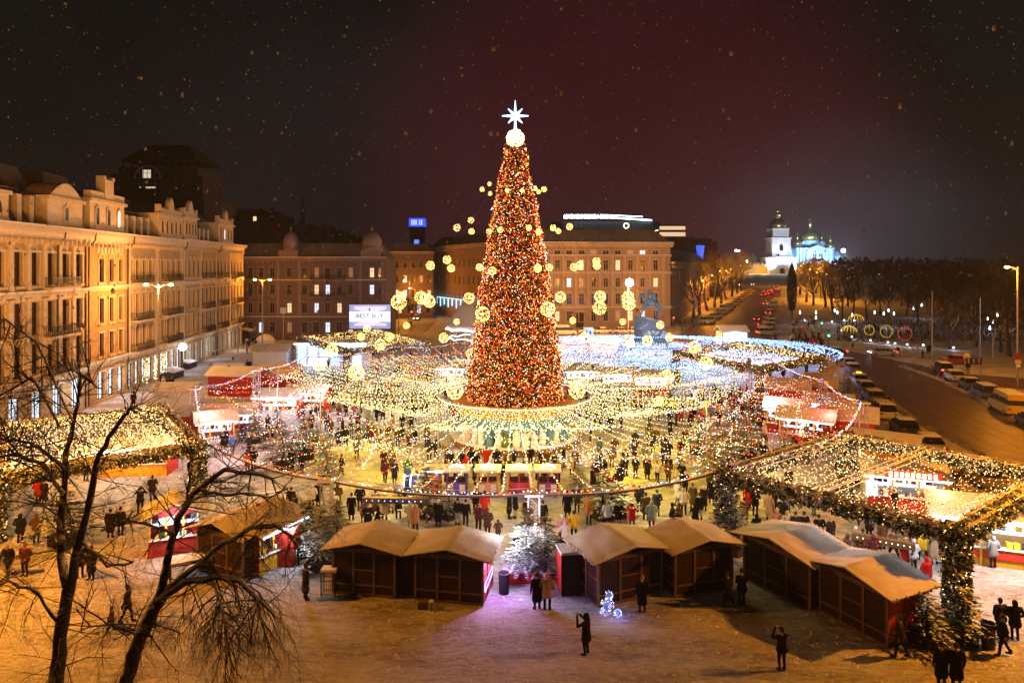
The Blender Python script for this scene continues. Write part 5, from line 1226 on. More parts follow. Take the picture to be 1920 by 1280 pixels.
c = P(525, 640); m = MB(); m.lathe([(1.9, 0), (1.9, 1.0), (1.4, 1.7), (.6, 2.1), (.02, 2.2)], n=14); obj('snowy_tent', m, tarp, loc=(c.x - 1, c.y - 6, 0), label='rounded snow-covered tent behind the kiosk with green panels', cat='tent')
for i, (px, py, w, rz, lab) in enumerate(((432, 822, 4.0, .25, 'white glowing stall with striped sign beside the red-costumed figure'), (398, 838, 3.0, .5, 'narrow dazzling stall at the near lattice mast'), (520, 785, 4.4, .0, 'bright stall strung with white lights, nearest the red huts'), (576, 776, 4.2, -.1, 'bright stall with a scalloped light rim past the slim pole'), (846, 722, 3.4, 0, 'brilliant white stall just behind the tree towards the billboard'))):
    c = P(px, py); stall(lab, (c.x, c.y + .6), rz, w, 2.0, 2.3, 3.0, red_board, white_m, lamp_p=110, seed=20 + i)
for i, (px, py, w, lab) in enumerate(((1090, 728, 4.0, 'lit stall beside the tree below the horseman statue'), (1160, 735, 4.2, 'lit stall with hanging lamps in the middle of the row below the statue'), (1222, 742, 4.4, 'red-fronted lit stall at the end of the row below the statue'))):
    c = P(px, py); stall(lab, (c.x, c.y + .6), 0, w, 2.0, 2.3, 3.0, red_board, red_board if i == 2 else white_m, lamp_p=100, seed=30 + i)
c = P(715, 712); hut('orange-lit wooden hut between the far arcade and the tree', (c.x + 5, c.y + 1), 4.6, 3, 2.2, 3.0, 0, ochre)
# blue-lit booth behind far arcade
c = P(600, 700); o = thing('ice_booth', 'glowing blue-white glass booth behind the distant arcade', 'booth', (c.x, c.y + 6, 0)); m = MB(); m.box(-5.5, 5.5, 0, 5, 0, 3.8); obj('wall', m, white_m, o)
for k in range(6): m = MB(); m.box(-5.2 + k * 1.75, -3.9 + k * 1.75, -.06, -.003, .3, 3.4); obj('lit_window', m, emat('ice_glow%d' % k, (.42, .68, 1), R.uniform(.8, 3.0)), o)
m = MB(); m.box(-5.8, 5.8, -.4, 5.2, 3.803, 4.0); obj('roof', m, snow, o); m = MB(); m.tube([(-5.7, -.45, 3.75), (5.7, -.45, 3.75)], .07, 6); obj('led_strip', m, led_white, o)
lamp((c.x - 3, c.y + 3, 3), 260, (.38, .6, 1), .3); lamp((c.x + 4, c.y + 3, 3), 260, (.38, .6, 1), .3); lamp((c.x + 16, c.y - 2, 4), 420, (.80, .80, 1), .5)
# billboard
c0 = Q(655, 616, 128); c1 = Q(732, 571, 128)
o = thing('billboard_screen', 'large white LED screen reading BEST BUY above the distant arcade', 'screen', (c0.x, 128, 0)); Wd = c1.x - c0.x; z0, z1 = c0.z, c1.z; Hh = z1 - z0
m = MB(); m.box(-.2, Wd + .2, .02, .7, z0 - .2, z1 + .2); obj('housing', m, dark_metal, o)
m = MB(); m.box(1, 1.4, .2, .6, 0, z0 - .2); m.box(Wd - 1.4, Wd - 1, .2, .6, 0, z0 - .2); obj('leg', m, dark_metal, o)
m = MB(); m.box(0, Wd, -.02, .015, z0, z1); sc_ = obj('screen_face', m, emat('screen_blue', (.42, .52, .95), .6, True), o)
sw = emat('screen_white', (.84, .92, 1), 1.25, True); sp_ = emat('screen_pink', (1, .72, .88), .85); st_ = emat('screen_text', (.10, .14, .28), .3)
m = MB(); m.box(0, Wd, -.05, -.023, z0 + Hh * .29, z0 + Hh * .71); obj('white_band', m, sw, sc_)
m = MB(); m.yprism([(Wd * .12, z0 + Hh * .12), (Wd * .9, z0 + Hh * .12), (Wd * .9, z0 + Hh * .2), (Wd * .68, z0 + Hh * .287), (Wd * .34, z0 + Hh * .287), (Wd * .12, z0 + Hh * .2)], -.045, -.023); m.yprism([(Wd * .12, z0 + Hh * .93), (Wd * .12, z0 + Hh * .82), (Wd * .34, z0 + Hh * .713), (Wd * .68, z0 + Hh * .713), (Wd * .9, z0 + Hh * .82), (Wd * .9, z0 + Hh * .93)], -.045, -.023); obj('pink_band', m, sp_, sc_)
def text(s_, size, loc, m, parent, rot=(PI / 2, 0, 0), name='lettering', ext=.01, sx=1):
    cu = bpy.data.curves.new(name, 'FONT'); cu.body = s_; cu.size = size; cu.extrude = ext; cu.align_x = 'CENTER'; cu.align_y = 'CENTER'; cu.materials.append(m); cu.offset = size * .012
    o = bpy.data.objects.new(name, cu); COL.objects.link(o); bpy.context.view_layer.update(); me_ = bpy.data.meshes.new_from_object(o.evaluated_get(bpy.context.evaluated_depsgraph_get())); bpy.data.objects.remove(o); o = bpy.data.objects.new(name, me_); COL.objects.link(o); o.location = loc; o.rotation_euler = rot; o.scale = (sx, 1, 1); o.parent = parent; return o
text('BEST BUY', 1.15, (Wd * .5, -.07, z0 + Hh * .52), st_, sc_, sx=1.05)
lamp((c0.x + Wd / 2, 124, (z0 + z1) / 2), 350, (.75, .82, 1), 1.0)
# two-tier lit carousel roof behind the tree
c = Q(888, 610, 112); o = thing('carousel', 'two-tiered carousel with white scalloped lights behind the tree', 'carousel', (c.x, 112, 0), 0, None, (.95, .95, 1.32))
m = MB(); m.lathe([(4.6, 4.3), (4.7, 4.9), (2.2, 7.4), (.3, 8.6), (.02, 9.0)], n=20); obj('roof', m, tarp, o); m = MB(); m.lathe([(.6, 0), (.6, 4.3)], n=10); m.lathe([(4.2, 0), (4.2, .4), (.02, .41)], n=20); obj('core', m, white_m, o)
for zz, rr_ in ((4.35, 4.8), (3.2, 4.3)): m = MB(); m.tube([(rr_ * math.cos(2 * PI * k / 64), rr_ * math.sin(2 * PI * k / 64), zz + .22 * abs(math.sin(k * PI / 8))) for k in range(65)], .07, 5); obj('light_rim', m, led_white, o)
m = MB()
for k in range(10): a = 2 * PI * k / 10; m.tube([(4 * math.cos(a), 4 * math.sin(a), .4), (4 * math.cos(a), 4 * math.sin(a), 4.3)], .06, 5)
obj('post', m, gold_m, o); lamp((c.x, 106.5, 3.6), 200, (.9, .95, 1), .4)
# right red cluster
for i, (px, py, w, rz, lab) in enumerate(((1520, 835, 4.4, -.55, 'red stall with cold white lamps nearest the arcade corner'), (1482, 812, 3.6, -.45, 'white-lit stall with a blue-white sign strip in the red cluster'), (1560, 800, 4.2, -.5, 'red stall strung with red lights by the parked cars'))):
    c = P(px, py); stall(lab, (c.x, c.y + .8), rz, w, 2.2, 2.3, 3.1, red_board, red_board, lamp_p=70, seed=40 + i)
for i, (px, py, lab) in enumerate(((1480, 765, 'hut with broad snowy roof at the back of the red cluster'), (1530, 758, 'gabled snowy-roofed hut behind the sign-strip stall'), (1592, 830, 'red hut under dense red bulbs beside the lattice mast'))):
    c = P(px, py); hut(lab, (c.x, c.y), 4.2, 3, 2.3, 3.3, -.5, red_board, group='snow-roofed red huts by the parked cars')
c = P(1530, 742); o = kiosk('white_kiosk', 'small white-framed glowing kiosk under the far arcade pillar', c, 2.6, 2, 2.4, .4, white_m, snow, 0, emat('kiosk_glow', (.7, .85, 1), 1.2))
for i, (px, py, rz, lab) in enumerate(((1660, 868, -.6, 'flat snow-covered tent roof beside the lattice mast and cars'), (1690, 905, -.6, 'second flat snow-covered tent roof behind the near arcade'))):
    c = P(px, py); hut(lab, (c.x, c.y), 4.5, 3.2, 2.0, 2.5, rz, tarp, group='snowy tents by the parked cars', cat='tent')
# under the near arcade
c = P(1700, 955); o = stall('food stall with red letter sign and blue menu board under the near arcade', (c.x, c.y + .6), -.30, 4.6, 2.2, 2.3, 2.9, tarp, red_board, lamp_p=60, lampc=(1, .95, .85), seed=50)
m = MB(); m.box(-1.3, 1.9, -1.75, -1.66, 2.35, 2.85); sgn = obj('sign_board', m, emat('red_sign', (1, .05, .02), 1.1), o); m = MB(); rr = random.Random(2)
for k in range(9): m.box(-1.1 + k * .32, -.92 + k * .32, -1.775, -1.753, 2.45, 2.75)
obj('sign_letter', m, b_warm, sgn); m = MB(); m.box(-2.4, -1.7, -1.5, -1.4, 1.0, 2.0)
mb_ = obj('menu_board', m, emat('menu_blue', (.35, .6, 1), 1.4), o); m = MB()
for k in range(5): m.box(-2.32, -1.82, -1.53, -1.503, 1.1 + k * .17, 1.17 + k * .17)
obj('menu_line', m, emat('menu_white', (.9, .95, 1), 2), mb_)
c = P(1668, 918); o = thing('carousel', 'small gold-lit round kiosk roof under the near arcade', 'round kiosk', (c.x, c.y, 0)); m = MB(); m.lathe([(1.9, 2.3), (1.9, 2.6), (1.2, 3.1), (.02, 3.4)], n=18); obj('roof', m, ring_m, o); m = MB(); m.lathe([(1.4, 0), (1.4, 2.3)], n=14); obj('wall', m, red_board, o)
m = MB()
for k in range(70): a = 2 * PI * k / 70; m.octa((1.93 * math.cos(a), 1.93 * math.sin(a), 2.3 + .3 * (k % 2)), .04)
for k in range(60): a = 2 * PI * k / 30; m.octa((1.43 * math.cos(a), 1.43 * math.sin(a), 1.0 + .8 * (k % 2)), .035)
obj('bulb', m, b_warm, o); lamp((c.x, c.y - 2.4, 2.2), 35, (1, .85, .6), .2)
# right front stall (yellow/red) and its roof
c = P(1880, 1062); o = stall('yellow and red counter stall glowing white at the frame edge', (c.x + .4, c.y + 1.0), -.36, 6.4, 2.3, 2.5, 3.3, ochre, yellow_board, lamp_p=420, lampc=(.84, .92, 1), gl=emat('front_stall_glow', (.78, .9, 1), 1.6), seed=60)
m = MB(); m.box(-3.1, 3.1, -1.26, -1.18, .42, .78); obj('red_panel', m, red_board, o)
for x in (-3.15, -1.05, 1.05, 3.15): m = MB(); m.box(x - .06, x + .06, -1.30, -1.19, 0, .95); obj('batten', m, yellow_board, o)
c = P(1840, 1185); lamp((c.x, c.y + 2, 3.6), 260, (.9, .93, 1), .3)
# plank bench boards behind huts
for (px, py, L_, rz, lab) in ((748, 985, 4.2, -.05, 'wooden snack bar counter strung with tiny blue lights behind the first hut'), (1668, 1060, 3.0, -.55, 'long plank counter behind the yellow-roofed hut nearest the pillar')):
    c = P(px, py); o = thing('bar_counter', lab, 'counter', (c.x - L_ / 2 - .3, c.y + .5, 0), rz); m = MB(); m.box(0, L_, 0, .35, 1.2, 1.55); m.box(.1, .2, .1, .25, 0, 1.2); m.box(L_ - .2, L_ - .1, .1, .25, 0, 1.2); obj('board', m, wood_trim, o); m = MB()
    for k in range(10): m.octa((.3 + k * L_ / 11, -.04, 1.4), .03)
    obj('bulb', m, b_blue if px < 900 else b_warm, o)
# ================================================================== LITTLE TRAIN
loc_blue = mat('engine_blue', (.08, .09, .35), .4); cols = [mat('carriage_violet', (.10, .05, .22), .5), mat('carriage_orange', (.55, .22, .04), .5), mat('carriage_red', (.50, .04, .03), .5), mat('carriage_maroon', (.20, .03, .05), .5)]
trim_w = mat('cream_trim', (.65, .55, .40), .5)
for i, px in enumerate((857, 915, 973, 1027)):
    c = P(px, 927); o = thing('train_carriage', ['violet little-train carriage just behind the glowing engine', 'orange little-train carriage with dark open windows', 'red little-train carriage with double doors', 'maroon little-train carriage at the tail by the mast'][i], 'train carriage', (c.x, c.y, 0), 0, 'little train carriages')
    w, d, h = 1.45, 1.1, 1.75; m = MB(); m.box(-w / 2, w / 2, -d / 2, d / 2, .25, 1.0)
    for x in (-w / 2 + .05, 0, w / 2 - .05):
        for y in (-d / 2 + .05, d / 2 - .05): m.box(x - .05, x + .05, y - .05, y + .05, 1.003, h)
    obj('body', m, cols[i], o); m = MB(); m.box(-w / 2 - .2, w / 2 + .2, -d / 2 - .2, d / 2 + .2, h, h + .08); r_ = obj('roof', m, trim_w, o)
    m = MB(); m.box(-w / 2 - .2, w / 2 + .2, -d / 2 - .2, d / 2 + .2, h + .083, h + .2); m.yprism([(-.55, h + .203), (.55, h + .203), (.3, h + .38), (0, h + .45), (-.3, h + .38)], -.12, .12); obj('snow_cap', m, snow, r_)
    m = MB(); m.tube([(-.55, -.18, h + .2), (-.3, -.18, h + .38), (0, -.18, h + .45), (.3, -.18, h + .38), (.55, -.18, h + .2)], .03, 5); obj('led_strip', m, led_white, r_)
    for x in (-.62, .2): m = MB(); m.box(x, x + .4, -d / 2 - .03, -d / 2 - .003, .35, .9); obj('side_panel', m, trim_w if i != 2 else cols[2], o)
    m = MB(); m.box(-w / 2 + .1, w / 2 - .1, -.15, .15, .6, 1.25); obj('bench', m, wood_dark, o)
    for x in (-.5, .5):
        for y in (-.52, .52): m = MB(); m.tube([(x, y - .05, .2), (x, y + .05, .2)], .2, 12); obj('wheel', m, dark_metal, o)
    lamp((c.x, c.y - 1.1, .7), 8, (.25, .35, 1), .1)
c = P(795, 925); o = thing('train_engine', 'little blue-lit steam engine with red cab heading the train', 'train engine', (c.x, c.y, 0))
m = MB(); m.box(.1, 1.2, -.55, .55, .25, 1.0); obj('cab', m, cols[2], o)
m = MB(); m.tube([(-1.4, 0, .85), (.1, 0, .85)], .42, 14); bo_ = obj('boiler', m, loc_blue, o); m = MB(); m.box(-1.6, .1, -.4, .4, .2, .42); obj('frame', m, loc_blue, o)
m = MB(); m.tube([(-1.1, 0, 1.25), (-1.1, 0, 1.7), (-1.1, 0, 1.85)], [.11, .12, .2], 10); obj('chimney', m, loc_blue, bo_)
m = MB()
for x in (-1.35, -.9, -.4): m.tube([(x, .45 * math.cos(t_), .85 + .45 * math.sin(t_)) for t_ in np.linspace(-.6, 3.7, 14)], .035, 5)
obj('light_hoop', m, emat('hoop_blue', (.5, .65, 1), 7), bo_)
m = MB()
for x in (.15, 1.15):
    for y in (-.5, .5): m.box(x - .04, x + .04, y - .04, y + .04, 1.003, 1.75)
obj('post', m, loc_blue, o); m = MB(); m.box(-.05, 1.4, -.7, .7, 1.75, 1.9); r_ = obj('roof', m, snow, o); m = MB(); m.tube([(-.05, -.72, 1.74), (1.4, -.72, 1.74)], .04, 5); obj('led_strip', m, led_white, r_)
for x in (-1.3, -.6, .3, .9):
    for y in (-.5, .5): m = MB(); m.tube([(x, y - .05, .24), (x, y + .05, .24)], .24, 12); obj('wheel', m, dark_metal, o)
lamp((c.x - .5, c.y - 1.3, 1.2), 40, (.35, .45, 1), .15); lamp((c.x - 1.6, c.y + 1.3, .8), 25, (.2, .3, 1), .15)
# ================================================================== FIR TREES IN TUBS
def fir_mesh(h, r, n, seed, snowy=.5, base=.35):
    rr = random.Random(seed); m = MB()
    tr_ = MB(); tr_.tube([(0, 0, 0), (0, 0, h * .92)], [.06 * r + .03, .01], 6)
    whorls = int(h / .16)
    for w_ in range(whorls):
        t_ = w_ / whorls; z = base + (h - base) * t_; rad = r * (1 - t_) ** .85 * rr.uniform(.85, 1.12) + .04; nb = max(5, int(15 * (1 - t_ * .6)))
        for b_ in range(nb):
            a = rr.uniform(0, 2 * PI); L_ = rad * rr.uniform(.75, 1.1); k = max(3, int(n * L_ / r))
            for j in range(k):
                s_ = (j + .6) / k; q = Vector((math.cos(a) * L_ * s_, math.sin(a) * L_ * s_, z - .22 * L_ * s_ + .05))
                d = Vector((math.cos(a + rr.uniform(-.9, .9)), math.sin(a + rr.uniform(-.9, .9)), rr.uniform(-.25, .2))) * rr.uniform(.16, .28)
                sd_ = Vector((-d.y, d.x, 0)).normalized() * rr.uniform(.05, .085); up = Vector((0, 0, .012))
                m.add([q - sd_, q + sd_, q + d + sd_ * .3, q + d - sd_ * .3], [(0, 1, 2, 3)], 0)
                if rr.random() < snowy: m.add([q - sd_ * .8 + up, q + sd_ * .8 + up, q + d * .85 + sd_ * .4 + up * 2, q + d * .85 - sd_ * .4 + up * 2], [(0, 1, 2, 3)], 1)
    return tr_.mesh('trunk', [bark]), m.mesh('foliage', [fir, fsnow])
FM = [fir_mesh(2.6, 1.15, 9, 1, .85), fir_mesh(2.2, 1.3, 9, 2, .55), fir_mesh(3.2, 1.4, 10, 3, .9), fir_mesh(1.9, 1.35, 10, 4, .6)]
tub = MB(); tub.box(-.45, .45, -.45, .45, 0, .42); tub.box(-.5, .5, -.5, .5, .42, .48); tubm = tub.mesh('tub', [wood_dark])
firs = [(800, 968, 1, 1.25, 'snow-tipped fir in a dark tub in front of the little engine'), (842, 972, 3, .9, 'low bushy fir beside the larger tubbed fir near the engine'), (1130, 972, 1, 1.2, 'frosted fir in a tub behind the person in an orange coat'), (1160, 968, 3, 1.0, 'broad fir in a tub near the lone red coat'),
        (988, 1082, 2, 1.0, 'white frosted fir at the mast foot nearest the litter bin'), (1022, 1085, 0, 1.1, 'white frosted fir at the mast foot nearest the embracing pair'), (530, 880, 1, 1.25, 'dark fir spangled with lights near the red-costumed figure'), (612, 905, 2, .95, 'white frosted fir behind the side lattice mast'),
        (570, 860, 1, 1.35, 'tall dark fir in the crowd before the bright stalls'), (478, 830, 2, .9, 'frosted fir at the bright stalls'), (520, 828, 2, .9, 'frosted fir second from the bright stalls'), (1340, 905, 2, 1.0, 'frosted fir under the corner of the near arcade'), (1310, 850, 1, 1.2, 'green fir among the plaza crowd before the red cluster'),
        (1355, 870, 1, 1.15, 'dark fir spangled red beside the near arcade corner'), (1400, 860, 2, 1.25, 'large white frosted fir by the red cluster'), (1375, 830, 2, 1.0, 'white fir between the statue stalls and red cluster'), (1470, 870, 2, .9, 'frosted fir at the foot of the red cluster stalls'), (575, 1040, 1, 1.2, 'dark fir next to the small red booth'),
        (632, 1052, 2, .95, 'bluish frosted fir behind the first hut'), (600, 1065, 0, 1.1, 'snowy fir between the booth and first hut'), (1380, 1038, 2, .95, 'snow-laden fir at the foot of the side arcade pillar'), (1352, 1032, 2, .8, 'small white fir against the side arcade pillar'),
        (1738, 1206, 3, .95, 'snowy fir crowding the near pillar on the hut side'), (1806, 1200, 3, 1.0, 'dark snow-dusted fir on the bin side of the near pillar'), (1775, 1235, 0, .0, 'fir directly in front of the near arcade pillar'), (1600, 905, 2, .9, 'frosted blue-lit fir under the near arcade'), (1905, 1065, 2, 0, 'frosted fir at the counter stall by the frame edge'),
        (1180, 905, 1, .0, ''), (1085, 930, 0, .8, 'small frosted fir behind the tail carriage'), (760, 905, 0, .0, ''), (1590, 760, 2, 1.1, 'frosted fir beside the starburst ornament'), (1600, 800, 1, 1.1, 'snowy fir between the lattice mast and parked cars'), (120, 1020, 1, 1.3, 'dark fir in a tub behind the bare trees'), (1515, 905, 0, 0, ''), (690, 820, 2, .75, 'light fir in the plaza crowd'), (1420, 800, 1, .9, 'dark fir under the arcade pillar near the red cluster')]
for (px, py, k, s_, lab) in firs:
    if s_ <= 0: continue
    c = P(px, py); o = thing('fir_tree', lab, 'fir tree', (c.x, c.y, 0), R.uniform(0, 6), 'small firs in tubs', s_)
    link('tub', tubm, o); link('trunk', FM[k][0], o, (0, 0, .4)); link('foliage', FM[k][1], o, (0, 0, .4))
c = P(1000, 1096); m = MB(); m.box(-1.6, 1.6, -.5, .6, 0, .5); o = obj('red_planter', m, red_board, loc=(c.x, c.y + .6, 0), label='long red planter with snow under the two frosted firs', cat='planter'); m = MB(); m.box(-1.6, 1.6, -.5, .6, .503, .62); obj('snow_cap', m, snow, o)
# starburst ornament
c = P(1562, 760); o = thing('starburst', 'spiky pale starburst ornament at the corner of the far arcade', 'ornament', (c.x, c.y, 0)); m = MB(); rr = random.Random(3)
for k in range(34): d = Vector((rr.gauss(0, 1), rr.gauss(0, .6), rr.gauss(0, 1))).normalized() * rr.uniform(1.6, 2.6); m.tube([Vector((0, 0, 4.3)), Vector((0, 0, 4.3)) + d], [.09, .01], 4)
obj('spike', m, mat('pale_straw', (.60, .45, .40), .7), o); m = MB(); m.tube([(0, 0, 0), (0, 0, 4.3)], .06, 6); obj('post', m, metal, o)
# litter bins
for (px, py, h, lab) in ((945, 1111, 1.0, 'black litter bin standing alone on violet-lit snow'), (1853, 1213, 1.05, 'dark litter bin beside the near arcade pillar')):
    c = P(px, py); o = thing('litter_bin', lab, 'litter bin', (c.x, c.y, 0)); m = MB(); m.lathe([(.25, 0), (.27, h - .05), (.29, h - .05), (.29, h), (.24, h), (.22, h - .3)], n=20); obj('bin_body', m, dark_metal, o); m = MB(); m.lathe([(.02, h - .28), (.21, h - .29)], n=16); obj('bin_liner', m, dark_metal, o)
# light animal on the snow (generic dog-shaped wire figure)
c = P(1143, 1150); o = thing('light_figure', 'small wire animal figure glowing blue and white on the snow', 'light ornament', (c.x, c.y, 0)); m = MB(); rr = random.Random(8)
for (cc, rad, n) in (((-.1, 0, .42), .30, 60), ((-.05, 0, .85), .2, 40), ((.35, -.2, .14), .17, 40), ((-.35, -.05, .15), .12, 16)):
    for k in range(n): d = Vector((rr.gauss(0, 1), rr.gauss(0, 1), rr.gauss(0, 1))).normalized(); m.octa(Vector(cc) + d * rad, .013, rr.choice([0, 0, 1, 1, 2]))
obj('bulb', m, [b_white, b_blue, b_gold], o); m = MB()
for (cc, rad) in (((-.1, 0, .42), .29), ((-.05, 0, .85), .19), ((.35, -.2, .14), .13)): m.ball(cc, rad * .8, 8, 6)
m.tube([(-.2, -.05, .1), (-.1, 0, .42), (-.05, 0, .85)], .08, 5); obj('body', m, mat('frosted_wire', (.30, .45, .8), .5), o)
lamp((c.x + .35, c.y - .45, .35), 9, (.10, .18, 1), .1); lamp((c.x - .1, c.y - .6, .7), 6, (.4, .55, 1), .1)
# ================================================================== CARS
black_gl = mat('car_glass', (.01, .01, .012), .1, (.015, .015, .015), spec=.5); tyre = mat('tyre', (.015, .015, .015), .8); rimm = mat('wheel_rim', (.25, .25, .26), .4, metal=.7)
paints = {k: mat('car_paint_' + k, v, .35, tuple(x * .85 for x in v), .8, spec=.5) for k, v in dict(white=(.55, .54, .52), black=(.018, .018, .02), grey=(.16, .16, .17), red=(.28, .02, .02), green=(.03, .07, .06), yellow=(.55, .38, .07), blue=(.05, .08, .14), silver=(.35, .35, .36)).items()}
def hull(m, secs, mi=0):
    """secs: list of (x, [(y,z)...]) rings with equal counts"""
    n = len(secs[0][1]); vs = []
    for x, r in secs: vs += [(x, y, z) for y, z in r]
    fs = [tuple(range(n))[::-1], tuple(range((len(secs) - 1) * n, len(secs) * n))]
    for i in range(len(secs) - 1):
        for k in range(n): fs.append((i * n + k, i * n + (k + 1) % n, (i + 1) * n + (k + 1) % n, (i + 1) * n + k))
    m.add(vs, fs, mi)
def ringz(w, z0, z1, t=.08): return [(-w + .05, z0), (w - .05, z0), (w, z0 + .15), (w, z1 - t), (w - t, z1), (-w + t, z1), (-w, z1 - t), (-w, z0 + .15)]
def car_proto(kind, paint):
    o = thing('parked_car', 'parked car', 'car', (0, 0, -50)); b = MB(); L_ = dict(sedan=4.5, suv=4.6, hatch=4.1, van=5.6)[kind]; h = L_ / 2; w = .90 if kind != 'van' else 1.0
    # front of the car towards -y ; build along x then rotate by using x as length
    if kind == 'van':
        hull(b, [(-h, ringz(w * .85, .4, .8)), (-h + .3, ringz(w, .32, 1.05)), (-h + .9, ringz(w, .3, 1.2)), (h - .1, ringz(w, .3, 1.25)), (h, ringz(w * .97, .35, 1.2))])
        top = [(-h + .9, ringz(w * .97, 1.2, 1.24, .02)), (-h + 1.75, ringz(w * .90, 1.21, 2.2)), (h - .25, ringz(w * .90, 1.21, 2.3)), (h - .02, ringz(w * .94, 1.21, 2.15))]
    else:
        hz_ = .95 if kind != 'suv' else 1.05; hull(b, [(-h, ringz(w * .82, .42, .68)), (-h + .25, ringz(w * .95, .3, .8)), (-h + 1.1, ringz(w, .25, hz_ - .03)), (0, ringz(w, .25, hz_)), (h - .8, ringz(w, .25, hz_)), (h - .15, ringz(w * .95, .3, hz_ - .05)), (h, ringz(w * .85, .45, hz_ - .2))])
        ht = 1.45 if kind != 'suv' else 1.75; back = dict(sedan=h - .75, suv=h - .12, hatch=h - .2)[kind]; bt_ = dict(sedan=h - 1.35, suv=h - .35, hatch=h - .75)[kind]
        top = [(-h + 1.0, ringz(w * .92, hz_ - .02, hz_ + .01, .01)), (-h + 1.75, ringz(w * .78, hz_ - .01, ht)), (bt_, ringz(w * .78, hz_ - .01, ht)), (back, ringz(w * .90, hz_ - .02, hz_ + .02, .01))]
    obj('body', b, paint, o, smooth=False)
    g = MB(); hull(g, top); cab = obj('cabin', g, black_gl, o)
    r = MB(); a, c = top[1][0], top[2][0]; zt = top[1][1][4][1]; ww = w * (.80 if kind != 'van' else .93)
    if kind == 'van': hull(r, [(a - .02, ringz(ww * .98, 1.8, 2.22)), (c + .25, ringz(ww * .98, 1.75, 2.33))])
    else: r.box(a - .05, c + .05, -ww, ww, zt - .05, zt + .02)
    for x in (a + .02, (a + c) / 2, c - .02):
        for s_ in (-1, 1): r.box(x - .04, x + .04, s_ * ww - .03, s_ * ww + .03, zt - .48, zt - .04)
    obj('roof', r, paint, o)
    s = MB(); s.box(a, c, -ww * .96, ww * .96, zt + .023 if kind != 'van' else 2.34, zt + .10 if kind != 'van' else 2.42); 
    if kind != 'van': s.box(-h + .3, -h + 1.0, -w * .85, w * .85, .9 if kind != 'suv' else .98, .96 if kind != 'suv' else 1.06)
    obj('snow_cap', s, snow, o)
    for x in (-h + .85, h - .85):
        for s_ in (-1, 1): 
            t_ = MB(); t_.tube([(x, s_ * (w - .2), .32), (x, s_ * (w + .01), .32)], .32, 14); q = obj('wheel', t_, tyre, o); t2 = MB(); t2.tube([(x, s_ * (w + .012), .32), (x, s_ * (w + .03), .32)], .2, 10); obj('rim', t2, rimm, q)
    for s_ in (-1, 1):
        t_ = MB(); t_.box(-h + .0, -h + .16, s_ * w * .62 - .16, s_ * w * .62 + .16, .6, .74); obj('headlight', t_, head_off, o)
        t_ = MB(); t_.box(h - .12, h + .01, s_ * w * .72 - .14, s_ * w * .72 + .14, .72, .9); obj('taillight', t_, tail_off, o)
    return o
head_off = mat('unlit_headlight', (.3, .32, .34), .2); tail_off = mat('unlit_taillight', (.25, .02, .02), .3)
protos = {}
for kd in ('sedan', 'suv', 'hatch', 'van'): protos[kd] = car_proto(kd, paints['white'])
used_p = set()
def car(kd, colr, px, py, ang, label, lit=None, group='cars parked along the kerb', taxi=False, off=(0, 0)):
    """ang: heading of the car's nose in degrees, 0 = +X"""
    c = P(px, py); pr = protos[kd]
    sw_ = {'car_paint_white': paints[colr]} if colr != 'white' else {}
    if 'snow-covered' in label or 'thick snow' in label: sw_ = {'car_paint_white': snow_roof_m}
    if lit and 't' in lit: sw_['unlit_taillight'] = tail_e
    if lit and 'h' in lit: sw_['unlit_headlight'] = head_e
    r = dup(pr, (c.x + off[0], c.y + off[1], gz(c.y)), math.radians(ang + 180), label=label, group=group, swap=sw_)
    r.name = 'parked_car' if not lit else 'moving_car'
    if c.y > 195: r.rotation_euler[1] = 0
    if taxi: m = MB(); m.box(-.2, .2, -.3, .3, 1.55, 1.7); obj('taxi_sign', m, emat('taxi_glow', (1, .6, .05), 3), r)
    return r
rd = math.degrees(math.atan2(P(1622, 716).y - P(1870, 868).y, P(1622, 716).x - P(1870, 868).x))
near_row = [('suv', 'grey', 1848, 905, 'last snow-dusted car half hidden behind the near arcade beam'), ('sedan', 'silver', 1745, 845, 'snow-capped pale car with snowy branches in front of it'), ('sedan', 'black', 1700, 812, 'black car with a snowy bonnet in the kerb row'), ('suv', 'white', 1658, 782, 'white car with its door side to the road in the kerb row'), ('hatch', 'grey', 1640, 752, 'dark hatchback with white pillars in the kerb row'), ('sedan', 'black', 1625, 735, 'dark car in the kerb row between the taxi and the hatchback'), ('sedan', 'white', 1613, 720, 'white taxi with a glowing yellow roof sign'), ('hatch', 'grey', 1600, 698, 'grey car parked ahead of the taxi'), ('sedan', 'black', 1592, 688, 'farthest dark car of the kerb row near the crossing')]
for i, (k, cl, px, py, lab) in enumerate(near_row): car(k, cl, px, py, rd, lab, taxi=(i == 6), off=(-.2, 0))
far_row = [('van', 'yellow', 1888, 772, 'yellow van parked facing up the road'), ('suv', 'blue', 1845, 745, 'bluish car parked ahead of the yellow van'), ('sedan', 'green', 1818, 728, 'dark green car with snow on its boot'), ('sedan', 'white', 1790, 713, 'white sedan parked behind the dark off-roader'), ('sedan', 'black', 1935, 800, 'dark car cut by the frame edge')]
rd2 = math.degrees(math.atan2(P(1765, 712).y - P(1985, 824).y, P(1765, 712).x - P(1985, 824).x))
for k, cl, px, py, lab in far_row: car(k, cl, px, py, rd2, lab)
car('suv', 'black', 1768, 700, rd2, 'dark off-roader with snowy roof and red tail lights', lit='t'); car('sedan', 'red', 1792, 682, 165, 'red car with bright tail lights entering the crossing', lit='t')
car('sedan', 'silver', 1655, 667, 172, 'pale saloon crossing in front of the crosswalk', lit='ht'); car('sedan', 'black', 1563, 666, 160, 'dark saloon waiting beside the far arcade corner', lit='t')
sd = math.degrees(math.atan2(141, 69))
rr = random.Random(77); k = 0
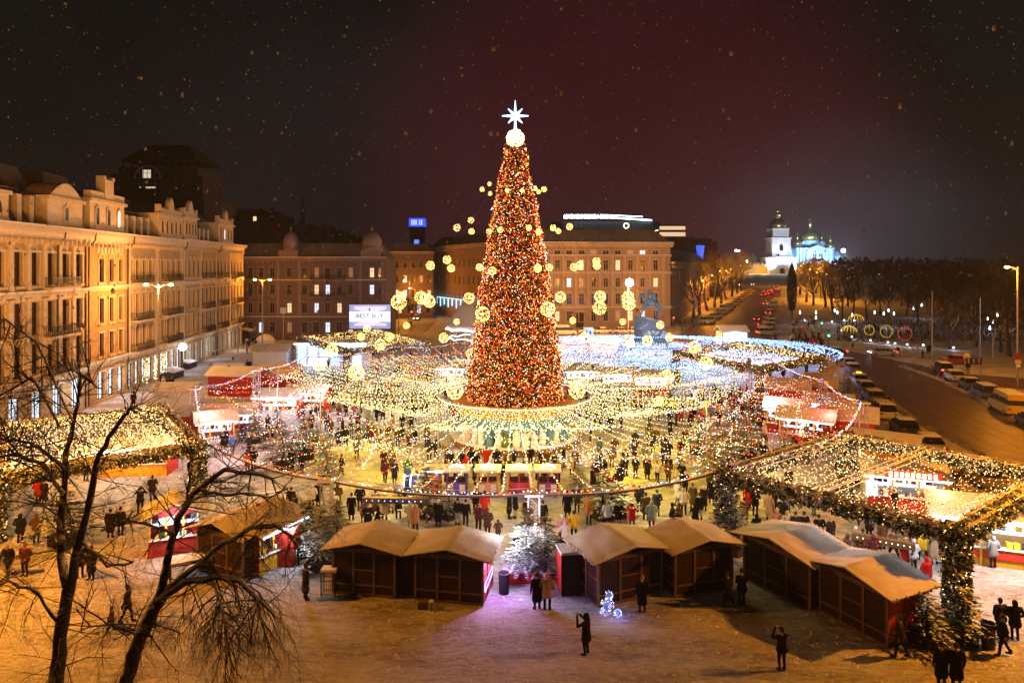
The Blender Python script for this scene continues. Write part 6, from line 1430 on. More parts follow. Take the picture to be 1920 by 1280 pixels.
for i, (px, py) in enumerate(((1328, 605), (1340, 596), (1352, 588), (1362, 581), (1370, 576), (1377, 571), (1384, 566), (1390, 562), (1395, 558), (1400, 554), (1405, 550.5), (1409, 547))):
    car(rr.choice(['sedan', 'suv', 'hatch']), rr.choice(['white', 'silver', 'grey', 'black', 'silver']), px, py, 10, 'snow-covered car parked at the far street kerb, %s from the statue' % ordn[i], group='snow-covered cars along the far street kerb')
for i, (px, py) in enumerate(((1437, 628), (1436, 616), (1440, 607), (1443, 599))):
    car('suv' if i == 0 else rr.choice(['sedan', 'hatch']), rr.choice(['grey', 'silver']), px, py, 100 if i else 5, ['large grey car broadside at the mouth of the far street', 'snow-covered car second in line at the street crowd', 'snow-covered car third in line at the street crowd', 'snow-covered car fourth in line at the street crowd'][i], group='snow-covered cars by the street crowd', lit='t' if i == 0 else None)
for i, (px, py, l) in enumerate(((1420, 602, 't'), (1441, 590, 't'), (1436, 572, 't'), (1432, 556, 't'), (1440, 553, 't'), (1446, 551, 't'), (1437, 549, 't'), (1444, 547, 't'), (1452, 546, 't'), (1448, 544, 't'), (1456, 543, 't'), (1452, 550, 't'), (1390, 535.5, 'h'), (1412, 535.0, 'h'))):
    car(rr.choice(['sedan', 'suv', 'hatch']), rr.choice(['black', 'grey', 'red', 'white']), px, py, sd if l == 't' else sd + 180, 'car with %s in the far street, %s up the queue' % ('red tail lights' if l == 't' else 'white headlights', ordn[i]), lit=l, group='cars queuing in the far street')
    q = P(px, py); 
    if i in (0, 1, 4, 8): lamp((q.x - 1, q.y - 3.5, gz(q.y) + 1), 60, (1, .05, .03), .2)
c = P(1458, 556); o = thing('bus', 'boxy dark bus at the end of the red tail lights', 'bus', (c.x, c.y, gz(c.y)), math.radians(sd)); m = MB(); m.box(-4, 4, -1.2, 1.2, .4, 3.2); obj('body', m, paints['red'], o); m = MB(); m.box(-4.03, -4.003, -1, 1, 1.6, 2.8); obj('rear_window', m, black_gl, o); m = MB(); m.box(-3.9, 3.9, -1.1, 1.1, 3.203, 3.35); obj('snow_cap', m, snow, o)
for x in (-2.6, 2.6):
    for y in (-1.1, 1.1): m = MB(); m.tube([(x, y - .15, .45), (x, y + .15, .45)], .45, 12); obj('wheel', m, tyre, o)
car('van', 'white', 1452, 575, sd, 'white delivery van with open rear parked in the far street', group='cars parked along the kerb'); car('van', 'silver', 1446, 583, sd, 'pale box van behind the white delivery van')
car('hatch', 'silver', 781, 600, -90, 'oncoming car with white headlights on the side street', lit='h', group='cars on the side street'); car('van', 'white', 1058, 628, 8, 'snow-covered van in front of the sandy house', group='snow-covered cars before the sandy house')
for i, px in enumerate((1100, 1132, 1165, 1190)): car('sedan', 'silver', px, 625, 5, 'car under thick snow before the sandy house, %s from the van' % ordn[i], group='snow-covered cars before the sandy house')
for pr in protos.values():
    for ch in list(pr.children):
        for g_ in list(ch.children): bpy.data.objects.remove(g_)
        bpy.data.objects.remove(ch)
    bpy.data.objects.remove(pr)

# ================================================================== BARE TREES
def grow(mb, tw, p, d, L_, r, depth, rr, maxd, spread_=.55, up=.12, seg=4, kids_=(3, 5), shrink=.62, droop=0.0):
    pts = [Vector(p)]; rad = [r]; dd = Vector(d).normalized()
    for i in range(seg):
        dd = (dd + Vector((rr.gauss(0, .13), rr.gauss(0, .13), rr.gauss(0, .10) + up - droop * depth))).normalized(); pts.append(pts[-1] + dd * L_ / seg); rad.append(r * (1 - .5 * (i + 1) / seg))
    (mb if depth < 2 else tw).tube(pts, rad, 7 if depth == 0 else 5 if depth == 1 else 3, 0, cap=False)
    if depth >= maxd: return
    n = rr.randint(*kids_)
    for k in range(n):
        t_ = rr.uniform(.35, 1.0); i = min(seg - 1, int(t_ * seg)); q = pts[i].lerp(pts[i + 1], t_ * seg - i)
        a = Vector((rr.gauss(0, 1), rr.gauss(0, 1), rr.gauss(0, .6))); base = (pts[i + 1] - pts[i]).normalized(); a = (a - base * a.dot(base)).normalized()
        nd = (base * math.cos(spread_ * rr.uniform(.6, 1.6)) + a * math.sin(spread_ * rr.uniform(.6, 1.6))).normalized()
        grow(mb, tw, q, nd, L_ * shrink * rr.uniform(.75, 1.2), rad[i] * .6, depth + 1, rr, maxd, spread_, up, max(2, seg - 1), kids_, shrink, droop)
TV = []
for s_ in range(5):
    rr = random.Random(50 + s_); a, b = MB(), MB(); grow(a, b, (0, 0, 0), (0, 0, 1), 5.0, .26, 0, rr, 4, .6, .10, 5, (5, 7), .60); TV.append((a.mesh('trunk', [bark]), b.mesh('crown', [twigm])))
frost = mat('frosted_twig', (.42, .40, .38), .85, (.22, .19, .17), 3, snow=.4)
TVF = [v[1].copy() for v in TV]
for v in TVF: v.materials[0] = frost
def bare_tree(px, py, s_, label, group, z=None, xy=None):
    c = P(px, py) if xy is None else Vector((xy[0], xy[1], gz(xy[1]))); o = thing('bare_tree', label, 'tree', (c.x, c.y, gz(c.y) - .05), R.uniform(0, 6.28), group, s_); vi = R.randrange(len(TV)); v = TV[vi]; link('trunk', v[0], o); link('crown', TVF[vi] if s_ in (2.05, 1.85) else v[1], o); return o
# trees along the far street (lamp-lit, snowy)
fs = [(1300, 596), (1312, 590), (1327, 583), (1340, 576), (1352, 569), (1362, 562), (1372, 556), (1382, 550), (1390, 545)]
for i, (px, py) in enumerate(fs): bare_tree(px, py, 2.05, 'frosted bare tree lit orange in front of the brown wing, %s from the statue' % ordn[i], 'frosted street trees by the brown wing')
fs = [(1512, 566), (1525, 572), (1540, 560), (1548, 575), (1562, 585), (1500, 552), (1530, 550)]
for i, (px, py) in enumerate(fs): bare_tree(px, py, 1.85, 'orange-lit bare tree at the park edge, %s from the bell tower' % ordn[i], 'orange-lit trees at the park edge')
rr = random.Random(99); rown = {}
pk = [(1580, 600), (1600, 592), (1625, 600), (1650, 590), (1672, 602), (1700, 592), (1722, 604), (1748, 596), (1775, 608), (1800, 598), (1828, 610), (1855, 600), (1880, 612), (1905, 602), (1590, 575), (1640, 572), (1690, 574), (1740, 576), (1790, 578), (1840, 580), (1890, 582), (1925, 590), (1610, 560), (1665, 562), (1720, 560), (1780, 562), (1835, 565), (1895, 566), (1950, 575), (1975, 600), (1560, 560), (1575, 545), (1620, 548), (1680, 547), (1750, 548), (1820, 549), (1900, 550)]
for i, (px, py) in enumerate(pk):
    c = P(px, py); row = 'front row' if py >= 590 else 'second row' if py >= 570 else 'third row' if py > 555 else 'back row'
    bare_tree(px, py, rr.uniform(1.15, 1.5), 'dark bare park tree, %s, %s from the light umbrellas' % (row, ordn[rown.setdefault(row, []).append(1) or len(rown[row]) - 1]), 'dark bare trees of the park')
for i, (px, py, s_, lab) in enumerate(((1876, 660, 1.3, 'thick-trunked bare tree standing on the far pavement'), (1893, 668, 1.35, 'second thick-trunked bare tree nearer the tall lamp'), (1830, 650, 1.2, 'bare tree spangled with tiny lights behind the direction sign'), (1780, 655, 1.1, 'bushy bare tree with faint yellow lights on the park lawn'), (745, 598, 1.1, 'bare tree glowing orange at the side street'), (770, 608, .9, 'small bare tree beside the traffic light of the side street'))): bare_tree(px, py, s_, lab, None)
# poplar
c = P(1485, 592); rr = random.Random(4); m = MB()
for k in range(6000):
    t_ = rr.random(); z = 1.5 + 15 * t_; r = 1.55 * math.sin(PI * min(1, .12 + t_ * .9)) ** .7 * rr.random() ** .4; a = rr.uniform(0, 6.28); q = Vector((r * math.cos(a), r * math.sin(a), z)); m.add([q, q + Vector((rr.uniform(-.2, .2), rr.uniform(-.2, .2), .6)), q + Vector((rr.uniform(-.15, .15), .1, .2))], [(0, 1, 2)], 0)
o = thing('poplar_tree', 'tall narrow dark poplar standing in the far street crowd', 'tree', (c.x, c.y, gz(c.y))); obj('crown', m, mat('poplar_brown', (.07, .05, .035), .9), o, kind='stuff'); m = MB(); m.tube([(0, 0, 0), (0, 0, 16)], [.22, .03], 6); obj('trunk', m, bark, o)
# far dark wood mass
m = MB(); rr = random.Random(6)
for k in range(9000):
    x = rr.uniform(205, 560); y = 380 + rr.uniform(-60, 110); hgt = 10.5 + 2.5 * noise.noise(Vector((x * .05, y * .05, 0))) + rr.uniform(-2, 2); z = gz(y) + hgt * rr.random() ** .6
    if px2(1500, y) > x: continue
    a = rr.uniform(0, 3.14); w = rr.uniform(.8, 1.9); m.add([(x - w * math.cos(a), y - w * math.sin(a), z - w * .6), (x + w * math.cos(a), y + w * math.sin(a), z - w * .3), (x + rr.uniform(-.5, .5), y, z + w)], [(0, 1, 2)], 0)
obj('far_wood', m, mat('far_wood_dark', (.022, .017, .015), .95), kind='stuff', label='dark mass of distant park trees on the skyline')
m = MB(); rr = random.Random(16)
for k in range(2200):
    a = rr.uniform(0, 1); c0, c1 = P(1500, 560), P(1960, 640); q = P(rr.uniform(1570, 1960), rr.uniform(598, 640)); w = rr.uniform(.05, .16); m.add([(q.x - w, q.y, 0), (q.x + w, q.y, 0), (q.x + rr.uniform(-.3, .3), q.y, rr.uniform(.4, 1.1))], [(0, 1, 2)], 0)
obj('park_shrubs', m, twigm, kind='stuff', label='low leafless shrubs and hedge stems on the park lawn')

# the two big foreground trees, trunk and main limbs placed as they stand
def limb(mb, pix, y0, r0_, r1_, rr, dy=0.0, snowtop=None):
    r0, r1 = r0_ * .74, r1_ * .74
    pts = [Q(px, py, y0 + dy * i / max(1, len(pix) - 1)) for i, (px, py) in enumerate(pix)]
    pp = []; 
    for i in range(len(pts) - 1):
        for j in range(3): pp.append(pts[i].lerp(pts[i + 1], j / 3) + Vector((rr.gauss(0, .02), rr.gauss(0, .03), rr.gauss(0, .02))))
    pp.append(pts[-1]); n = len(pp); mb.tube(pp, [(r0 + (r1 - r0) * i / (n - 1)) * rr.uniform(.92, 1.08) for i in range(n)], 10, 0, cap=False); return pp
def twigs_on(tw, pp, rr, n, L_, r, bias=(0, 0, 0), maxd=3, start=.15, droop=0.0, kids_=(3, 4)):
    for k in range(n):
        t_ = rr.uniform(start, 1) * (len(pp) - 1); i = min(len(pp) - 2, int(t_)); q = pp[i].lerp(pp[i + 1], t_ - i); d = Vector((rr.gauss(0, 1), rr.gauss(0, .7), rr.gauss(0, .8))) + Vector(bias)
        grow(tw, tw, q, d, L_ * rr.uniform(.6, 1.25), r * rr.uniform(.5, 1.0), 1, rr, maxd, .6, .02, 4, kids_, .62, droop)
def big_tree(label, y0, base_px, limbs, ntw, seed):
    rr = random.Random(seed); g = MB(); tw = MB(); b0 = Q(base_px[0], 1290, y0); pp = [Vector((b0.x - .1, y0, -.1)), Vector((b0.x, y0, b0.z * .5)), b0]
    g.tube(pp, [.30, .23, .2], 12, 0, cap=False); lb = []
    for (pix, r0, r1, dy, bias, n, L_, dr) in limbs:
        n = int(n * 1.6)
        p_ = limb(g, pix, y0, r0, r1, rr, dy); twigs_on(tw, p_, rr, n, L_ * .88, .022, bias, 4, .12, dr)
    o = thing('foreground_tree', label, 'tree', (b0.x, y0, 0)); 
    for ob, mm, nm in ((g, bark, 'trunk'), (tw, twigm, 'twigs')): me = ob.mesh(nm, [mm], True); me.transform(Matrix.Translation((-b0.x, -y0, 0))); link(nm, me, o)
    return o
big_tree('tall forked bare tree nearest the frame corner, snow on its bark', 18.0, (108, 1290),
  [([(108, 1290), (112, 1200), (128, 1105)], .24, .20, 0, (0, 0, 0), 8, 1.6, .02), ([(128, 1110), (116, 1020), (118, 930), (126, 850), (140, 770), (150, 735)], .15, .05, .6, (-.6, 0, .1), 26, 1.7, 0),
   ([(130, 1108), (150, 1010), (170, 920), (180, 870), (205, 820), (232, 780), (246, 762)], .15, .05, -.5, (.4, 0, .3), 18, 1.4, 0), ([(150, 745), (152, 700), (172, 715), (190, 728)], .06, .03, .2, (.2, 0, .6), 6, .9, 0),
   ([(118, 925), (80, 870), (30, 850), (-30, 860)], .08, .04, .8, (-.6, 0, .1), 18, 1.5, 0), ([(110, 800), (60, 705), (10, 735), (-40, 770)], .05, .03, 1.0, (-.4, 0, .2), 16, 1.4, 0), ([(115, 1175), (70, 1110), (20, 1090), (-30, 1100)], .06, .03, -.8, (-.6, 0, -.1), 14, 1.5, .03),
   ([(150, 1010), (200, 1060), (250, 1052)], .06, .04, -.5, (.3, 0, 0), 8, .9, 0), ([(120, 880), (60, 830), (-20, 815)], .07, .04, .9, (-.4, 0, 0), 14, 1.4, 0), ([(136, 790), (70, 640), (10, 600), (-30, 620)], .04, .02, 1.4, (-.5, 0, 0), 16, 1.2, 0)], 0, 5)
big_tree('spreading bare tree with long arching boughs and snowy bark', 17.0, (232, 1290),
  [([(232, 1290), (262, 1195), (290, 1140), (300, 1120)], .24, .21, 0, (0, 0, 0), 10, 1.4, .05), ([(300, 1120), (322, 1010), (345, 950), (375, 915), (420, 880), (460, 885), (510, 897)], .14, .05, .6, (.3, 0, .2), 26, 1.2, .03),
   ([(300, 1120), (345, 1092), (400, 1080), (450, 1090), (480, 1120), (492, 1165)], .14, .05, -.7, (.2, 0, -.6), 30, 1.4, .10), ([(310, 1108), (370, 1060), (420, 1020), (470, 990), (520, 985), (555, 1015), (560, 1060)], .11, .035, .4, (.2, 0, -.4), 26, 1.0, .08),
   ([(375, 915), (400, 925), (450, 925), (500, 935), (540, 915)], .06, .03, .2, (.2, 0, -.1), 12, .8, 0), ([(330, 1000), (290, 985), (240, 975), (190, 995)], .05, .03, -.4, (-.2, 0, .1), 10, .8, 0), ([(400, 1080), (420, 1150), (430, 1220)], .06, .03, -.6, (0, 0, -.8), 22, 1.2, .1),
   ([(262, 1195), (210, 1170), (150, 1180)], .05, .02, -.5, (-.4, 0, -.2), 14, 1.1, .05), ([(350, 945), (355, 870), (362, 850)], .04, .02, .1, (0, 0, .5), 8, .7, 0)], 0, 6)

# ================================================================== STREET FURNITURE
def street_lamp(label, px, py, ytop=None, hr_=.32, h=None, arms=2, power=2200, colour=SOD, y=None, group='street lamps', arm_d=(1, 0), heads=None, pole_m=None, aim=None, glow=None):
    if y is None: c = P(px, py)
    else: c = Vector((px, y, gz(y)))
    hh = h if h else Q(0, ytop, c.y).z - gz(c.y)
    o = thing('street_lamp', label, 'street lamp', (c.x, c.y, gz(c.y)), 0, group); m = MB(); m.tube([(0, 0, 0), (0, 0, hh * .45), (0, 0, hh)], [.15, .12, .08], 8); m.lathe([(.22, 0), (.22, .7), (.16, .8)], n=10); obj('post', m, pole_m or lamp_paint, o)
    d = Vector((arm_d[0], arm_d[1], 0)).normalized()
    for s_ in ((-1, 1) if arms == 2 else (1,)):
        a = MB(); a.tube([(0, 0, hh - .5), d * s_ * .6 + Vector((0, 0, hh - .1)), d * s_ * 1.3 + Vector((0, 0, hh))], .045, 5); ao = obj('arm', a, pole_m or lamp_paint, o)
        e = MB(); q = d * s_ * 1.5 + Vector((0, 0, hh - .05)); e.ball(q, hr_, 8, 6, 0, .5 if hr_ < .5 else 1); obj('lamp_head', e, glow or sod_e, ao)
    if power: lamp(Vector((c.x, c.y, gz(c.y) + hh - .45 - (hr_ if hr_ > .5 else 0))) + d * (0 if arms == 2 else 1.5), power, colour, .3)
    return o
lamp_paint = mat('lamp_post_paint', (.42, .38, .32), .5)
street_lamp('two-armed street lamp glowing orange in front of the pale house', 297, 748, 533, arms=2, power=10000, colour=(1, .42, .10))
street_lamp('tall two-armed street lamp before the mauve house', 492, 650, 524, arms=2, power=5000)
# lamps of the street outside the picture: they light the row of houses and the near snow
street_lamp('street lamp outside the frame beside the cream house', -37.5, 0, h=11, y=47, power=11000, colour=(1, .42, .10)); street_lamp('street lamp outside the frame by the near bare trees', -27.5, 0, h=12, y=31, power=28000, arm_d=(0, 1)); street_lamp('street lamp outside the frame behind the viewer', -6, 0, h=12, y=-4, power=1300); street_lamp('street lamp outside the frame on the road side', 31, 0, h=13, y=29, power=34000, arm_d=(0, 1))
street_lamp('tall bright orange lamp column rising at the frame edge', 1908, 712, 500, arms=1, arm_d=(-1, 0), power=6500)
street_lamp('street lamp outside the frame beyond the yellow van', 62, 0, h=12, y=66, power=13000); street_lamp('street lamp outside the frame along the near road', 52, 0, h=12, y=44, power=18000)
street_lamp('starlike orange lamp before the sandy house', 1178, 640, 529, arms=1, arm_d=(0, -1), power=48000, colour=(1, .45, .11), hr_=.85, glow=emat('star_lamp', (1, .86, .62), 60))  # head made oversized and very bright to stand in for the lamp's glare
for i, (px, yt, py, pw) in enumerate(((1307, 526, 585, 1500), (1322, 516, 573, 1500), (1328, 516, 565, 1000), (1342, 508, 563, 1200), (1355, 507, 556, 1000), (1364, 504, 552, 1200), (1382, 498, 548, 1600))):
    street_lamp('orange street lamp along the brown wing, %s from the statue' % ordn[i], px, py, yt, arms=1, arm_d=(1, 0), power=pw * 4, group='orange lamps along the far street')
for i, (px, yt, py, pw) in enumerate(((1507, 498, 540, 1800), (1512, 494, 538, 0), (1518, 493, 540, 1500), (1520, 500, 545, 0), (1524, 505, 550, 1800), (1540, 510, 562, 2600), (1550, 509, 560, 1500), (1558, 514, 568, 2200))):
    street_lamp('orange lamp over the park-side trees, %s from the bell tower' % ordn[i], px, py, yt, arms=1, arm_d=(-1, 0), power=pw * 4, group='orange lamps over the park-side street')
for i, (px, yt, py, pw) in enumerate(((730, 520, 620, 800), (747, 542, 625, 900), (768, 527, 606, 1600), (778, 540, 600, 700))): street_lamp('orange side-street lamp beyond the domed house, %s from it' % ordn[i], px, py, yt, arms=1, arm_d=(-1, 0), power=pw * 3, group='orange side-street lamps')
pt = [(1500, 590), (1530, 590), (1570, 590), (1598, 595), (1565, 586), (1640, 590), (1657, 592), (1666, 586), (1676, 592), (1713, 582), (1728, 576), (1530, 600), (1852, 602), (1862, 608), (1870, 595), (1856, 620)]
for i, (px, py) in enumerate(pt):
    c = P(px, py + 22); o = thing('park_lamp', 'small white park lamp, %s from the street crowd' % (ordn[i] if i < 15 else 'sixteenth'), 'park lamp', (c.x, c.y, 0), 0, 'small white lamps in the park'); h = Q(0, py - 2, c.y).z; m = MB(); m.tube([(0, 0, 0), (0, 0, h)], .05, 5); obj('post', m, dark_metal, o); m = MB(); m.lathe([(.10, h), (.20, h + .1), (.10, h + .75), (.02, h + .8)], n=8); obj('lantern', m, emat('park_lantern%d' % i, (.72, .88, 1), 7), o)
    if i % 2 == 0: lamp((c.x, c.y - .6, h), 130, (.7, .85, 1), .2)
for i, (px, py) in enumerate(((1508, 600), (1560, 604), (1583, 600), (1602, 601), (1578, 622), (1597, 634), (1632, 641), (1665, 645), (1678, 647), (1701, 649), (1731, 650), (1788, 655))):
    c = P(px, py + 1.5); o = thing('ground_light', 'low white bollard light glowing on the park snow, %s from the street' % ordn[i], 'bollard light', (c.x, c.y, 0), 0, 'low bollard lights on the park snow'); m = MB(); m.tube([(0, 0, 0), (0, 0, .42)], .06, 6); obj('post', m, dark_metal, o); m = MB(); m.ball((0, 0, .52), .16, 8, 5); obj('lamp_head', m, emat('bollard_glow%d' % i, (.8, .92, 1), 12), o); lamp((c.x, c.y - .5, .7), 42, (.75, .88, 1), .1)
# light umbrellas (topiary rings of light)
for (px, py, w, kind, cm, lab) in ((1605, 597, 3.6, 'dome', 'y', 'glowing yellow umbrella-shaped light frame, the largest'), (1592, 618, 3.0, 'dome', 'y', 'fainter yellow umbrella light frame in front of the largest'), (1630, 619, 2.0, 'ring', 'y', 'yellow ring light on a pole nearest the traffic light'), (1662, 621, 2.5, 'ring', 'y', 'yellow ring light with a centre bar in the middle of the row'), (1697, 625, 2.8, 'ring', 'r', 'red ring light on a pole at the end of the row')):
    c = P(px, py + 24); o = thing('light_tree', lab, 'light ornament', (c.x, c.y, 0), 0, 'ring and umbrella lights by the crossing'); zc2 = Q(0, py, c.y).z; rad = w / 2; e = emat('ring_%d' % px, (1, .62, .06) if cm == 'y' else (1, .05, .03), 1.3); m = MB(); m.tube([(0, 0, 0), (0, 0, zc2)], .06, 5); obj('post', m, dark_metal, o); m = MB()
    if kind == 'ring':
        for k in range(44): a = 2 * PI * k / 44; m.octa((rad * math.cos(a), 0, zc2 + rad * math.sin(a)), .065 + .02 * (k % 2))
        for k in range(12): m.octa((0, 0, zc2 - rad + 2 * rad * k / 12), .065)
        fr_ = MB(); fr_.tube([(rad * math.cos(2 * PI * k / 24), 0, zc2 + rad * math.sin(2 * PI * k / 24)) for k in range(25)], .03, 4); obj('hoop', fr_, dark_metal, o)
    else:
        for q in range(7):
            a0 = PI * q / 7
            for k in range(26): t_ = PI * k / 25; m.octa((rad * math.cos(t_) * math.cos(a0), rad * math.cos(t_) * math.sin(a0), zc2 - rad * .2 + rad * .75 * math.sin(t_)), .07)
        fr_ = MB()
        for q in range(4): a0 = PI * q / 4; fr_.tube([(rad * math.cos(PI * k / 12) * math.cos(a0), rad * math.cos(PI * k / 12) * math.sin(a0), zc2 - rad * .2 + rad * .75 * math.sin(PI * k / 12)) for k in range(13)], .03, 4)
        obj('rib', fr_, dark_metal, o)
    obj('bulb', m, e, o)
# traffic lights, signs
def traffic(label, px, py, yt, colr, z=None):
    c = P(px, py); h = Q(0, yt, c.y).z - gz(c.y); o = thing('traffic_light', label, 'traffic light', (c.x, c.y, gz(c.y)), 0, 'traffic lights'); m = MB(); m.tube([(0, 0, 0), (0, 0, h + .6)], .07, 6); obj('post', m, dark_metal, o); m = MB(); m.box(-.2, .2, -.2, .1, h - .75, h + .55); hd = obj('housing', m, dark_metal, o)
    for k, cc in enumerate(('red', 'amber', 'green')):
        m = MB(); m.ball((0, -.22, h + .35 - k * .42), .17, 8, 5); obj('lens', m, emat('sig_%s_%d' % (cc, px), dict(red=(1, .05, .03), amber=(1, .45, .05), green=(.05, 1, .35))[cc], 14) if cc == colr else dark_metal, hd)
    lamp((c.x, c.y - .6, gz(c.y) + h), 30, dict(red=(1, .05, .03), amber=(1, .5, .1), green=(.1, 1, .4))[colr], .15)
traffic('green traffic light beside the far-street crowd', 1553, 662, 624, 'green'); traffic('small green traffic light behind the crowd', 1540, 625, 602, 'green'); traffic('red traffic light beneath the trees behind the statue', 1263, 622, 598, 'red'); traffic('red-amber traffic light on the side street past the billboard', 772, 622, 587, 'red')
def pole_sign(label, px, py, yt, parts, h_extra=.3, cat='road sign'):
    c = P(px, py); h = Q(0, yt, c.y).z; o = thing('road_sign', label, cat, (c.x, c.y, 0)); m = MB(); m.tube([(0, 0, 0), (0, 0, h + h_extra)], .06, 6); obj('post', m, metal, o); return o, h
sblue = mat('sign_blue', (.03, .05, .25), .5); swhite = mat('sign_white', (.7, .7, .7), .5); sred = mat('sign_red', (.5, .03, .03), .5)
o, h = pole_sign('no-parking sign with plates below on the far pavement', 1908, 735, 668, 0); m = MB(); m.tube([(0, -.09, h), (0, -.07, h)], .45, 20); d_ = obj('disc', m, sred, o); m = MB(); m.tube([(0, -.11, h), (0, -.092, h)], .34, 20); obj('disc_centre', m, sblue, d_); m = MB(); m.add([(-.28, -.12, h - .22), (-.2, -.12, h - .3), (.28, -.12, h + .22), (.2, -.12, h + .3)], [(0, 1, 2, 3)]); m.add([(.28, -.122, h - .22), (.2, -.122, h - .3), (-.28, -.122, h + .22), (-.2, -.122, h + .3)], [(0, 1, 2, 3)]); obj('cross_bar', m, sred, d_)
for k, z in enumerate((h - .85, h - 1.35)): m = MB(); m.box(-.4 + .1 * k, .4 - .1 * k, -.1, -.07, z, z + .38); obj('plate', m, swhite, o)
o, h = pole_sign('blue lane sign with three white arrows hung from a mast', 1838, 705, 562, 0); m = MB(); m.box(-2.3, .3, -.12, -.07, 0, 0); zz = Q(0, 677, P(1838, 705).y).z; m = MB(); m.box(-2.2, .2, -.14, -.08, zz - .45, zz + .5); b_ = obj('panel', m, sblue, o); m = MB()
for x in (-1.8, -1.05, -.3): m.box(x - .05, x + .05, -.17, -.143, zz - .3, zz + .2); m.yprism([(x - .16, zz + .2), (x + .16, zz + .2), (x, zz + .42)], -.17, -.143)
obj('arrow', m, swhite, b_)
o, h = pole_sign('round white road sign on a short post by the pavement', 1812, 695, 668, 0); m = MB(); m.tube([(0, -.09, h), (0, -.07, h)], .55, 20); obj('disc', m, swhite, o); m = MB(); m.box(-.35, .35, -.1, -.07, h - 1.1, h - .7); obj('plate', m, swhite, o)
for (px, py, yt, lab) in ((1748, 670, 545, 'tall bare lighting mast at the park edge'), (1862, 672, 625, 'slim pale flagpole behind the direction sign'), (1583, 745, 672, 'slim white pole beside the starburst ornament'), (446, 660, 585, 'slim post with a small pale box in front of the mauve house')):
    c = P(px, py); h = Q(0, yt, c.y).z; m = MB(); m.tube([(0, 0, 0), (0, 0, h)], [.12, .06], 7); o = obj('mast', m, lamp_paint, loc=(c.x, c.y, 0), label=lab, cat='mast')
c = Q(531, 582, 118); m = MB(); m.box(-.45, .45, -.2, .2, -.5, .5); m.tube([(0, 0, -c.z), (0, 0, 0)], .05, 5); obj('notice_box', m, tarp, loc=c, label='square pale box on a thin post before the mauve house', cat='sign')
c = Q(1104, 622, 112); m = MB(); m.box(-.75, .75, -.05, .05, -.75, .75); m.tube([(0, 0, -c.z), (0, 0, 0)], .06, 5); o = obj('info_board', m, swhite, loc=c, label='pale square board with small figures before the sandy house', cat='board'); m = MB(); [m.tube([(x, -.06, -.4), (x, -.06, .15)], .1, 6) for x in (-.3, .25)]; obj('pictogram', m, sblue, o)
# pale barrier fence along the crossing
o = thing('barrier_fence', 'low white railing along the crossing beyond the far arcade', 'railing', (0, 0, 0)); rl = MB(); a = P(1440, 648); b = P(1740, 662)
rl.tube([a + Vector((0, 0, 1.0)), b + Vector((0, 0, 1.0))], .03, 4); obj('rail', rl, lamp_paint, o); pst = MB(); pst.box(-.04, .04, -.04, .04, 0, 1.05); pm_ = pst.mesh('post', [lamp_paint])
for k in range(34): q = a.lerp(b, k / 33); link('post', pm_, o, (q.x, q.y, 0))
# overhead span wires
for i, ((x0, y0_, d0), (x1, y1_, d1)) in enumerate((((300, 560, 84), (560, 640, 113)), ((492, 540, 138), (735, 560, 150)), ((1240, 560, 182), (1560, 540, 190)), ((1560, 650, 140), (1838, 668, 98)))):
    m = MB(); m.tube(sag(Q(x0, y0_, d0), Q(x1, y1_, d1), .8, 10), .02, 3); obj('span_wire', m, dark_metal, label=['thin wire from the two-armed lamp towards the far arcade', 'thin wire between the lamp and the mauve house', 'thin wire crossing the far street by the brown wing', 'thin wire over the crossing to the lane sign'][i], cat='wire')
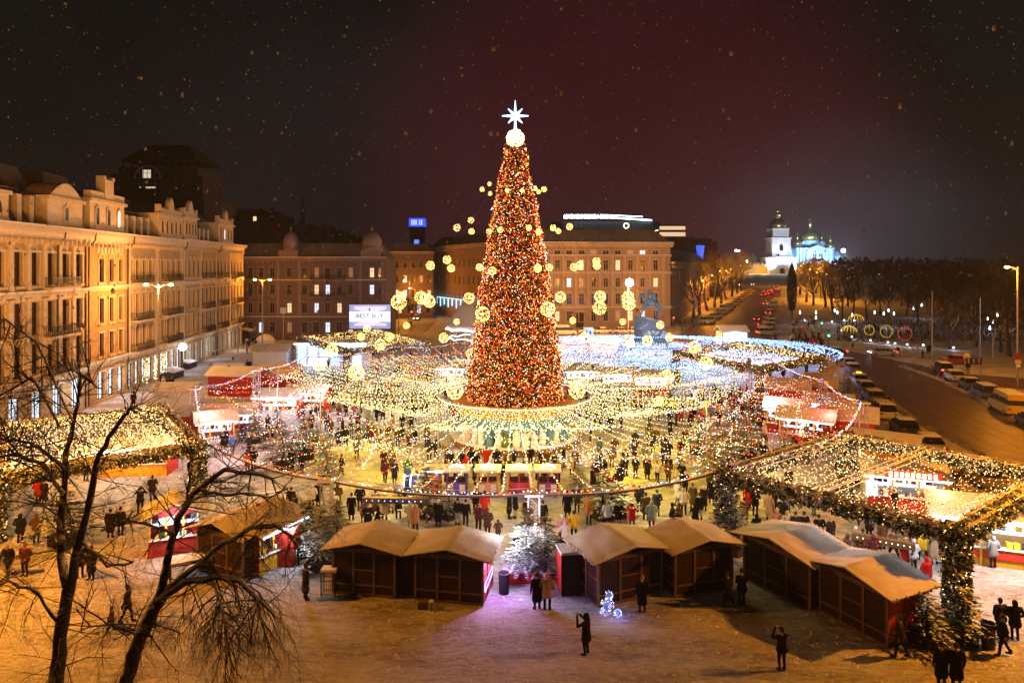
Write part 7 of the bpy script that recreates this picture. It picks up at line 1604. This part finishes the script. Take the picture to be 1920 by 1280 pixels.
# ================================================================== PEOPLE
def person_mesh(name, pose, skirt=0.0, hood=False, hat=True, bulk=1.0, hair_long=False):
    C = []
    def cap(a, b, r0, r1, s): C.append((Vector(a), Vector(b), r0, r1, s))
    crouch = pose == 'crouch'; dz = -.38 if crouch else 0
    step = .20 if pose == 'walk' else 0
    hip = .90 + dz
    for s_ in (-1, 1):
        fy = step * s_; kn = (.11 * s_, -.03 - fy * .55 - (.30 if crouch else 0), .50 + dz * .1 if crouch else .50); an = (.11 * s_, -fy * 1.0 + (.05 if fy < 0 else 0) + .02, .10 + (.05 if fy < 0 else 0))
        cap((.09 * s_, 0, hip), kn, .105, .07, 1); cap(kn, an, .068, .05, 1); cap((an[0], an[1], an[2] - .03), (an[0] + .02 * s_, an[1] - .16, an[2] - .045), .055, .045, 4); cap((an[0], an[1], an[2] + .08), (an[0], an[1], an[2] - .02), .058, .058, 4)
    lean = -.10 if crouch else (-.03 if pose == 'walk' else 0); b = bulk
    ch = Vector((0, lean, hip + .42))
    for s_ in (-1, 1):
        cap((.06 * s_, 0, hip + .02), (.075 * s_, lean, hip + .42), .135 * b, .13 * b, 0)
        cap((.075 * s_, lean, hip + .42), (.17 * s_, lean + .01, hip + .50), .12 * b, .075 * b, 0)
    if skirt:
        for s_ in (-1, 1): cap((.06 * s_, 0, hip + .05), (.08 * s_, .01 - (.05 * s_ if step else 0), hip - skirt), .145 * b, .165 * b, 0)
    hz_ = hip + .50
    cap((0, lean, hz_), (0, lean - .01, hz_ + .12), .06, .055, 0 if hood else 2)
    hc = Vector((0, lean - .02, hz_ + .205)); tilt = -.03 if pose in ('phone', 'crouch') else 0
    cap(hc + Vector((0, tilt, -.035)), hc + Vector((0, 0, .035)), .078, .09, 2); cap(hc + Vector((0, -.085 + tilt, -.015)), hc + Vector((0, -.10 + tilt, -.03)), .018, .02, 2)
    for s_ in (-1, 1): cap(hc + Vector((.088 * s_, .01, -.01)), hc + Vector((.09 * s_, .012, .015)), .018, .016, 2)
    if hood: cap(hc + Vector((0, .035, -.06)), hc + Vector((0, .03, .03)), .115, .118, 0)
    elif hat: cap(hc + Vector((0, .01, .03)), hc + Vector((0, .01, .075)), .104, .085, 3)
    else: cap(hc + Vector((0, .022, .0)), hc + Vector((0, .012, .045)), .098, .092, 3)
    if hair_long and not hood: cap(hc + Vector((0, .05, .02)), hc + Vector((0, .06, -.17)), .085, .07, 3)
    sh = [(.215 * b, lean, hip + .49), (-.215 * b, lean, hip + .49)]
    for k, s_ in ((0, 1), (1, -1)):
        S_ = Vector(sh[k])
        if pose == 'photo': E_ = S_ + Vector((.10 * s_, -.20, -.14)); H_ = Vector((.07 * s_, lean - .36, hip + .66))
        elif pose == 'phone': E_ = S_ + Vector((.06 * s_, -.02, -.27)); H_ = Vector((.07 * s_, lean - .30, hip + .32))
        elif pose == 'pockets': E_ = S_ + Vector((.10 * s_, .05, -.26)); H_ = Vector((.17 * s_, lean - .12, hip + .04))
        elif pose == 'walk': E_ = S_ + Vector((.05 * s_, .07 * s_ + .03, -.27)); H_ = E_ + Vector((0, .06 * s_ - .12, -.22))
        elif pose == 'crouch': E_ = S_ + Vector((.05 * s_, -.12, -.24)); H_ = E_ + Vector((-.08 * s_, -.22, .02))
        else: E_ = S_ + Vector((.06 * s_, .02, -.28)); H_ = E_ + Vector((.01 * s_, -.06, -.25))
        cap(S_, E_, .068 * b, .056 * b, 0); cap(E_, H_, .056 * b, .04, 0)
        f = (H_ - E_).normalized(); side = f.cross(Vector((0, 0, 1))); side = side.normalized() if side.length > .1 else Vector((1, 0, 0))
        cap(H_, H_ + f * .06, .032, .034, 2)
        for q in range(4): o_ = side * (q - 1.5) * .019; cap(H_ + f * .06 + o_, H_ + f * (.135 - .012 * abs(q - 1.5)) + o_ + Vector((0, 0, -.012)), .0125, .011, 2)
        cap(H_ + f * .03 + side * .03 * s_, H_ + f * .085 + side * .055 * s_, .014, .012, 2)
    mb = MB()
    for (a, b_, r0, r1, s_) in C:
        d = b_ - a; n = 3; pts = [a - d.normalized() * r0 * .97, a - d.normalized() * r0 * .6, a, b_, b_ + d.normalized() * r1 * .6, b_ + d.normalized() * r1 * .97]
        mb.tube(pts, [r0 * .2, r0 * .8, r0, r1, r1 * .8, r1 * .2], 10)
    me = mb.mesh(name + '_raw', []); o = bpy.data.objects.new('tmp', me); COL.objects.link(o)
    md = o.modifiers.new('r', 'REMESH'); md.mode = 'VOXEL'; md.voxel_size = .019
    ms = o.modifiers.new('s', 'SMOOTH'); ms.factor = .5; ms.iterations = 2
    dc = o.modifiers.new('d', 'DECIMATE'); dc.ratio = .28
    dg = bpy.context.evaluated_depsgraph_get(); dg.update(); out_ = bpy.data.meshes.new_from_object(o.evaluated_get(dg)); out_.name = name
    bpy.data.objects.remove(o); bpy.data.meshes.remove(me)
    nf = len(out_.polygons); cen = np.empty(nf * 3, dtype=np.float32); out_.polygons.foreach_get('center', cen); cen = cen.reshape(-1, 3); best = np.full(nf, 1e9); idx = np.zeros(nf, dtype=np.int32)
    for (a, b_, r0, r1, s_) in C:
        A_ = np.array(a); D_ = np.array(b_ - a); L2_ = max(1e-9, float((D_ ** 2).sum())); t_ = np.clip(((cen - A_) @ D_) / L2_, 0, 1); dist = np.linalg.norm(cen - (A_ + t_[:, None] * D_), axis=1) - (r0 + (r1 - r0) * t_); w_ = dist < best - 1e-4; best[w_] = dist[w_]; idx[w_] = s_
    for m_ in (base_coat, base_leg, skin, hairm, boot): out_.materials.append(m_)
    out_.polygons.foreach_set('material_index', idx); out_.polygons.foreach_set('use_smooth', np.ones(nf, dtype=bool)); out_.update(); return out_
base_coat = mat('coat_black', (.009, .009, .011), .9, (.006, .006, .007), 8, spec=.1); base_leg = mat('trousers_black', (.009, .009, .012), .9, spec=.1); skin = mat('skin', (.45, .27, .19), .6); hairm = mat('knit_hat_dark', (.03, .022, .018), .9); boot = mat('boots', (.012, .010, .010), .7)
CO = {'black': base_coat}
for k_, v_ in dict(dark=(.018, .016, .018), navy=(.025, .03, .055), brown=(.09, .05, .03), olive=(.075, .065, .035), grey=(.14, .14, .15), maroon=(.10, .02, .03), red=(.55, .02, .02), white=(.62, .62, .64), beige=(.46, .34, .22), tan=(.42, .22, .10), yellow=(.70, .48, .03), mint=(.34, .46, .42), orange=(.58, .22, .05), pink=(.55, .32, .30), blue=(.06, .10, .24), green=(.05, .22, .08)).items(): CO[k_] = mat('coat_' + k_, v_, .8, tuple(x * .8 for x in v_), 9, spec=.1)
LG = {'black': base_leg, 'jeans': mat('trousers_denim', (.12, .16, .24), .85), 'light': mat('trousers_pale', (.42, .38, .33), .85), 'white': CO['white']}
HT = {'dark': hairm, 'white': CO['white'], 'blond': mat('blond_hair', (.45, .28, .10), .7), 'red': CO['red'], 'brown': mat('brown_hair', (.09, .045, .025), .7), 'blue': CO['blue'], 'yellow': CO['yellow'], 'grey': CO['grey']}
PM = dict(stand=person_mesh('person_standing', 'stand', .0), coat=person_mesh('person_coat', 'stand', .42), parka=person_mesh('person_parka', 'pockets', .18, hood=True, bulk=1.12), pockets=person_mesh('person_pockets', 'pockets', .05, bulk=1.08),
          photo=person_mesh('person_photo', 'photo', .25, hood=True), photo2=person_mesh('person_photo_hat', 'photo', .05), phone=person_mesh('person_phone', 'phone', .15, bulk=1.05), walk=person_mesh('person_walking', 'walk', .12), walkcoat=person_mesh('person_walking_coat', 'walk', .36, hat=False), crouch=person_mesh('person_crouching', 'crouch', .0, hood=True), hair=person_mesh('person_long_hair', 'pockets', .30, hat=False, hair_long=True))
POSE = dict(stand='standing', coat='standing in a long coat', parka='in a hooded parka, hands in pockets', pockets='with hands in pockets', photo='holding up a phone in a hooded coat', photo2='holding up a phone', phone='looking down at a phone', walk='walking', walkcoat='walking in a long coat', crouch='crouching with hood up', hair='with long hair, hands in pockets')
def person(px, py, pose, coat, yaw, label, leg='black', hat='dark', sc=1.0, group='people in the square'):
    c = P(px, py); o = link('person', PM[pose], None, (c.x, c.y, gz(c.y) - .005), math.radians(yaw), (sc * R.uniform(.95, 1.08), sc * R.uniform(.95, 1.08), sc))
    for i, m_ in ((0, CO[coat]), (1, LG[leg]), (3, HT[hat])):
        sl = o.material_slots[i]
        if sl.material != m_: sl.link = 'OBJECT'; sl.material = m_
    return tag(o, label, 'person', group)
# yaw 0 faces the camera, 180 faces away
E_ = [(1007, 1142, 'coat', 'black', 200, 'person in long black coat close beside a beige parka by the red planter'), (1026, 1143, 'parka', 'beige', 170, 'person in beige hooded parka beside the red planter'), (1099, 1227, 'photo', 'black', 235, 'lone dark person raising a phone on the brown snow near the wire animal'),
 (1204, 1148, 'coat', 'black', 180, 'dark-clad blond person standing against the red-cabinet hut', 'black', 'blond'), (1366, 1140, 'walkcoat', 'black', 215, 'dark person walking past the yellow-roofed hut, one of two'), (1391, 1134, 'phone', 'black', 200, 'dark person with a glowing phone by the yellow-roofed hut'), (1466, 1257, 'photo2', 'black', 190, 'lone dark person holding up a phone before the yellow-roofed huts'),
 (1689, 1233, 'walk', 'dark', 230, 'dark person walking at the corner of the hut with red side light'), (1765, 1287, 'coat', 'black', 185, 'black-clad person of the close pair under the near pillar firs'), (1793, 1290, 'coat', 'black', 175, 'dark person on the bin side of the pair under the near pillar firs'), (1882, 1229, 'walk', 'black', 250, 'black-clad person striding past the dark litter bin'),
 (1876, 1196, 'pockets', 'dark', 185, 'dark-jacketed person behind the dark litter bin'), (1903, 1200, 'parka', 'black', 170, 'black-parka person second behind the dark litter bin'), (1862, 1064, 'parka', 'grey', 180, 'grey-hooded person at the yellow and red counter'), (1803, 1106, 'parka', 'red', 150, 'child in bright red jacket beside the near pillar', 'white', 'red'),
 (1738, 1108, 'parka', 'red', 20, 'red-suited bearded figure with white collar by the near pillar', 'black', 'red'), (1697, 1066, 'coat', 'red', 190, 'person in long red suit with fur hat near the near pillar', 'black', 'blond'), (1714, 1072, 'pockets', 'white', 200, 'person in white jacket with backpack next to the red suit', 'black', 'white'),
 (1731, 1052, 'walk', 'yellow', 180, 'person in yellow jacket behind the white jacket'), (1752, 1058, 'coat', 'beige', 160, 'person in beige coat nearest the near pillar', 'light', 'blond'), (1676, 1050, 'walk', 'olive', 200, 'olive-coated person striding beside the red suit'),
 (573, 1124, 'coat', 'dark', 120, 'person in long dark coat alone beside the iron rack'), (15, 1080, 'walk', 'black', 10, 'dark-coated person with pale bag walking at the frame corner', 'black', 'blond'), (47, 1079, 'pockets', 'maroon', 350, 'person in maroon parka walking beside the pale bag', 'black', 'brown'), (238, 1168, 'walk', 'black', 100, 'dark figure behind the leaning bare trunk'), (209, 1184, 'walk', 'maroon', 120, 'small child in dark red next to the figure by the leaning trunk', 'black', 'dark', .65),
 (150, 1082, 'parka', 'black', 30, 'wide dark figure between the two bare trunks'), (171, 1086, 'coat', 'black', 350, 'second dark figure between the two bare trunks'), (207, 1008, 'coat', 'black', 180, 'dark person of the pair before the red gabled stall'), (226, 1004, 'stand', 'dark', 185, 'taller person of the pair before the red gabled stall'), (263, 962, 'photo2', 'black', 200, 'dark person holding a phone up before the arcade pillar'), (286, 938, 'phone', 'brown', 220, 'brown-coated person pointing near the arcade pillar', 'jeans'),
 (38, 1018, 'parka', 'black', 180, 'stout dark person left alone under the glowing arcade'), (68, 1018, 'hair', 'brown', 190, 'brown-coated long-haired person under the glowing arcade', 'black', 'brown'), (72, 945, 'parka', 'red', 180, 'person in red jacket seen through twigs under the arcade'), (83, 946, 'coat', 'dark', 170, 'dark person next to the red jacket under the arcade'), (161, 902, 'stand', 'dark', 180, 'dark person at the gift-painted stall counter'),
 (546, 962, 'stand', 'black', 180, 'person in black jacket and pale jeans beyond the curling branch', 'jeans'), (550, 978, 'phone', 'navy', 200, 'navy-clad person beside a white jacket near the side mast'), (559, 976, 'parka', 'white', 180, 'person in white jacket close to the navy-clad person', 'light', 'white'), (584, 956, 'pockets', 'white', 190, 'person in white puffer jacket next to the side lattice mast', 'black', 'white'), (597, 950, 'coat', 'black', 160, 'dark person behind the side lattice mast'),
 (566, 995, 'parka', 'grey', 30, 'grey-hooded person by the red booth'), (580, 1000, 'parka', 'dark', 80, 'dark-hooded person by the red booth'), (550, 990, 'crouch', 'dark', 60, 'crouching dark person near the red booth'), (633, 955, 'parka', 'brown', 180, 'broad brown-coated person past the side lattice mast'), (630, 995, 'coat', 'black', 180, 'black-coated person behind the first dark hut'), (626, 972, 'pockets', 'white', 190, 'white-jacketed person behind the first dark hut', 'light', 'white'),
 (659, 975, 'coat', 'black', 180, 'tall person in long black coat behind the first dark hut roof'), (675, 958, 'pockets', 'black', 180, 'black-clad person with yellow hat in the front crowd', 'black', 'yellow'), (681, 980, 'parka', 'grey', 20, 'child in grey-violet jacket near the snack bar', 'black', 'dark', .75), (690, 996, 'phone', 'dark', 10, 'dark-clad person eating at the snack bar', 'black', 'dark'), (704, 968, 'coat', 'brown', 190, 'person in dark brown coat near the snack bar'), (706, 990, 'crouch', 'dark', 90, 'seated dark person at the snack bar'), (721, 975, 'coat', 'white', 200, 'person in long white coat near the snack bar', 'light', 'white'),
 (733, 962, 'coat', 'beige', 185, 'person in long beige coat near the snack bar', 'light', 'blond'), (747, 972, 'hair', 'navy', 190, 'person in navy coat beside the long beige coat', 'black', 'grey'), (764, 940, 'walk', 'navy', 260, 'navy-clad person running behind the navy coat'), (769, 994, 'parka', 'mint', 160, 'person in pale green jacket beside the second dark hut', 'light'), (779, 998, 'parka', 'tan', 200, 'person in furry tan coat beside the second dark hut'), (822, 988, 'coat', 'black', 180, 'black-coated person with pale hat holding a dog lead', 'black', 'white'),
 (858, 985, 'stand', 'dark', 150, 'slim dark person with beige trousers past the tubbed fir', 'light'), (873, 988, 'stand', 'black', 170, 'slim black-clad person next to beige trousers'), (897, 995, 'photo2', 'maroon', 20, 'person in maroon coat holding a phone to the face'), (892, 965, 'pockets', 'black', 190, 'black-clad person standing behind the maroon coat'), (909, 970, 'coat', 'red', 180, 'person in long red coat by the little train', 'black', 'dark'), (914, 1006, 'parka', 'brown', 170, 'hooded brown-coated person nearest the second dark hut roof'), (934, 1012, 'parka', 'brown', 190, 'small child with blue hat nearest the second dark hut roof', 'black', 'blue', .7),
 (955, 972, 'coat', 'black', 80, 'slim black-coated person facing another before the red carriage', 'black'), (966, 971, 'parka', 'black', 280, 'black-coated person with a bag before the red carriage', 'light'), (968, 1038, 'walk', 'dark', 200, 'dark child by the white frosted fir', 'black', 'dark', .7), (988, 985, 'walk', 'black', 190, 'black-clad person walking beside the front lattice mast'), (1018, 990, 'coat', 'dark', 175, 'dark person standing just past the front lattice mast'), (1054, 1020, 'pockets', 'pink', 190, 'person in pale pink coat beside a white snowsuit', 'black', 'white'), (1059, 1022, 'parka', 'white', 180, 'child in white snowsuit by the red-cabinet hut', 'light', 'white', .8), (1076, 1012, 'pockets', 'yellow', 175, 'person in bright yellow jacket by the red-cabinet hut', 'black', 'dark'), (1049, 1058, 'coat', 'dark', 185, 'dark-coated person by the red cabinet', 'jeans'),
 (1064, 970, 'coat', 'black', 180, 'tall black-coated person behind the yellow jacket'), (1082, 962, 'pockets', 'olive', 180, 'olive-coated person with pale hat behind the yellow jacket', 'black', 'white'), (1104, 983, 'parka', 'orange', 10, 'person in orange-tan coat in front of the tubbed frosted fir', 'black', 'blond'), (1139, 990, 'pockets', 'white', 190, 'person in white jacket with round bag near the lone red coat', 'black', 'blond'), (1160, 992, 'phone', 'black', 20, 'person in black hoodie and pale jeans near the lone red coat', 'light'), (1185, 997, 'photo2', 'red', 175, 'person in bright red coat photographing in the front crowd', 'jeans'),
 (1151, 965, 'coat', 'black', 180, 'black-coated person of the queue behind the red coat'), (1168, 958, 'parka', 'dark', 185, 'broad dark-coated person of the queue behind the red coat'), (1184, 948, 'coat', 'beige', 180, 'beige-coated person of the queue behind the red coat', 'light', 'blond'), (1199, 960, 'pockets', 'black', 190, 'black-clad person of the queue with grey trousers', 'jeans'), (1211, 974, 'coat', 'brown', 180, 'long brown-coated person beside the mint jacket'), (1222, 992, 'parka', 'mint', 180, 'person in mint green jacket above the second snowy roof'), (1232, 968, 'pockets', 'navy', 185, 'dark person with violet bag beside the mint jacket'), (1258, 982, 'crouch', 'dark', 80, 'seated hooded person lit by a phone behind the hut roof'), (1276, 982, 'crouch', 'brown', 270, 'seated brown-clad person beside the phone-lit hood'),
 (1270, 948, 'walk', 'white', 110, 'white-coated person in pale jeans stepping away', 'jeans', 'white'), (1282, 965, 'pockets', 'white', 180, 'person with white backpack near the side arcade pillar', 'black', 'blond'), (1299, 955, 'coat', 'olive', 170, 'olive-coated person near the side arcade pillar', 'black', 'brown'), (1312, 975, 'pockets', 'black', 190, 'black-clad person with pale trousers near the side arcade pillar', 'light'), (1304, 985, 'crouch', 'black', 180, 'small black-clad person behind the snowy roof peak'), (1320, 958, 'coat', 'dark', 180, 'dark-coated person with white hair by the side arcade pillar', 'black', 'white'), (1334, 944, 'coat', 'black', 170, 'black-coated person next to the side arcade pillar'),
 (1403, 952, 'coat', 'red', 180, 'person in red coat just past the side arcade pillar'), (1416, 966, 'phone', 'black', 0, 'black-clad person facing out beside the red coat', 'black', 'white'), (1396, 985, 'walk', 'brown', 170, 'brown-clad person with a stroller at the side arcade pillar'), (1442, 975, 'coat', 'beige', 150, 'person in long beige coat under the near arcade beam', 'light', 'blond'), (1452, 970, 'pockets', 'black', 230, 'black-clad person reaching out to a companion', 'black'), (1468, 985, 'parka', 'dark', 130, 'dark-hooded person facing the reaching companion'), (1420, 1006, 'crouch', 'black', 180, 'seated black-clad person behind the snowy roof edge'),
 (1455, 1008, 'parka', 'tan', 180, 'tan-hooded person behind the broad yellow roof'), (1476, 1012, 'parka', 'beige', 180, 'beige-hooded person behind the broad yellow roof'), (1492, 1014, 'pockets', 'dark', 180, 'dark-clad person with patterned scarf behind the yellow roof', 'light'), (1508, 1014, 'coat', 'black', 180, 'black-coated person at the end of the group behind the yellow roof'), (1536, 1020, 'pockets', 'black', 180, 'black-clad person of the pair beyond the yellow roof ridge'), (1558, 1024, 'coat', 'dark', 200, 'dark-coated person with scarf of the pair beyond the yellow roof ridge', 'black', 'blond'),
 (1605, 1045, 'coat', 'beige', 190, 'beige-coated person with backpack beneath the near garland', 'black', 'white'), (1590, 1060, 'parka', 'brown', 90, 'brown-hooded person at the plank counter'), (1618, 1050, 'pockets', 'tan', 180, 'tan-coated person at the plank counter', 'black'), (1637, 1062, 'parka', 'maroon', 170, 'maroon-clad person at the plank counter'), (1567, 1052, 'crouch', 'black', 20, 'seated dark person at the yellow roof valley'), (1540, 1048, 'crouch', 'pink', 0, 'seated pink-hatted person at the yellow roof valley', 'black', 'white'), (1655, 1030, 'coat', 'brown', 190, 'brown-coated person deep under the near garland'), (1630, 1012, 'parka', 'dark', 185, 'dark-hooded person deep under the near garland'),
 (464, 882, 'coat', 'red', 180, 'tall figure in bright red costume with wide hem'), (475, 880, 'pockets', 'black', 185, 'dark person beside the red costume'), (435, 850, 'walk', 'blue', 200, 'person in blue jacket near the glowing striped stall'), (460, 800, 'coat', 'maroon', 180, 'maroon-clad person before the glowing striped stall'), (547, 882, 'coat', 'black', 180, 'dark-coated person next to the spangled fir'), (566, 886, 'pockets', 'black', 150, 'black-clad person with a bag near the spangled fir'), (640, 893, 'walkcoat', 'dark', 120, 'dark-coated person stepping between the pole and the plaza'), (669, 860, 'phone', 'grey', 190, 'grey-clad person with a bag in the open yellow plaza', 'black'), (635, 838, 'coat', 'dark', 180, 'dark-coated person in the open yellow plaza'), (648, 835, 'coat', 'black', 190, 'black-coated person next to a dark coat in the open plaza'),
 (720, 880, 'coat', 'dark', 180, 'tall dark-coated person near the little engine'), (733, 862, 'walk', 'grey', 200, 'grey-clad person walking near the little engine'), (800, 838, 'phone', 'olive', 20, 'olive-clad person alone in front of the stage'), (735, 945 - 62, 'walkcoat', 'brown', 180, 'brown-haired person near the engine nose', 'black', 'brown'), (740, 905, 'coat', 'navy', 170, 'navy-hooded person at the engine nose'), (722, 905, 'walk', 'maroon', 180, 'maroon-clad person behind the engine nose'), (764, 902, 'parka', 'green', 180, 'person in green jacket beside the engine'),
 (805, 862, 'parka', 'navy', 190, 'navy-clad person of the two above the engine'), (818, 862, 'parka', 'navy', 175, 'second navy-clad person of the two above the engine', 'black', 'red')]
for e in E_:
    px, py, po, co, yw, lb = e[:6]; leg = e[6] if len(e) > 6 else 'black'; ht = e[7] if len(e) > 7 else 'dark'; s_ = e[8] if len(e) > 8 else 1.0
    person(px, py, po, co, yw, lb, leg, ht, s_)
# crowd by area; each gets a label from its coat, its posture and its place in the row
rp = random.Random(2024); auto = []
ZN = [('around the front of the stage', [(832, 905), (880, 900), (930, 898), (990, 898), (1045, 895), (1085, 900), (850, 885), (900, 880), (1060, 878)], 30, (830, 1090, 870, 908)), ('in the plaza on the arcade side', None, 36, (1100, 1290, 812, 935)), ('in the plaza on the cream-house side', None, 28, (580, 800, 790, 850)),
      ('before the stalls below the statue', None, 22, (1060, 1400, 755, 800)), ('among the red stalls', None, 18, (1400, 1570, 800, 880)), ('under the far arcade by the billboard', None, 26, (610, 830, 668, 720)), ('behind the far gold-lit arcade', None, 12, (1440, 1560, 700, 752)), ('under the near arcade', None, 14, (1440, 1800, 890, 975)),
      ('on the corner of the far street', None, 34, (1480, 1545, 634, 655)), ('walking up the far street pavement', None, 22, (1485, 1530, 600, 628)), ('by the bright stalls', None, 18, (400, 580, 800, 850)), ('by the cream-house pavement', None, 0, (300, 330, 700, 735)), ('under the trees by the horseman', None, 6, (1272, 1312, 608, 618)), ('deep in the plaza towards the billboard', None, 62, (560, 870, 735, 792)), ('deep in the plaza towards the statue', None, 62, (1050, 1420, 738, 802)), ('on the square edge by the end house', None, 8, (455, 480, 640, 656))]
placed = [(e[0], e[1]) for e in E_]
for (zn, _, n, (x0, x1, y0, y1)) in ZN:
    k = 0; tries = 0
    while k < n and tries < 4000:
        tries += 1; px, py = rp.uniform(x0, x1), rp.uniform(y0, y1); md = (py - 500) * .030 + 1.0
        if any(abs(px - a) < md and abs(py - b) < md * .7 for a, b in placed): continue
        w_ = P(px, py)
        if (Vector((w_.x - TX, w_.y - TY))).length < 6.6: continue
        placed.append((px, py)); k += 1
        co = rp.choices(['black', 'dark', 'navy', 'brown', 'olive', 'grey', 'maroon', 'red', 'white', 'beige', 'tan', 'blue', 'orange'], [9, 7, 3, 3, 1.5, 2, 1.5, .7, 1.2, 1.2, .6, .5, .3])[0]
        po = rp.choices(list(PM), [3, 3, 3, 3, .7, .7, 2, 2, 1.5, .3, 1.5])[0]; auto.append((zn, co, po, px, py))
extra = [('by the cream-house pavement', 'dark', 'coat', 303, 722), ('by the cream-house pavement', 'white', 'pockets', 306, 728), ('by the cream-house pavement', 'black', 'coat', 315, 731), ('by the cream-house pavement', 'black', 'coat', 322, 730), ('by the cream-house pavement', 'tan', 'coat', 463, 662), ('by the cream-house pavement', 'black', 'coat', 250, 762), ('by the pale kiosk', 'dark', 'coat', 464, 695), ('by the pale kiosk', 'dark', 'coat', 468, 696), ('on the park pavement', 'black', 'walk', 1599, 656), ('on the park pavement', 'black', 'walk', 1684, 666), ('on the park pavement', 'dark', 'coat', 1730, 672), ('on the park pavement', 'black', 'coat', 1739, 662), ('on the park pavement', 'black', 'coat', 1743, 662), ('on the park pavement', 'dark', 'stand', 1815, 700), ('beside the parked cars', 'black', 'coat', 1664, 790 - 22), ('on the park pavement', 'dark', 'coat', 1715, 618), ('on the park pavement', 'dark', 'coat', 1641, 620), ('on the park pavement', 'dark', 'coat', 1646, 621), ('before the parked cars in blue light', 'blue', 'walkcoat', 1592, 742)]
for e in extra: auto.append(e)
FARZ = ('deep in the plaza towards the billboard', 'deep in the plaza towards the statue', 'before the stalls below the statue', 'under the far arcade by the billboard', 'behind the far gold-lit arcade', 'on the corner of the far street', 'walking up the far street pavement')
fc = MB(); cm_ = [base_coat, base_leg, skin, CO['brown'], CO['maroon'], CO['white'], CO['beige'], CO['red']]
for e in auto:
    if e[0] in FARZ:
        me = PM[e[2]]; c = P(e[3], e[4]); a = rp.uniform(0, 6.28); ca_, sa_ = math.cos(a), math.sin(a); k = rp.choice([0, 0, 0, 0, 3, 4, 5, 6, 7]); z = gz(c.y)
        b0 = len(fc.v); fc.v += [(c.x + v.co.x * ca_ - v.co.y * sa_, c.y + v.co.x * sa_ + v.co.y * ca_, z + v.co.z) for v in me.vertices]
        for p_ in me.polygons: fc.f.append([b0 + i for i in p_.vertices]); fc.m.append({0: k, 1: 1, 2: 2, 3: 0, 4: 0}[p_.material_index])
obj('far_crowd', fc, cm_, kind='stuff', label='distant crowd of dark-clad people beyond the tree and along the far street')
auto = [e for e in auto if e[0] not in FARZ]
grp = {}
for e in auto: grp.setdefault((e[0], e[1], e[2]), []).append(e)
seen = {}
many_ = ordn
CN = dict(black='black-clad', dark='charcoal-clad', navy='navy-clad', brown='brown-clad', olive='olive-clad', grey='grey-clad', maroon='maroon-clad', red='red-clad', white='white-clad', beige='beige-clad', tan='tan-clad', blue='blue-clad', orange='orange-clad')
PS = dict(stand='person standing', coat='person in a long coat', parka='person in a hooded parka', pockets='person, hands in pockets,', photo='hooded person lifting a phone', photo2='hatted person lifting a phone', phone='person looking at a phone', walk='person walking', walkcoat='bareheaded person walking', crouch='hooded person crouching', hair='long-haired person')
for key, es in grp.items():
    es.sort(key=lambda e: e[3])
    for i, (zn, co, po, px, py) in enumerate(es):
        lab = '%s %s %s' % (CN[co], PS[po], zn)
        if len(es) > 1: lab = '%s %s' % (many_[i], lab)
        person(px, py, po, co, rp.choice([0, 20, 160, 180, 200, 90, 270, 340]) + rp.uniform(-20, 20), lab, rp.choices(['black', 'jeans', 'light'], [7, 2, 1])[0], rp.choices(['dark', 'white', 'blond', 'brown', 'red', 'grey'], [6, 1, 1, 2, .5, .6])[0], rp.uniform(.94, 1.03), group='people ' + zn)
# phones held up
for (px, py, dz_, lab) in ((1391, 1134, 1.12, 'glowing phone in the hands of the dark person by the yellow-roofed hut'),):
    c = P(px, py); m = MB(); m.box(-.04, .04, -.01, .01, -.07, .07); obj('phone', m, emat('phone_glow', (.8, .7, 1), 6), loc=(c.x + .14, c.y + .28, dz_ + .08), label=lab, cat='phone')

# ================================================================== FALLING SNOW
m = MB(); rf = random.Random(41)
for k in range(2600):
    y = 9 + 90 * rf.random() ** 1.2; x = rf.uniform(-.80, .80) * y; z = H0 + rf.uniform(-.30, .40) * y
    if z < .3: continue
    r = rf.uniform(.008, .017) * (1 + y * .016); m.octa((x, y, z), r)
for k in range(700):
    y = 5 + 22 * rf.random(); x = rf.uniform(-.78, .78) * y; z = H0 + rf.uniform(-.40, .40) * y; r = rf.uniform(.006, .016); m.octa((x, y, z), r)
for k in range(700):
    y = 7 + 20 * rf.random(); x = rf.uniform(-.78, .78) * y; z = H0 + rf.uniform(-.35, .40) * y; r = rf.uniform(.010, .027); m.ball((x, y, z), r, 6, 4, 0, rf.uniform(.9, 1.7))
fl_ = mat('snowflake', (.75, .75, .8), .9); t = fl_.node_tree; b = t.nodes['Principled BSDF']; b.inputs['Alpha'].default_value = .75; obj('falling_snow', m, fl_, kind='stuff', label='snowflakes drifting down through the night air')
# ================================================================== SNOWY AIR
m = MB(); m.box(-470, 650, -60, 640, -1.5, 75)
hz_m = bpy.data.materials.new('haze_air'); hz_m.use_nodes = True; t = hz_m.node_tree; t.nodes.clear()
o_ = N(t, 'ShaderNodeOutputMaterial'); v_ = N(t, 'ShaderNodeVolumePrincipled'); v_.inputs['Color'].default_value = (.9, .9, .92, 1); v_.inputs['Density'].default_value = .0002; v_.inputs['Anisotropy'].default_value = .3
t.links.new(v_.outputs[0], o_.inputs['Volume']); obj('haze', m, hz_m, kind='stuff')
for o in COL.objects:
    if o.parent and o.name.split('.')[0] == 'bulb': o['kind'] = 'stuff'
